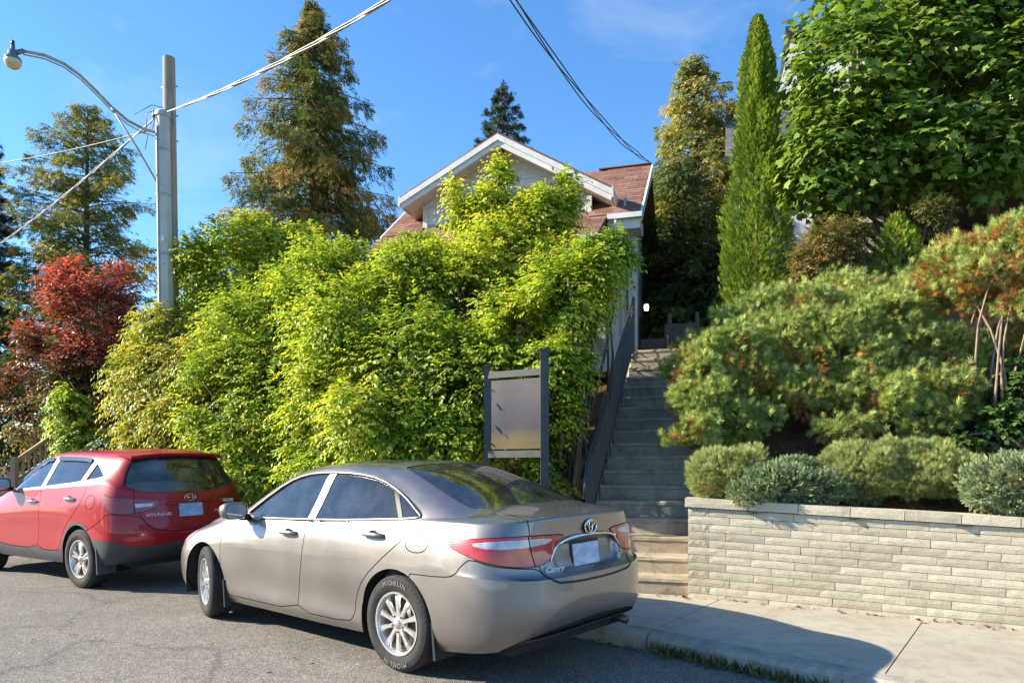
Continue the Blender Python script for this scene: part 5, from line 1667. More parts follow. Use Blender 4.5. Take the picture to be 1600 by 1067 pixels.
def chaikin(poly, n=2):
    P_ = np.array(poly, float)
    for _ in range(n):
        Q = np.roll(P_, -1, 0)
        P_ = np.stack([.75 * P_ + .25 * Q, .25 * P_ + .75 * Q], 1).reshape(-1, 2)
    return P_
def sd_poly(X, Y, poly):
    """signed distance to a closed polygon (negative inside)"""
    p = np.stack([X, Y], 1); n = len(poly)
    d = np.full(len(p), 1e9); s = np.ones(len(p))
    lo = poly.min(0) - .15; hi = poly.max(0) + .15
    near = ((p > lo) & (p < hi)).all(1)
    q = p[near]; dd = np.full(len(q), 1e9); ss = np.ones(len(q))
    for i in range(n):
        a = poly[i]; b = poly[(i + 1) % n]; e = b - a; w = q - a
        l2 = max(e @ e, 1e-12)
        t = np.clip((w @ e) / l2, 0, 1)
        v = w - e * t[:, None]
        dd = np.minimum(dd, (v ** 2).sum(1))
        c1 = q[:, 1] >= a[1]; c2 = q[:, 1] < b[1]; c3 = e[0] * w[:, 1] > e[1] * w[:, 0]
        fl = (c1 & c2 & c3) | (~c1 & ~c2 & ~c3)
        ss = np.where(fl, -ss, ss)
    r = np.full(len(p), 1.0); r[near] = ss * np.sqrt(dd)
    return r
def f_side(poly, n=2, extra=None):
    pl = chaikin(poly, n)
    def f(tab):
        r = sd_poly(tab[:, 0], tab[:, 2], pl)
        r = np.where(tab[:, 1] < .25, 1.0, r)
        return np.maximum(r, extra(tab)) if extra else r
    return f
def f_wrap(poly, n=2, extra=None):
    pl = chaikin(poly, n)
    def f(tab):
        r = sd_poly(tab[:, 6], tab[:, 2], pl)
        return np.maximum(r, extra(tab)) if extra else r
    return f
def strip(tm, f, w):
    """cut a thin strip along the zero line of f: (strip, everything else)"""
    a, out = clip(tm, lambda tab: f(tab) - w)
    inn, st = clip(a, lambda tab: f(tab) + w)
    return st, TM(st.tab, np.concatenate([inn.tri, out.tri]))
def band(f, w): return lambda tab: np.abs(f(tab)) - w
def grow(f, w): return lambda tab: f(tab) - w

def tm_mesh(name, tm, mirror=None, off=0.0, thick=0.0):
    """make a mesh of a piece; mirror: None left half, 'R' right half, 'B' both halves"""
    used, inv = np.unique(tm.tri, return_inverse=True)
    tri = inv.reshape(-1, 3); V = tm.tab[used, :3].copy(); N = nz3(tm.tab[used, 3:6])
    V = V + N * off
    if thick:                                       # shell with a rim, so edges have depth
        nv_ = len(V)
        from collections import Counter
        ed = Counter()
        for a, b, c in tri.tolist():
            for e in ((a, b), (b, c), (c, a)): ed[e] += 1
        rim = [e for e in ed if (e[1], e[0]) not in ed]
        W = V - N * thick
        t2 = [(a, a + nv_, b + nv_) for a, b in rim] + [(a, b + nv_, b) for a, b in rim]
        rimN = N
        V = np.concatenate([V, W]); tri = np.concatenate([tri, np.array(t2, int)[:, ::-1] if len(t2) else np.zeros((0, 3), int)])
        N = np.concatenate([N, N])
    if mirror in ('R', 'B'):
        mV = V * np.array([1, -1, 1]); mN = N * np.array([1, -1, 1]); mt = tri[:, ::-1]
        if mirror == 'R': V, N, tri = mV, mN, mt
        else:
            tri = np.concatenate([tri, mt + len(V)]); V = np.concatenate([V, mV]); N = np.concatenate([N, mN])
    me = new_mesh(name, V, tri.astype(np.int32), True)
    me.normals_split_custom_set_from_vertices([tuple(x) for x in N])
    return me

# ---- car materials
def m_paint(name, col, metallic, rough, dust=.25, flake=True, coat=1.0, spec=.5):
    t = NT(name)
    nz_ = t.noise(2.2, 5, .65)
    c = t.mix(col, tuple(min(1, x * 1.0 + .10) for x in col), t.ramp(nz_.outputs[0], [(.40, (0, 0, 0)), (.75, (dust, dust, dust))]))
    fl = t.noise(900, 2, .5)
    nrm = t.bump(fl.outputs[0], .06, .0005) if flake else None
    rr = t.ramp(nz_.outputs[0], [(.3, (rough,) * 3), (.75, (rough + .10,) * 3)])
    b = t.bsdf(c, rr, metallic, nrm, spec=spec, coat=coat)
    b.inputs['Coat Roughness'].default_value = .05
    return t.done(b)
PAINT_G = m_paint('taupe_grey_metallic_paint', (.232, .215, .207), .90, .41)
PAINT_R = m_paint('dark_red_paint', (.30, .005, .014), .0, .35, .02, True, .55, .25)
def m_carglass(name, tint, ior=1.62):
    t = NT(name)
    g = t.n('BsdfGlossy'); g.inputs['Roughness'].default_value = .015; g.inputs['Color'].default_value = (1, 1, 1, 1)
    tr = t.n('BsdfTransparent'); tr.inputs['Color'].default_value = (*tint, 1)
    f = t.n('Fresnel'); f.inputs[0].default_value = ior
    mx = t.n('MixShader'); t.l(f.outputs[0], mx.inputs[0]); t.l(tr.outputs[0], mx.inputs[1]); t.l(g.outputs[0], mx.inputs[2])
    # thin dust film; its pale colour also stands in for bright reflections
    d = t.n('BsdfDiffuse'); d.inputs['Color'].default_value = (.55, .55, .52, 1)
    m2 = t.n('MixShader'); t.l(t.ramp(t.noise(6, 5, .7).outputs[0], [(.35, (.015,) * 3), (.75, (.07,) * 3)]), m2.inputs[0])
    t.l(mx.outputs[0], m2.inputs[1]); t.l(d.outputs[0], m2.inputs[2])
    return t.done(m2)
GLASS = m_carglass('tinted_car_glass', (.80, .90, .88), 1.75)
CHROME = simple('chrome', (.82, .82, .82), .10, 1.0)
BADGE = simple('silver_badge', (.78, .78, .76), .4, .2)
SATIN = simple('satin_trim', (.30, .30, .30), .38, .6)
BLKP = simple('black_plastic', (.022, .023, .025), .5, var=.2, scale=12, spec=.4)
CLAD = simple('grey_black_cladding', (.050, .055, .062), .55, var=.18, scale=6, spec=.4, bump=.15, bscale=300)
GAP = simple('panel_gap', (.010, .010, .010), .8)
RUB = simple('tyre_rubber', (.028, .027, .026), .82, var=.35, scale=7, spec=.3, bump=.3, bscale=90)
RUBS = simple('tyre_lettering', (.20, .195, .18), .8, spec=.2)
ALLOY = simple('silver_wheel', (.60, .59, .58), .32, .75, var=.10, scale=10)
DISC = simple('brake_metal', (.11, .105, .10), .5, .7)
SEATM = simple('grey_seat_fabric', (.27, .265, .26), .9, var=.2, scale=20)
INTM = simple('car_interior', (.09, .09, .092), .85)
REDLAMP = None
def m_lamp(name, col, deep, rough=.06):
    t = NT(name)
    c = t.n('TexCoord')
    w = t.n('TexWave', wave_type='BANDS', bands_direction='Z'); w.inputs['Scale'].default_value = 28
    t.l(c.outputs['Object'], w.inputs['Vector'])
    cc = t.mix(t.ramp(t.noise(14, 2, .5).outputs[0], [(.3, deep), (.7, col)]), t.ramp(w.outputs[0], [(.2, (.75,) * 3), (.8, (1.1,) * 3)]), 1.0, 'MULTIPLY')
    b = t.bsdf(cc, .35, 0, t.bump(w.outputs[0], .12, .002), spec=.5, coat=1.0)
    b.inputs['Coat Roughness'].default_value = .03
    return t.done(b)
REDLAMP = m_lamp('red_lens', (.62, .018, .02), (.34, .008, .012))
CLRLAMP = m_lamp('clear_lens', (.62, .63, .66), (.36, .37, .42))
PLATE = None
t = NT('number_plate_blur')
_n = t.noise(3, 2, .4, coord='Generated')
PLATE = t.done(t.bsdf(t.ramp(_n.outputs[0], [(.35, (.34, .42, .62)), (.65, (.56, .62, .72))]), .4))
t = NT('blue_plate_blur')
_n = t.noise(3, 2, .4, coord='Generated')
PLATE2 = t.done(t.bsdf(t.ramp(_n.outputs[0], [(.35, (.16, .36, .62)), (.65, (.36, .50, .66))]), .4))

def sym(name, tm, mat, parent, off=0.0, thick=0.0, labels=None):
    """left and right copies, each its own part"""
    out = []
    for side in (None, 'R'):
        out.append(link(name, tm_mesh(name, tm, side, off, thick), mat, parent))
    return out
def both(name, tm, mat, parent, off=0.0, thick=0.0):
    return link(name, tm_mesh(name, tm, 'B', off, thick), mat, parent)

def wheel(parent, x, y, r, w, rim_r, spokes, side, steer=0.0, letters=None, style=0, name='wheel'):
    """tyre, rim, spokes, hub; the outer face points to side (+1 left, -1 right)"""
    root = bpy.data.objects.new(name, None); COL.objects.link(root); root.parent = parent
    root.location = (x, y, r); root.rotation_euler = (0, 0, steer if side > 0 else steer + math.pi)
    root.empty_display_size = .1
    # local: axis along +y outward
    RM_ = Matrix.Rotation(math.radians(-90), 4, 'X')     # lathe z -> +y
    hw = w / 2
    prof = [(rim_r - .01, -hw * .8), (rim_r + .01, -hw * .92), (rim_r + .05, -hw * 1.03), (r - .045, -hw * 1.0), (r - .012, -hw * .88), (r - .002, -hw * .72)]
    g = [(r, -hw * .60), (r, -hw * .42), (r - .008, -hw * .40), (r - .008, -hw * .34), (r, -hw * .32), (r, -hw * .04), (r - .008, -hw * .03), (r - .008, hw * .03), (r, hw * .04), (r, hw * .32), (r - .008, hw * .34), (r - .008, hw * .40), (r, hw * .42), (r, hw * .60)]
    prof = prof + g + [(r - .002, hw * .72), (r - .012, hw * .88), (r - .045, hw * 1.0), (r - .062, hw * 1.035), (rim_r + .05, hw * 1.03), (rim_r + .018, hw * .96), (rim_r + .004, hw * .86), (rim_r - .01, hw * .8)]
    mb = MB(); mb.lathe(prof, 64, RM_)
    # tread blocks on the shoulders
    for k in range(56):
        a = 2 * math.pi * k / 56
        for sy in (-1, 1):
            M_ = Matrix.Rotation(a, 4, 'Y')
            mb.hexa([M_ @ Vector((dx, yy * sy, rr)) for dx in (-.011, .011) for yy, in ((hw * .68,), (hw * .97,)) for rr in ((r - .004, r + .001) if yy < hw * .8 else (r - .036, r - .026))])
    tyre = mb.build('tyre', RUB, root, 50)
    if letters:
        vs = []; fs = []
        for ang0 in (90, 270):
            txt = letters
            for i, ch in enumerate(txt):
                me = text_mesh(ch, .046, .001)
                ang = math.radians(ang0 + (i - (len(txt) - 1) / 2) * 6.0)
                M_ = Matrix.Rotation(-(ang - math.pi / 2), 4, 'Y')
                rr = (r + rim_r) / 2 + .006
                b = len(vs)
                for v in me.vertices:
                    # text x -> circumferential, y -> radial, z -> outward; seen from outside
                    q = Vector((-v.co.x, hw * 1.035 + .001 + v.co.z, rr + v.co.y))
                    vs.append(tuple(M_ @ q))
                fs += [tuple(b + k for k in p.vertices)[::-1] for p in me.polygons]
        me = bpy.data.meshes.new('lettering'); me.from_pydata(vs, [], fs); me.update()
        link('lettering', me, RUBS, root)
    rim = MB()
    yo = hw * .80
    rim.lathe([(rim_r + .004, yo + .004), (rim_r + .002, yo + .014), (rim_r - .010, yo + .013), (rim_r - .018, yo), (rim_r - .028, yo - .05), (rim_r - .03, -hw * .7)], 56, RM_)
    rim_o = rim.build('rim', ALLOY, root, 40)
    sp = MB()
    for k in range(spokes):
        a = 2 * math.pi * k / spokes
        M_ = Matrix.Rotation(a, 4, 'Y')
        if style == 0:
            secs = [(.040, .021, yo - .005, .016), (.10, .014, yo + .000, .018), (rim_r - .05, .021, yo + .002, .018), (rim_r - .012, .028, yo - .006, .018)]
            sets = [(secs, 0)]
        else:
            secs = [(.045, .018, yo - .012, .02), (.11, .016, yo - .002, .02), (rim_r - .012, .020, yo - .004, .02)]
            sets = [(secs, -.15), (secs, .15)]
        for secs, skew in sets:
            V = []
            for rr, wd, yy, dp in secs:
                sx_ = skew * rr
                V += [Vector((sx_ - wd, yy - dp, rr)), Vector((sx_ - wd * .75, yy, rr)), Vector((sx_ + wd * .75, yy, rr)), Vector((sx_ + wd, yy - dp, rr))]
            V = [M_ @ v for v in V]
            Fc = []
            for i in range(len(secs) - 1):
                for j in range(3): Fc.append((i * 4 + j, i * 4 + j + 1, (i + 1) * 4 + j + 1, (i + 1) * 4 + j))
            sp.add(V, Fc)
    sp.build('spokes', ALLOY, root)
    hb = MB()
    hb.lathe([(0, yo + .012), (.022, yo + .011), (.030, yo + .006), (.034, yo - .002), (.058, yo - .008), (.062, yo - .04), (0, yo - .045)], 28, RM_)
    hb.build('hub_cap', ALLOY, root, 40)
    for k in range(5):
        a = 2 * math.pi * (k + .5) / 5
        q = Vector((math.sin(a) * .057, yo - .012, math.cos(a) * .057)); nb_ = MB(); nb_.lathe([(.009, -.02), (.009, .012), (.006, .016), (0, .016)], 8, Matrix.Translation(q) @ RM_); nb_.build('wheel_nut', DISC, root)
    dk = MB(); dk.lathe([(0, yo - .075), (rim_r * .72, yo - .075), (rim_r * .72, yo - .095), (rim_r - .03, yo - .14), (0, yo - .14)], 32, RM_); dk.build('brake_disc', DISC, root)
    return root

def liner(parent, x, r, y0, y1, cz):
    mb = MB(); n = 28; V = []
    for yy in (y0, y1):
        for k in range(n + 1):
            a = -.35 + (math.pi + .7) * k / n
            V.append((x + r * math.cos(a), yy, cz + r * math.sin(a)))
    V.append((x, y1, cz - .1))
    Fc = [(k, k + 1, n + 2 + k, n + 1 + k) for k in range(n)] + [(n + 1 + k, n + 2 + k, 2 * n + 2) for k in range(n)]
    mb.add(V, Fc, True); return mb.build('wheel_arch_liner', GAP, parent)

def place_text(parent, txt, size, loc, rx, mat, name='lettering', shear=0, space=1.0, depth=.002, sx=1.0, roll=0, yaw=0):
    """lettering on the tail: reads left to right when seen from behind (local -x side)"""
    me = text_mesh(txt, size, depth, shear, space)
    o = link(name, me, mat, parent)
    # text x -> -y local, text y -> z local, text z -> -x local
    B_ = Matrix(((0, 0, -1, 0), (-1, 0, 0, 0), (0, 1, 0, 0), (0, 0, 0, 1)))
    o.matrix_local = Matrix.Translation(loc) @ Matrix.Rotation(yaw, 4, 'Z') @ Matrix.Rotation(rx, 4, 'Y') @ B_ @ Matrix.Diagonal((sx, 1, 1, 1))
    return o

def surf_x(tm, y, z, rear=True):
    """x of the shell at (y, z) on the tail"""
    tab = tm.tab; d = (tab[:, 1] - abs(y)) ** 2 + (tab[:, 2] - z) ** 2
    ok = tab[:, 0] < .2 if rear else tab[:, 0] > 2
    d = np.where(ok, d, 9); i = int(np.argmin(d)); return float(tab[i, 0])
def surf_y(tm, x, z):
    tab = tm.tab; d = (tab[:, 0] - x) ** 2 + (tab[:, 2] - z) ** 2 + np.where(tab[:, 1] < .3, 9, 0)
    return float(tab[int(np.argmin(d)), 1])

def outline_tube(parent, tm, poly, n, r, mat, name):
    """a thin bright strip following an outline on the flank, one on each side"""
    pl = chaikin(poly, n); sel = tm.tab[tm.tab[:, 1] > .3][:, :3]
    dense = []
    for a, b in zip(pl, np.roll(pl, -1, 0)):
        k = max(1, int(np.linalg.norm(b - a) / .03)); dense += [a + (b - a) * i / k for i in range(k)]
    pts = []
    for x, z in dense:
        d = (sel[:, 0] - x) ** 2 + (sel[:, 2] - z) ** 2; j = np.argpartition(d, 6)[:6]
        A = np.c_[np.ones(6), sel[j, 0] - x, sel[j, 2] - z]
        y = np.linalg.lstsq(A, sel[j, 1], rcond=1e-3)[0][0]; pts.append([x, y, z])
    pts = np.array(pts)
    for _ in range(3): pts[:, 1] = (pts[:, 1] + np.roll(pts[:, 1], 1) + np.roll(pts[:, 1], -1)) / 3
    for sd in (1, -1):
        mb = MB(); q = [Vector((a, sd * (b + .008), c)) for a, b, c in pts]; mb.tube(q + [q[0], q[1]], r, 6, False); mb.build(name, mat, parent)

def seat(parent, x, y, w=.50, zb=.30, h=.62, bench=False):
    mb = MB()
    def rbox(c, sz, tilt):
        M_ = Matrix.Rotation(tilt, 3, 'Y')
        x_, y_, z_ = (a / 2 for a in sz); b = .035; V = []; 
        for k, s in ((-z_, .82), (-z_ * .6, 1), (z_ * .6, 1), (z_, .78)):
            for i, j in ((-1, -1), (1, -1), (1, 1), (-1, 1)):
                V.append(M_ @ Vector((i * x_ * s, j * y_ * s, k)) + Vector(c))
        Fc = [(3, 2, 1, 0), (12, 13, 14, 15)] + [(q * 4 + j, q * 4 + (j + 1) % 4, q * 4 + 4 + (j + 1) % 4, q * 4 + 4 + j) for q in range(3) for j in range(4)]
        mb.add(V, Fc, True)
    rbox((x + .25, y, zb + .12), (.52, w, .22), 0)
    rbox((x - .06, y, zb + .22 + h / 2), (.17, w, h), -.22)
    for yy in ((y,) if not bench else (y - .42, y + .42)):
        rbox((x - .18, yy, zb + .22 + h + .07), (.10, .27, .18), -.2)
    return mb.build('seat', SEATM, parent)

def steering(parent, x, y, z):
    mb = MB(); pts = []
    for k in range(25):
        a = 2 * math.pi * k / 24; pts.append((x + .07 * math.sin(a), y + .18 * math.cos(a), z + .165 * math.sin(a)))
    mb.tube(pts, .015, 6); mb.tube([(x, y - .17, z), (x, y + .17, z)], .02, 6)
    return mb.build('steering_wheel', INTM, parent)

def mirror_part(parent, x, y, z, side, paint, sx=.11, sy=.115, sz=.075):
    mb = MB(); n = 16; V = []; Fc = []
    rings = [(-.5, .86), (-.35, 1.0), (.0, .98), (.4, .82), (.75, .5), (.95, .18)]
    for t_, s in rings:
        for k in range(n):
            a = 2 * math.pi * k / n
            ca, sa = math.cos(a), math.sin(a)
            q = (abs(ca) ** .65 * math.copysign(1, ca), abs(sa) ** .65 * math.copysign(1, sa))
            V.append(Vector((x + t_ * sx, y + side * (q[0] * sy * s + .02 * t_), z + q[1] * sz * s)))
    for i in range(len(rings) - 1):
        for k in range(n): Fc.append((i * n + k, i * n + (k + 1) % n, (i + 1) * n + (k + 1) % n, (i + 1) * n + k))
    Fc.append(tuple((len(rings) - 1) * n + k for k in range(n)))
    mb.add(V, Fc, True)
    o = mb.build('door_mirror', paint, parent, 60)
    g = MB(); Vg = [Vector((x - .5 * sx + .004, v.y, v.z)) for v in V[:n]]; g.add([v.lerp(Vector((x - .5 * sx + .004, y, z)), .06) for v in Vg], [tuple(range(n))]); g.build('mirror_glass', MIRR, o)
    st = MB(); st.tube([(x + .02, y - side * .08, z - .055), (x + .05, y - side * .18, z - .07)], [.035, .03], 8); st.build('mirror_stalk', BLKP, o)
    return o
MIRR = simple('mirror_glass', (.8, .82, .85), .02, 1.0)

def handle(parent, x, y, z, mat, side=1):
    mb = MB(); L = .115; prof = []
    pts = [(x - L, y - .004, z), (x - L * .85, y + .026, z + .002), (x - L * .4, y + .036, z + .004), (x + L * .4, y + .036, z + .003), (x + L * .85, y + .024, z + .001), (x + L, y - .004, z)]
    pts = [Vector((a, side * b, c)) for a, b, c in pts]
    mb.tube(pts, [.012, .016, .017, .017, .015, .012], 10)
    o = mb.build('door_handle', mat, parent)
    cup = MB(); cup.lathe([(0, .0), (.030, .0), (.038, .004)], 18, Matrix.Translation((x, side * (y + .002), z)) @ Matrix.Rotation(math.radians(-90 * side), 4, 'X') @ Matrix.Diagonal((1.6, .95, 1, 1)))
    cup.build('handle_recess', GAP, o)
    return o

def place_car(name, label, pose, roll, pitch=0):
    c = thing(name, label, 'car', (pose[0], pose[1], 0), 'cars parked along the kerb', world=False)
    c.rotation_mode = 'QUATERNION'
    c.rotation_quaternion = (Matrix.Rotation(pose[2], 3, 'Z') @ Matrix.Rotation(roll, 3, 'X') @ Matrix.Rotation(pitch, 3, 'Y')).to_quaternion()
    return c

# ================================================================= the grey sedan
SED = [
 [(-.92,0,.27),(-.91,.42,.265),(-.86,.66,.25),(-.74,.80,.235),(-.55,.845,.22),(-.30,.85,.20),(0,.84,.20),(.45,.835,.20),(.95,.835,.195),(1.4,.835,.195),(1.9,.835,.195),(2.35,.84,.195),(2.78,.845,.20),(3.15,.83,.205),(3.45,.72,.20),(3.60,.42,.195),(3.66,0,.19)],
 [(-1.03,0,.34),(-1.015,.42,.335),(-.94,.69,.325),(-.79,.835,.31),(-.57,.885,.29),(-.30,.89,.28),(0,.885,.275),(.45,.875,.27),(.95,.872,.265),(1.4,.872,.265),(1.9,.872,.265),(2.35,.877,.265),(2.78,.885,.275),(3.17,.865,.28),(3.50,.745,.28),(3.68,.43,.27),(3.74,0,.265)],
 [(-1.075,0,.47),(-1.06,.42,.47),(-.975,.70,.46),(-.81,.855,.45),(-.58,.905,.43),(-.30,.91,.42),(0,.912,.42),(.45,.885,.41),(.95,.878,.405),(1.4,.878,.40),(1.9,.88,.40),(2.35,.89,.40),(2.78,.91,.41),(3.18,.885,.42),(3.52,.76,.42),(3.71,.44,.42),(3.77,0,.41)],
 [(-1.08,0,.60),(-1.06,.42,.60),(-.97,.70,.60),(-.81,.86,.60),(-.58,.908,.60),(-.30,.915,.60),(0,.918,.60),(.45,.905,.59),(.95,.895,.585),(1.4,.893,.58),(1.9,.893,.575),(2.35,.90,.57),(2.78,.915,.57),(3.18,.885,.57),(3.51,.755,.56),(3.69,.43,.55),(3.75,0,.55)],
 [(-1.072,0,.69),(-1.053,.42,.69),(-.962,.70,.70),(-.795,.855,.72),(-.57,.902,.735),(-.30,.91,.745),(0,.912,.745),(.45,.907,.735),(.95,.902,.73),(1.4,.90,.725),(1.9,.90,.72),(2.35,.90,.71),(2.78,.90,.70),(3.16,.865,.68),(3.47,.74,.66),(3.65,.42,.65),(3.70,0,.645)],
 [(-1.025,0,.722),(-1.01,.42,.722),(-.92,.69,.733),(-.778,.845,.75),(-.565,.897,.775),(-.30,.905,.79),(0,.907,.79),(.45,.905,.78),(.95,.90,.775),(1.4,.898,.77),(1.9,.896,.765),(2.35,.895,.755),(2.78,.89,.745),(3.15,.85,.715),(3.46,.725,.69),(3.63,.415,.675),(3.68,0,.67)],
 [(-.990,0,.88),(-.975,.42,.885),(-.90,.68,.895),(-.765,.825,.91),(-.56,.868,.925),(-.30,.880,.925),(0,.885,.92),(.45,.885,.905),(.95,.883,.895),(1.4,.88,.885),(1.9,.875,.87),(2.35,.87,.845),(2.78,.855,.82),(3.13,.81,.78),(3.42,.68,.735),(3.58,.40,.705),(3.63,0,.695)],
 [(-1.015,0,1.078),(-.99,.40,1.075),(-.885,.64,1.062),(-.73,.765,1.05),(-.54,.805,1.05),(-.30,.822,1.045),(0,.828,1.035),(.45,.838,1.012),(.95,.843,.995),(1.4,.843,.98),(1.9,.838,.965),(2.35,.815,.95),(2.72,.77,.90),(3.05,.70,.855),(3.32,.57,.80),(3.46,.35,.775),(3.50,0,.765)],
 [(-.80,0,1.112),(-.78,.37,1.108),(-.71,.60,1.094),(-.60,.73,1.078),(-.46,.782,1.068),(-.25,.81,1.058),(.02,.82,1.044),(.45,.832,1.020),(.95,.838,1.003),(1.4,.838,.988),(1.89,.832,.974),(2.29,.803,.968),(2.57,.735,.965),(2.79,.645,.965),(2.95,.50,.945),(3.05,.28,.935),(3.08,0,.93)],
 [(-.60,0,1.135),(-.585,.33,1.130),(-.54,.55,1.118),(-.47,.69,1.10),(-.38,.755,1.085),(-.2,.795,1.07),(.05,.812,1.052),(.45,.826,1.028),(.95,.832,1.010),(1.4,.832,.995),(1.88,.825,.982),(2.22,.79,.985),(2.42,.70,1.0),(2.52,.58,1.012),(2.58,.42,1.02),(2.62,.2,1.025),(2.63,0,1.025)],
 [(-.12,0,1.31),(-.10,.31,1.305),(-.06,.50,1.285),(.0,.61,1.255),(.08,.665,1.235),(.18,.70,1.225),(.32,.715,1.22),(.55,.73,1.215),(.95,.738,1.21),(1.35,.735,1.20),(1.70,.72,1.19),(1.92,.685,1.19),(2.04,.60,1.205),(2.10,.49,1.215),(2.15,.35,1.225),(2.18,.18,1.23),(2.19,0,1.23)],
 [(.36,0,1.435),(.37,.28,1.430),(.40,.44,1.415),(.44,.53,1.395),(.49,.575,1.38),(.55,.60,1.375),(.64,.615,1.378),(.78,.628,1.385),(1.0,.635,1.39),(1.22,.632,1.388),(1.42,.62,1.375),(1.56,.59,1.365),(1.64,.53,1.37),(1.69,.44,1.383),(1.72,.32,1.395),(1.74,.16,1.405),(1.745,0,1.408)],
 [(.62,0,1.458),(.63,.18,1.456),(.645,.29,1.45),(.67,.36,1.445),(.70,.40,1.442),(.75,.42,1.442),(.82,.435,1.443),(.90,.44,1.445),(1.02,.44,1.446),(1.14,.44,1.445),(1.24,.43,1.442),(1.33,.41,1.438),(1.39,.37,1.437),(1.44,.30,1.44),(1.47,.21,1.443),(1.49,.11,1.445),(1.495,0,1.446)],
 [(.82 + .5 * k / 16, 0, 1.466) for k in range(17)],
]
SED_POSE = (-0.2136, 5.6075, 2.43014)
sedan = place_car('grey_sedan', 'taupe grey four-door sedan parked nearest, front wheels turned', SED_POSE, -math.radians(1.1))
sedan.location.z = .012
def plate_recess(S):
    """the hollow round the number plate"""
    pl = chaikin([(-.395,.905),(-.30,.925),(0,.93),(.30,.925),(.395,.905),(.37,.72),(.30,.70),(-.30,.70),(-.37,.72)], 1)
    d = sd_poly(S[..., 1].ravel(), S[..., 2].ravel(), pl).reshape(S.shape[:2])
    w = np.clip(-d / .035, 0, 1); w = w * w * (3 - 2 * w)
    Q = S.copy(); Q[..., 0] += np.where(S[..., 0] < -.6, .034 * w, 0)
    return Q
tm = car_grid(SED, [4, 6], [0, 1, 2, 3, 4, 4.5, 5, 6, 7, 8, 9, 10, 11, 12], deform=plate_recess)
full = tm
WB = 2.775; WR = .335
arch = lambda cx, r: (lambda tab: np.where((tab[:, 1] > .4) & (tab[:, 2] < 1.0), np.hypot(tab[:, 0] - cx, tab[:, 2] - WR) - r, 1.0))
for cx in (0, WB):
    _, tm = clip(tm, arch(cx, .382))
DLO = [(2.16,.985),(1.96,1.11),(1.66,1.275),(1.40,1.343),(1.1,1.362),(.72,1.355),(.42,1.312),(.14,1.215),(-.13,1.098),(-.16,1.075),(.2,1.050),(.8,1.020),(1.5,.998)]
GL_S = f_side(DLO, 1)
def gl_rear(tab):
    pl = chaikin([(-.3,8.10),(.545,8.10),(.600,8.22),(.475,9.80),(.43,9.93),(-.3,9.95)], 1)
    r = sd_poly(tab[:, 1], (tab[:, 7] - 8) * .33, pl * np.array([1, .33]) - np.array([0, 8 * .33]))
    return np.where((tab[:, 0] < .55) & (tab[:, 7] > 7.5), r, 1.0)
def gl_front(tab):
    pl = chaikin([(-.3,8.05),(.60,8.05),(.66,8.2),(.545,9.8),(.48,9.95),(-.3,9.97)], 1)
    r = sd_poly(tab[:, 1], (tab[:, 7] - 8) * .33, pl * np.array([1, .33]) - np.array([0, 8 * .33]))
    return np.where((tab[:, 0] > 1.4) & (tab[:, 7] > 7.5), r, 1.0)
side_gl, tm = clip(tm, GL_S)
trim_, tm = clip(tm, grow(GL_S, .016))
sym('window_seal', trim_, BLKP, sedan, -.002, .008)
outline_tube(sedan, full, [(x + (.012 if x > 1.9 else -.012 if x < 0 else 0), z + (.010 if z > 1.1 else -.008)) for x, z in DLO], 1, .0085, SATIN, 'window_trim')
lin = lambda x0, z0, x1, z1: (lambda tab: ((tab[:, 0] - x0) * (z1 - z0) - (tab[:, 2] - z0) * (x1 - x0)) / math.hypot(x1 - x0, z1 - z0))
bp, rest = strip(side_gl, lambda tab: lin(1.10, .99, 1.02, 1.37)(tab), .045)
sym('b_pillar', bp, SATIN, sedan, -.001, .01)
fw, rw_ = clip(rest, lambda tab: 1.05 - tab[:, 0])
qp, rest = strip(rw_, lambda tab: lin(.02, 1.04, .28, 1.31)(tab), .016)
sym('quarter_pillar', qp, BLKP, sedan, -.001, .01)
rq = clip(rest, lambda tab: .14 + (tab[:, 2] - 1.16) * .9 - tab[:, 0])
sym('front_side_window', fw, GLASS, sedan, -.006)
sym('rear_side_window', rq[0], GLASS, sedan, -.006)
sym('quarter_window', rq[1], GLASS, sedan, -.006)
g1, tm = clip(tm, gl_rear); e1, tm = clip(tm, grow(gl_rear, .012))
both('rear_window', g1, GLASS, sedan, -.004); both('rear_window_seal', e1, GAP, sedan, -.004)
g2, tm = clip(tm, gl_front); e2, tm = clip(tm, grow(gl_front, .014))
both('windscreen', g2, GLASS, sedan, -.004); both('windscreen_seal', e2, GAP, sedan, -.004)
# tail lights wrap round the corner
TL = f_wrap([(1.20,.922),(1.05,.952),(.80,.966),(.55,.968),(.27,.958),(.30,.93),(.42,.82),(.50,.778),(.64,.775),(.82,.800),(1.02,.860)], 1)
tl, tm = clip(tm, TL); tle, tm = clip(tm, grow(TL, .006))
sym('tail_light_gap', tle, GAP, sedan, -.004)
split = lambda tab: (tab[:, 6] - .585) - (tab[:, 2] - .87) * .25
tg, tl = strip(tl, split, .004); sym('tail_light_split', tg, GAP, sedan, -.006)
clr, redp = clip(tl, f_wrap([(1.02,.925),(.85,.945),(.63,.948),(.40,.946),(.42,.915),(.60,.898),(.85,.893)], 1))
inner, outer = clip(redp, lambda tab: tab[:, 6] - .585 - (tab[:, 2] - .87) * .25)
for s_ in (None, 'R'):
    o = link('tail_light', tm_mesh('tail_light', outer, s_, .007, .012), REDLAMP, sedan)
    link('clear_lens', tm_mesh('clear_lens', clr, s_, .0075, .008), CLRLAMP, o)
    link('trunk_light', tm_mesh('trunk_light', inner, s_, .007, .012), REDLAMP, sedan)
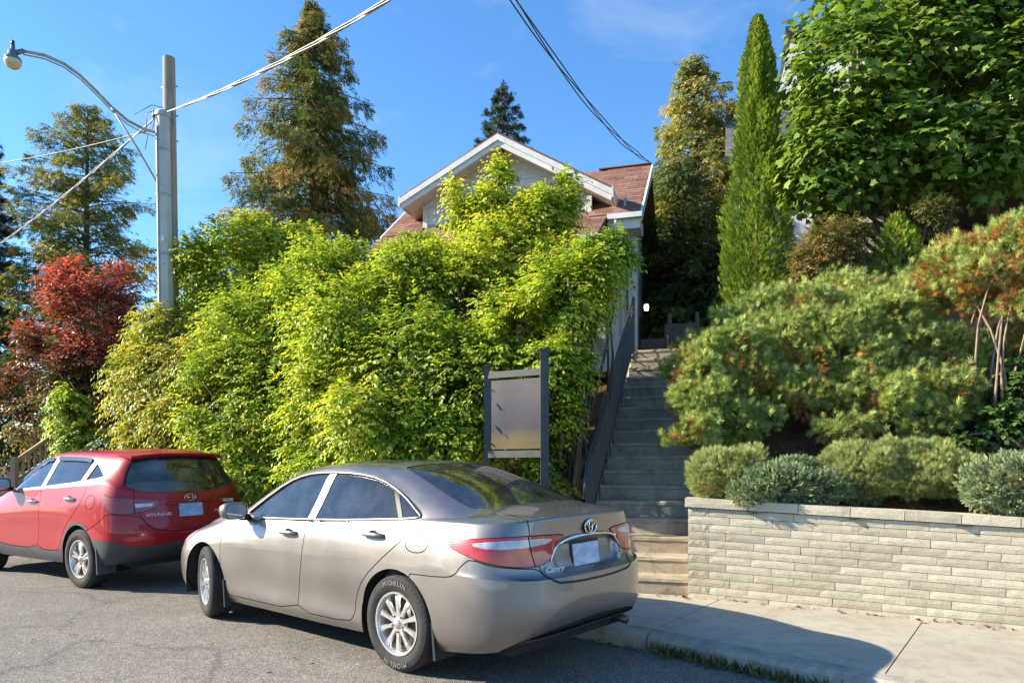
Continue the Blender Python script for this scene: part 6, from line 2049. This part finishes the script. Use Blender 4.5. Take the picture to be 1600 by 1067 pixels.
# head lights
HL = f_side([(3.02,.815),(3.25,.815),(3.62,.73),(3.62,.645),(3.38,.665),(3.12,.735)], 1)
hl, tm = clip(tm, HL); sym('head_light', hl, CLRLAMP, sedan, .003, .01)
gr_, tm = clip(tm, f_wrap([(5.6,.60),(5.6,.38),(8,.38),(8,.60)], 1, lambda tab: np.where(tab[:, 0] > 3.55, -1.0, 1.0)))
both('front_grille', gr_, BLKP, sedan, -.01)
# seams
def seam(tm, f, w=.0036, depth=.006, two=False):
    b_, rest = strip(tm, f, w)
    (sym if two else both)('panel_gap', b_, GAP, sedan_cur, -depth)
    return rest
sedan_cur = sedan
LID = f_wrap([(-.4,.648),(.40,.655),(.50,.70),(.545,.80),(.585,.90),(.60,1.0),(.625,1.06),(.66,1.2),(-.4,1.2)], 1, lambda tab: tab[:, 7] - 8.02)
FD = f_side([(2.22,1.02),(2.40,.87),(2.455,.70),(2.44,.45),(2.36,.275),(2.30,.262),(1.24,.262),(1.205,.45),(1.12,.75),(1.10,1.02)], 1, lambda tab: tab[:, 7] - 5.97)
RD = f_side([(1.10,1.02),(1.12,.75),(1.205,.45),(1.24,.262),(.56,.262),(.475,.34),(.455,.46),(.34,.62),(.10,.80),(-.10,.94),(-.14,1.08),(.3,1.08)], 1, lambda tab: tab[:, 7] - 5.97)
FU = f_side([(-.325,.845),(-.105,.845),(-.105,.985),(-.325,.985)], 2, lambda tab: tab[:, 7] - 5.9)
BU = f_wrap([(-.4,.640),(.40,.647),(.50,.69),(.54,.76),(.66,.768),(.84,.792),(.98,.838),(1.04,.80),(1.10,.725),(1.20,.705),(1.6,.70),(1.6,-.2),(-.4,-.2)], 1)
for f in (LID, FD, RD, FU, BU):
    tm = seam(tm, f, two=f in (FD, RD, FU))
lid, tm = clip(tm, LID); fd, tm = clip(tm, FD); rd, tm = clip(tm, RD); fu, tm = clip(tm, FU); bu, tm = clip(tm, BU)
low = f_wrap([(-.4,.405),(.35,.385),(.62,.335),(.82,.255),(.86,.1),(-.4,.1)], 1)
dif, bu = clip(bu, low)
lip_, dif = strip(dif, lambda tab: tab[:, 2] - (.330 - tab[:, 6] * .03), .010)
both('diffuser', dif, BLKP, sedan, -.012); both('diffuser_lip', lip_, CLAD, sedan, .004, .02)
both('rear_bumper', bu, PAINT_G, sedan, 0, .02)
trunk = both('trunk_lid', lid, PAINT_G, sedan, 0, .015)
doors = sym('front_door', fd, PAINT_G, sedan, 0, .015); rdoors = sym('rear_door', rd, PAINT_G, sedan, 0, .015)
link('fuel_flap', tm_mesh('fuel_flap', fu, None, 0, .008), PAINT_G, sedan)
link('body', tm_mesh('body', fu, 'R', 0, .0), PAINT_G, sedan).name = 'quarter_panel'
hood_f = lambda tab: np.where((tab[:, 0] > 2.4) & (tab[:, 7] > 6.0) & (tab[:, 7] < 8.0), -1.0, 1.0)
both('body', tm, PAINT_G, sedan, 0, .018)
# chrome garnish, badge, plate, letters
xg = lambda y, z: surf_x(full, y, z)
mb = MB()
for s_ in (1,):
    pts = []
    for k in range(25):
        y = -.33 + .66 * k / 24
        pts.append(Vector((xg(y, .95) - .010, y, .918 + .020 * (1 - (y / .33) ** 2) - .02 * abs(y / .33) ** 6)))
    V = []; 
    for p in pts: V += [p + Vector((0, 0, -.009)), p + Vector((-.010, 0, .001)), p + Vector((0, 0, .010))]
    mb.add(V, [(i * 3 + j, i * 3 + j + 1, (i + 1) * 3 + j + 1, (i + 1) * 3 + j) for i in range(24) for j in (0, 1)], True)
for s_ in (1, -1):
    pts = [Vector((xg(.33, .93) - .013, s_ * .325, .915)), Vector((xg(.36, .88) - .013, s_ * .365, .87)), Vector((xg(.42, .80) - .013, s_ * .43, .79))]
    mb.tube(pts, [.008, .009, .004], 6)
mb.build('chrome_garnish', CHROME, trunk)
xe = xg(0, .99); eM = Matrix.Translation((xe - .012, 0, .992)) @ Matrix.Rotation(math.radians(-90), 4, 'Y')
def ring(a, b, cz=0, rr=.0042, cy=0):
    return [(xe - .016, cy + a * math.cos(2 * math.pi * k / 28), .992 + cz + b * math.sin(2 * math.pi * k / 28)) for k in range(29)]
mb = MB()
mb.tube(ring(.068, .047), .0062, 6); mb.tube(ring(.042, .020, .018), .005, 6); mb.tube(ring(.019, .040, .002), .005, 6)
bd = mb.build('emblem', CHROME, trunk)
mb = MB(); mb.add([(xe - .010, .066 * math.cos(2 * math.pi * k / 24), .992 + .045 * math.sin(2 * math.pi * k / 24)) for k in range(24)], [tuple(range(24))]); mb.build('emblem_backing', BLKP, bd)
xp = xg(0, .80)
mb = MB(); mb.box((xp - .012, 0, .800), (.006, .305, .155), Matrix.Rotation(.13, 3, 'Y')); pl = mb.build('number_plate', PLATE, sedan)
mb = MB(); mb.box((xp - .006, 0, .800), (.006, .33, .178), Matrix.Rotation(.13, 3, 'Y')); mb.build('plate_frame', BLKP, pl)
place_text(trunk, 'Camry', .058, (xg(.40, .745) - .006, .405, .745), -.10, BADGE, 'model_lettering', .25, 1.0, .0022, 1.15, yaw=-.10)
place_text(trunk, 'LE', .05, (xg(.36, .75) - .007, -.37, .752), -.10, BADGE, 'trim_lettering', .15, 1.0, .0022, 1.1, yaw=.12)
# handles, mirrors, wheels, interior, flaps, exhaust
for i, sd in ((0, 1), (1, -1)):
    handle(doors[i], 1.335, surf_y(full, 1.335, .885), .888, PAINT_G, sd)
    handle(rdoors[i], .245, surf_y(full, .245, .935), .935, PAINT_G, sd)
    mirror_part(sedan, 2.02, sd * 1.0, 1.045, sd, PAINT_G)
    link('b', None, None, sedan) if False else None
wheel(sedan, 0, .80, WR, .205, .218, 10, 1, 0, 'MICHELIN')
wheel(sedan, 0, -.80, WR, .205, .218, 10, -1, 0)
wheel(sedan, WB, .79, WR, .205, .218, 10, 1, -math.radians(15))
wheel(sedan, WB, -.79, WR, .205, .218, 10, -1, -math.radians(15))
for cx in (0, WB):
    for sd in (1, -1):
        liner(sedan, cx, .385, sd * .893, sd * .5, WR)
def under(parent, x0, x1, wb, z0=.20, w0=.5, w1=.79, r=.40):
    mb = MB()
    for a, b, w in ((x0, -r, w0 + .15), (-r, r, w0), (r, wb - r, w1), (wb - r, wb + r, w0), (wb + r, x1, w0 + .1)):
        mb.box(((a + b) / 2, 0, z0 + .09), (b - a, 2 * w, .18))
    mb.build('underbody', GAP, parent)
under(sedan, -.85, 3.45, WB)
def cabin(parent, x0, x1, zf, zb, w):
    mb = MB(); mb.box(((x0 + x1) / 2, 0, zf), (x1 - x0, 2 * w, .02)); mb.box((x1, 0, zf + .25), (.25, 2 * w, .5)); 
    for sd in (1, -1): mb.box(((x0 + x1) / 2, sd * (w - .01), (zf + zb) / 2), (x1 - x0, .02, zb - zf))
    mb.build('cabin', INTM, parent)
cabin(sedan, -.3, 2.2, .40, .93, .78)
mb = MB(); mb.hexa([Vector((x, y, z)) for x, z_ in ((-.52, 1.06), (-.02, 1.03)) for y in (-.62, .62) for z in (z_ - .03, z_)]); mb.build('parcel_shelf', SEATM, sedan)
seat(sedan, 1.15, .38); seat(sedan, 1.15, -.38); seat(sedan, .18, 0, 1.30, .30, .56, True); steering(sedan, 1.72, .38, .98)
for cx, sd in ((0, 1), (0, -1), (WB, 1), (WB, -1)):
    mb = MB(); mb.hexa([Vector((cx - .372 + dx + (z < .3) * -.02, sd * y, z)) for dx in (-.012, .008) for y in (.70, .905) for z in (.15, .40)]); mb.build('mud_flap', BLKP, sedan)
mb = MB(); mb.tube([(-.70, -.52, .26), (-.90, -.54, .25), (-.965, -.542, .238)], .032, 12, True); mb.build('exhaust_pipe', DISC, sedan)

# ================================================================= the red crossover
SUV = [
 [(-.68,0,.33),(-.67,.42,.33),(-.63,.65,.32),(-.55,.79,.31),(-.42,.84,.29),(-.22,.85,.27),(0,.85,.27),(.42,.845,.27),(.9,.845,.265),(1.35,.845,.265),(1.8,.845,.265),(2.22,.85,.27),(2.64,.855,.28),(2.98,.83,.28),(3.25,.70,.27),(3.40,.40,.26),(3.44,0,.255)],
 [(-.80,0,.43),(-.785,.42,.43),(-.73,.68,.42),(-.62,.83,.41),(-.45,.885,.39),(-.22,.895,.38),(0,.90,.38),(.42,.885,.37),(.9,.88,.365),(1.35,.88,.365),(1.8,.88,.365),(2.22,.885,.37),(2.64,.90,.38),(2.99,.865,.38),(3.29,.73,.37),(3.46,.42,.36),(3.51,0,.355)],
 [(-.85,0,.56),(-.835,.42,.56),(-.775,.69,.555),(-.655,.85,.55),(-.46,.905,.535),(-.22,.915,.53),(0,.92,.53),(.42,.90,.52),(.9,.89,.515),(1.35,.89,.515),(1.8,.89,.515),(2.22,.90,.52),(2.64,.915,.53),(3.0,.88,.53),(3.31,.745,.52),(3.49,.43,.51),(3.54,0,.505)],
 [(-.86,0,.68),(-.845,.42,.68),(-.78,.69,.685),(-.66,.85,.69),(-.46,.905,.70),(-.22,.915,.70),(0,.915,.70),(.42,.90,.69),(.9,.893,.685),(1.35,.892,.68),(1.8,.893,.68),(2.22,.90,.68),(2.64,.91,.68),(2.99,.875,.67),(3.29,.74,.66),(3.47,.43,.65),(3.52,0,.645)],
 [(-.835,0,.84),(-.82,.42,.845),(-.76,.68,.85),(-.645,.835,.86),(-.45,.895,.87),(-.22,.905,.87),(0,.907,.87),(.42,.905,.86),(.9,.902,.85),(1.35,.90,.84),(1.8,.90,.83),(2.22,.895,.82),(2.64,.885,.81),(2.97,.845,.79),(3.25,.71,.77),(3.42,.41,.76),(3.46,0,.755)],
 [(-.81,0,1.0),(-.795,.42,1.005),(-.735,.67,1.01),(-.625,.815,1.02),(-.44,.872,1.035),(-.22,.88,1.035),(0,.882,1.03),(.42,.883,1.015),(.9,.883,1.0),(1.35,.88,.985),(1.8,.872,.965),(2.22,.86,.94),(2.62,.83,.91),(2.92,.77,.88),(3.17,.63,.85),(3.31,.37,.835),(3.35,0,.83)],
 [(-.785,0,1.115),(-.77,.41,1.12),(-.71,.65,1.15),(-.60,.775,1.20),(-.42,.815,1.235),(-.22,.828,1.22),(.0,.835,1.205),(.42,.845,1.18),(.9,.848,1.155),(1.35,.845,1.13),(1.78,.835,1.105),(2.1,.80,1.075),(2.36,.74,1.04),(2.62,.66,1.0),(2.82,.52,.965),(2.94,.30,.945),(2.98,0,.94)],
 [(-.775,0,1.135),(-.76,.405,1.14),(-.70,.64,1.175),(-.585,.755,1.23),(-.40,.795,1.265),(-.20,.812,1.245),(.02,.822,1.225),(.42,.835,1.197),(.9,.839,1.172),(1.35,.836,1.147),(1.77,.826,1.122),(2.06,.785,1.098),(2.26,.71,1.085),(2.40,.62,1.085),(2.50,.47,1.085),(2.56,.27,1.085),(2.58,0,1.085)],
 [(-.765,0,1.16),(-.75,.40,1.165),(-.69,.63,1.20),(-.57,.735,1.26),(-.37,.775,1.295),(-.17,.797,1.27),(.04,.81,1.245),(.42,.825,1.213),(.9,.83,1.188),(1.35,.828,1.163),(1.75,.815,1.14),(2.0,.77,1.12),(2.16,.69,1.115),(2.26,.59,1.12),(2.32,.45,1.125),(2.36,.25,1.13),(2.375,0,1.13)],
 [(-.68,0,1.37),(-.665,.37,1.37),(-.61,.575,1.38),(-.50,.665,1.40),(-.30,.70,1.42),(-.10,.715,1.415),(.12,.725,1.405),(.45,.74,1.39),(.9,.745,1.375),(1.25,.74,1.36),(1.52,.725,1.345),(1.68,.68,1.34),(1.78,.60,1.345),(1.84,.51,1.355),(1.88,.38,1.365),(1.905,.2,1.37),(1.91,0,1.37)],
 [(-.60,0,1.575),(-.59,.33,1.57),(-.53,.50,1.56),(-.42,.575,1.555),(-.22,.605,1.555),(-.02,.62,1.56),(.2,.63,1.565),(.5,.64,1.57),(.85,.64,1.572),(1.08,.635,1.565),(1.25,.62,1.55),(1.36,.59,1.54),(1.43,.53,1.545),(1.48,.44,1.555),(1.51,.32,1.565),(1.53,.16,1.57),(1.535,0,1.572)],
 [(-.30,0,1.635),(-.29,.2,1.633),(-.25,.32,1.627),(-.17,.40,1.623),(-.05,.44,1.622),(.1,.45,1.624),(.25,.455,1.626),(.5,.46,1.628),(.75,.455,1.628),(.92,.445,1.624),(1.04,.43,1.62),(1.12,.40,1.617),(1.18,.355,1.616),(1.22,.29,1.62),(1.25,.2,1.624),(1.27,.1,1.627),(1.275,0,1.628)],
 [(.0 + .95 * k / 16, 0, 1.648) for k in range(17)],
]
SUV_POSE = (-4.585, 9.135, 2.5631)
suv = place_car('red_crossover', 'dark red crossover with grey lower cladding parked behind the sedan', SUV_POSE, -math.radians(1.2))
suv.location.z = .01
tm = car_grid(SUV, [6]); full = tm; WB = 2.64; WR = .348; sedan_cur = suv
for cx in (0, WB):
    _, tm = clip(tm, arch(cx, .40))
GL_S = f_side([(2.02,1.125),(1.78,1.27),(1.45,1.45),(1.20,1.525),(.85,1.545),(.45,1.54),(.15,1.52),(-.05,1.47),(-.30,1.335),(-.33,1.312),(-.05,1.275),(.5,1.225),(1.2,1.175)], 1)
side_gl, tm = clip(tm, GL_S); trim_, tm = clip(tm, grow(GL_S, .016)); sym('window_trim', trim_, BLKP, suv, .003, .012)
bp, rest = strip(side_gl, lambda tab: lin(1.02, 1.15, .92, 1.55)(tab), .045); sym('b_pillar', bp, SATIN, suv, -.001, .01)
fw, rw_ = clip(rest, lambda tab: .97 - tab[:, 0])
qp, rest = strip(rw_, lambda tab: lin(.08, 1.25, -.02, 1.53)(tab), .05); sym('c_pillar', qp, PAINT_R, suv, .002, .01)
rq = clip(rest, lambda tab: .03 - tab[:, 0])
sym('front_side_window', fw, GLASS, suv, -.006); sym('rear_side_window', rq[0], GLASS, suv, -.006); sym('quarter_window', rq[1], GLASS, suv, -.006)
# weather strips over the door windows
RV_ = [(1.75,1.30),(1.42,1.475),(1.18,1.55),(1.0,1.565)], [(.88,1.57),(.5,1.565),(.2,1.555),(.08,1.54)]
for run in RV_:
    for sd in (1, -1):
        mb = MB(); V = []
        for x, z in run:
            y = surf_y(full, x, z - .03); V += [Vector((x, sd * (y + .012), z - .01)), Vector((x, sd * (y + .034), z - .062))]
        mb.add(V, [(i * 2, i * 2 + 1, i * 2 + 3, i * 2 + 2) for i in range(len(run) - 1)], True); mb.build('rain_visor', simple('smoked_visor', (.02, .022, .028), .15, spec=.6), suv)
def gl_rear(tab):
    pl = chaikin([(-.3,6.4),(.45,6.4),(.66,6.9),(.70,7.8),(.625,8.9),(.52,9.72),(-.3,9.78)], 1)
    r = sd_poly(tab[:, 1], (tab[:, 7] - 6) * .13, (pl - np.array([0, 6])) * np.array([1, .13]))
    return np.where((tab[:, 0] < -.2) & (tab[:, 7] > 5.5), r, 1.0)
g1, tm = clip(tm, gl_rear); e1, tm = clip(tm, grow(gl_rear, .014)); both('rear_window', g1, GLASS, suv, -.004); both('rear_window_seal', e1, GAP, suv, -.003)
g2, tm = clip(tm, gl_front_s := (lambda tab: np.where((tab[:, 0] > 1.3) & (tab[:, 7] > 7.5), sd_poly(tab[:, 1], (tab[:, 7] - 8) * .33, chaikin([(-.3,.03),(.60,.03),(.64,.08),(.545,.60),(.48,.64),(-.3,.65)], 1)), 1.0)))
both('windscreen', g2, GLASS, suv, -.004)
TL = f_wrap([(1.02,1.12),(.95,1.085),(.72,1.07),(.42,1.035),(.36,1.0),(.46,.935),(.62,.90),(.80,.885),(.95,.93),(1.03,1.04)], 1)
tl, tm = clip(tm, TL); tle, tm = clip(tm, grow(TL, .006)); sym('tail_light_gap', tle, GAP, suv, -.004)
tg, tl = strip(tl, lambda tab: tab[:, 6] - .655, .004); sym('tail_light_split', tg, GAP, suv, -.006)
clr, redp = clip(tl, f_wrap([(.655,1.0),(.45,1.0),(.47,.965),(.64,.955)], 0)); inner, outer = clip(redp, lambda tab: tab[:, 6] - .655)
DREDL = m_lamp('dark_red_lens', (.34, .008, .010), (.15, .003, .004))
for s_ in (None, 'R'):
    o = link('tail_light', tm_mesh('tail_light', outer, s_, .007, .012), DREDL, suv); link('clear_lens', tm_mesh('clear_lens', clr, s_, .0075, .008), CLRLAMP, o)
    link('hatch_light', tm_mesh('hatch_light', inner, s_, .007, .012), DREDL, suv)
HATCH = f_wrap([(-.4,.66),(.40,.67),(.52,.74),(.61,.88),(.65,1.0),(.67,1.3),(.67,2),(-.4,2)], 1, lambda tab: np.maximum(tab[:, 7] - 10, tab[:, 0] + .15))
FD = f_side([(2.06,1.15),(2.16,.98),(2.19,.75),(2.15,.50),(2.08,.41),(1.06,.41),(1.00,.60),(.98,.9),(1.0,1.2)], 1, lambda tab: tab[:, 7] - 5.97)
RD = f_side([(1.0,1.2),(.98,.9),(1.00,.60),(1.06,.41),(.52,.41),(.46,.50),(.36,.68),(.10,.88),(-.06,1.04),(-.10,1.28),(.5,1.3)], 1, lambda tab: tab[:, 7] - 5.97)
FU = f_side([(-.34,.94),(-.14,.94),(-.14,1.10),(-.34,1.10)], 3, lambda tab: tab[:, 7] - 5.9)
BUS = f_wrap([(-.4,.655),(.40,.665),(.52,.735),(.60,.86),(.80,.872),(.93,.90),(1.05,.80),(1.35,.66),(1.6,.64),(1.6,-.2),(-.4,-.2)], 1)
for f in (HATCH, FD, RD, FU, BUS): tm = seam(tm, f, two=f in (FD, RD, FU))
ht, tm = clip(tm, HATCH); fd, tm = clip(tm, FD); rd, tm = clip(tm, RD); bu, tm = clip(tm, BUS)
# grey cladding: lower bumper, arches and sills
def clad(tab):
    a = np.minimum(np.hypot(tab[:, 0], tab[:, 2] - WR), np.hypot(tab[:, 0] - WB, tab[:, 2] - WR)) - .435
    s1 = tab[:, 2] - np.interp(tab[:, 0], [-.9, -.5, -.35, .4, 2.2, 3.0, 3.6], [.56, .60, .60, .43, .43, .55, .50])
    s2 = np.where(tab[:, 1] > .4, np.minimum(a, s1), s1)
    return s2
cl, tm = clip(tm, clad); both('cladding', cl, CLAD, suv, .004, .018)
cl2, bu = clip(bu, lambda tab: tab[:, 2] - np.interp(tab[:, 6], [0, .35, .55, .75, .95, 1.3], [.53, .52, .50, .535, .59, .60])); both('bumper_cladding', cl2, CLAD, suv, .004, .018)
rf, bu = clip(bu, f_wrap([(.80,.63),(.42,.63),(.50,.575),(.74,.575)], 1)); sym('reflector', rf, REDLAMP, suv, .004, .01)
both('rear_bumper', bu, PAINT_R, suv, 0, .02)
hatch = both('hatch', ht, PAINT_R, suv, 0, .015); doors = sym('front_door', fd, PAINT_R, suv, 0, .015); rdoors = sym('rear_door', rd, PAINT_R, suv, 0, .015)
both('body', tm, PAINT_R, suv, 0, .018)
# roof spoiler
V = []; Fc = []
nsp = 21
for k in range(nsp):
    y = -.60 + 1.2 * k / (nsp - 1); e = abs(y / .60) ** 4
    x_r = -.745 + .12 * e; zt = 1.588 - .03 * e - .012 * (y / .6) ** 2
    V += [(-.30, y, zt + .012), (-.55, y, zt + .010), (x_r + .01, y, zt - .004), (x_r, y, zt - .02), (x_r + .03, y, zt - .045), (-.60, y, zt - .030)]
for k in range(nsp - 1):
    for j in range(5): Fc.append((k * 6 + j, (k + 1) * 6 + j, (k + 1) * 6 + j + 1, k * 6 + j + 1))
Fc += [tuple(range(6)), tuple((nsp - 1) * 6 + j for j in range(5, -1, -1))]
mb = MB(); mb.add(V, Fc, True); mb.build('roof_spoiler', PAINT_R, suv, 45)
xp = surf_x(full, 0, .93)
mb = MB(); mb.box((xp - .014, 0, .90), (.006, .305, .155), Matrix.Rotation(.12, 3, 'Y')); mb.build('number_plate', PLATE2, suv)
mb = MB(); xq = surf_x(full, 0, 1.02)
mb.tube([(xq - .014, .07 * math.cos(2 * math.pi * k / 24), 1.045 + .038 * math.sin(2 * math.pi * k / 24)) for k in range(25)], .005, 6)
for y0, y1 in ((.035, .028), (-.028, -.035)): mb.tube([(xq - .015, y0, 1.068), (xq - .015, y1, 1.022)], .0055, 6)
mb.tube([(xq - .015, .03, 1.045), (xq - .015, -.03, 1.046)], .0055, 6); mb.build('emblem', CHROME, hatch)
place_text(hatch, 'HYUNDAI', .052, (surf_x(full, .42, .86) - .008, .40, .865), -.1, BADGE, 'maker_lettering', .1, 1.05, .0025, 1.2, yaw=-.12)
place_text(hatch, 'TUCSON', .045, (surf_x(full, .42, .86) - .008, -.42, .865), -.1, BADGE, 'model_lettering', .1, 1.05, .0025, 1.2, yaw=.12)
mb = MB(); mb.tube([(xp - .02, -.30, .985), (xp - .028, 0, .99), (xp - .02, .30, .985)], .010, 6); mb.build('hatch_handle', PAINT_R, hatch)
for i, sd in ((0, 1), (1, -1)):
    handle(doors[i], 1.17, surf_y(full, 1.17, 1.0), 1.0, CHROME, sd); handle(rdoors[i], .235, surf_y(full, .235, 1.05), 1.05, CHROME, sd)
    mirror_part(suv, 1.82, sd * 1.0, 1.21, sd, simple('black_mirror', (.03, .035, .05), .25, spec=.6), .11, .12, .085)
wheel(suv, 0, .80, WR, .225, .222, 5, 1, 0, None, 1); wheel(suv, 0, -.80, WR, .225, .222, 5, -1, 0, None, 1)
wheel(suv, WB, .80, WR, .225, .222, 5, 1, 0, None, 1); wheel(suv, WB, -.80, WR, .225, .222, 5, -1, 0, None, 1)
for cx in (0, WB):
    for sd in (1, -1): liner(suv, cx, .402, sd * .895, sd * .5, WR)
under(suv, -.66, 3.3, WB, .27, .5, .80, .42); cabin(suv, -.4, 2.0, .50, 1.10, .78)
seat(suv, 1.0, .38, .50, .42, .66); seat(suv, 1.0, -.38, .50, .42, .66); seat(suv, .10, 0, 1.3, .42, .60, True); steering(suv, 1.55, .38, 1.12)
for cx, sd in ((0, 1), (0, -1)):
    mb = MB(); mb.hexa([Vector((cx - .405 + dx + (z < .35) * -.02, sd * y, z)) for dx in (-.012, .008) for y in (.70, .915) for z in (.20, .50)]); mb.build('mud_flap', CLAD, suv)
mb = MB(); mb.tube([(-.18, 0, 1.645), (-.24, 0, 1.70)], [.012, .005], 6); mb.build('antenna', BLKP, suv)
finish_props()
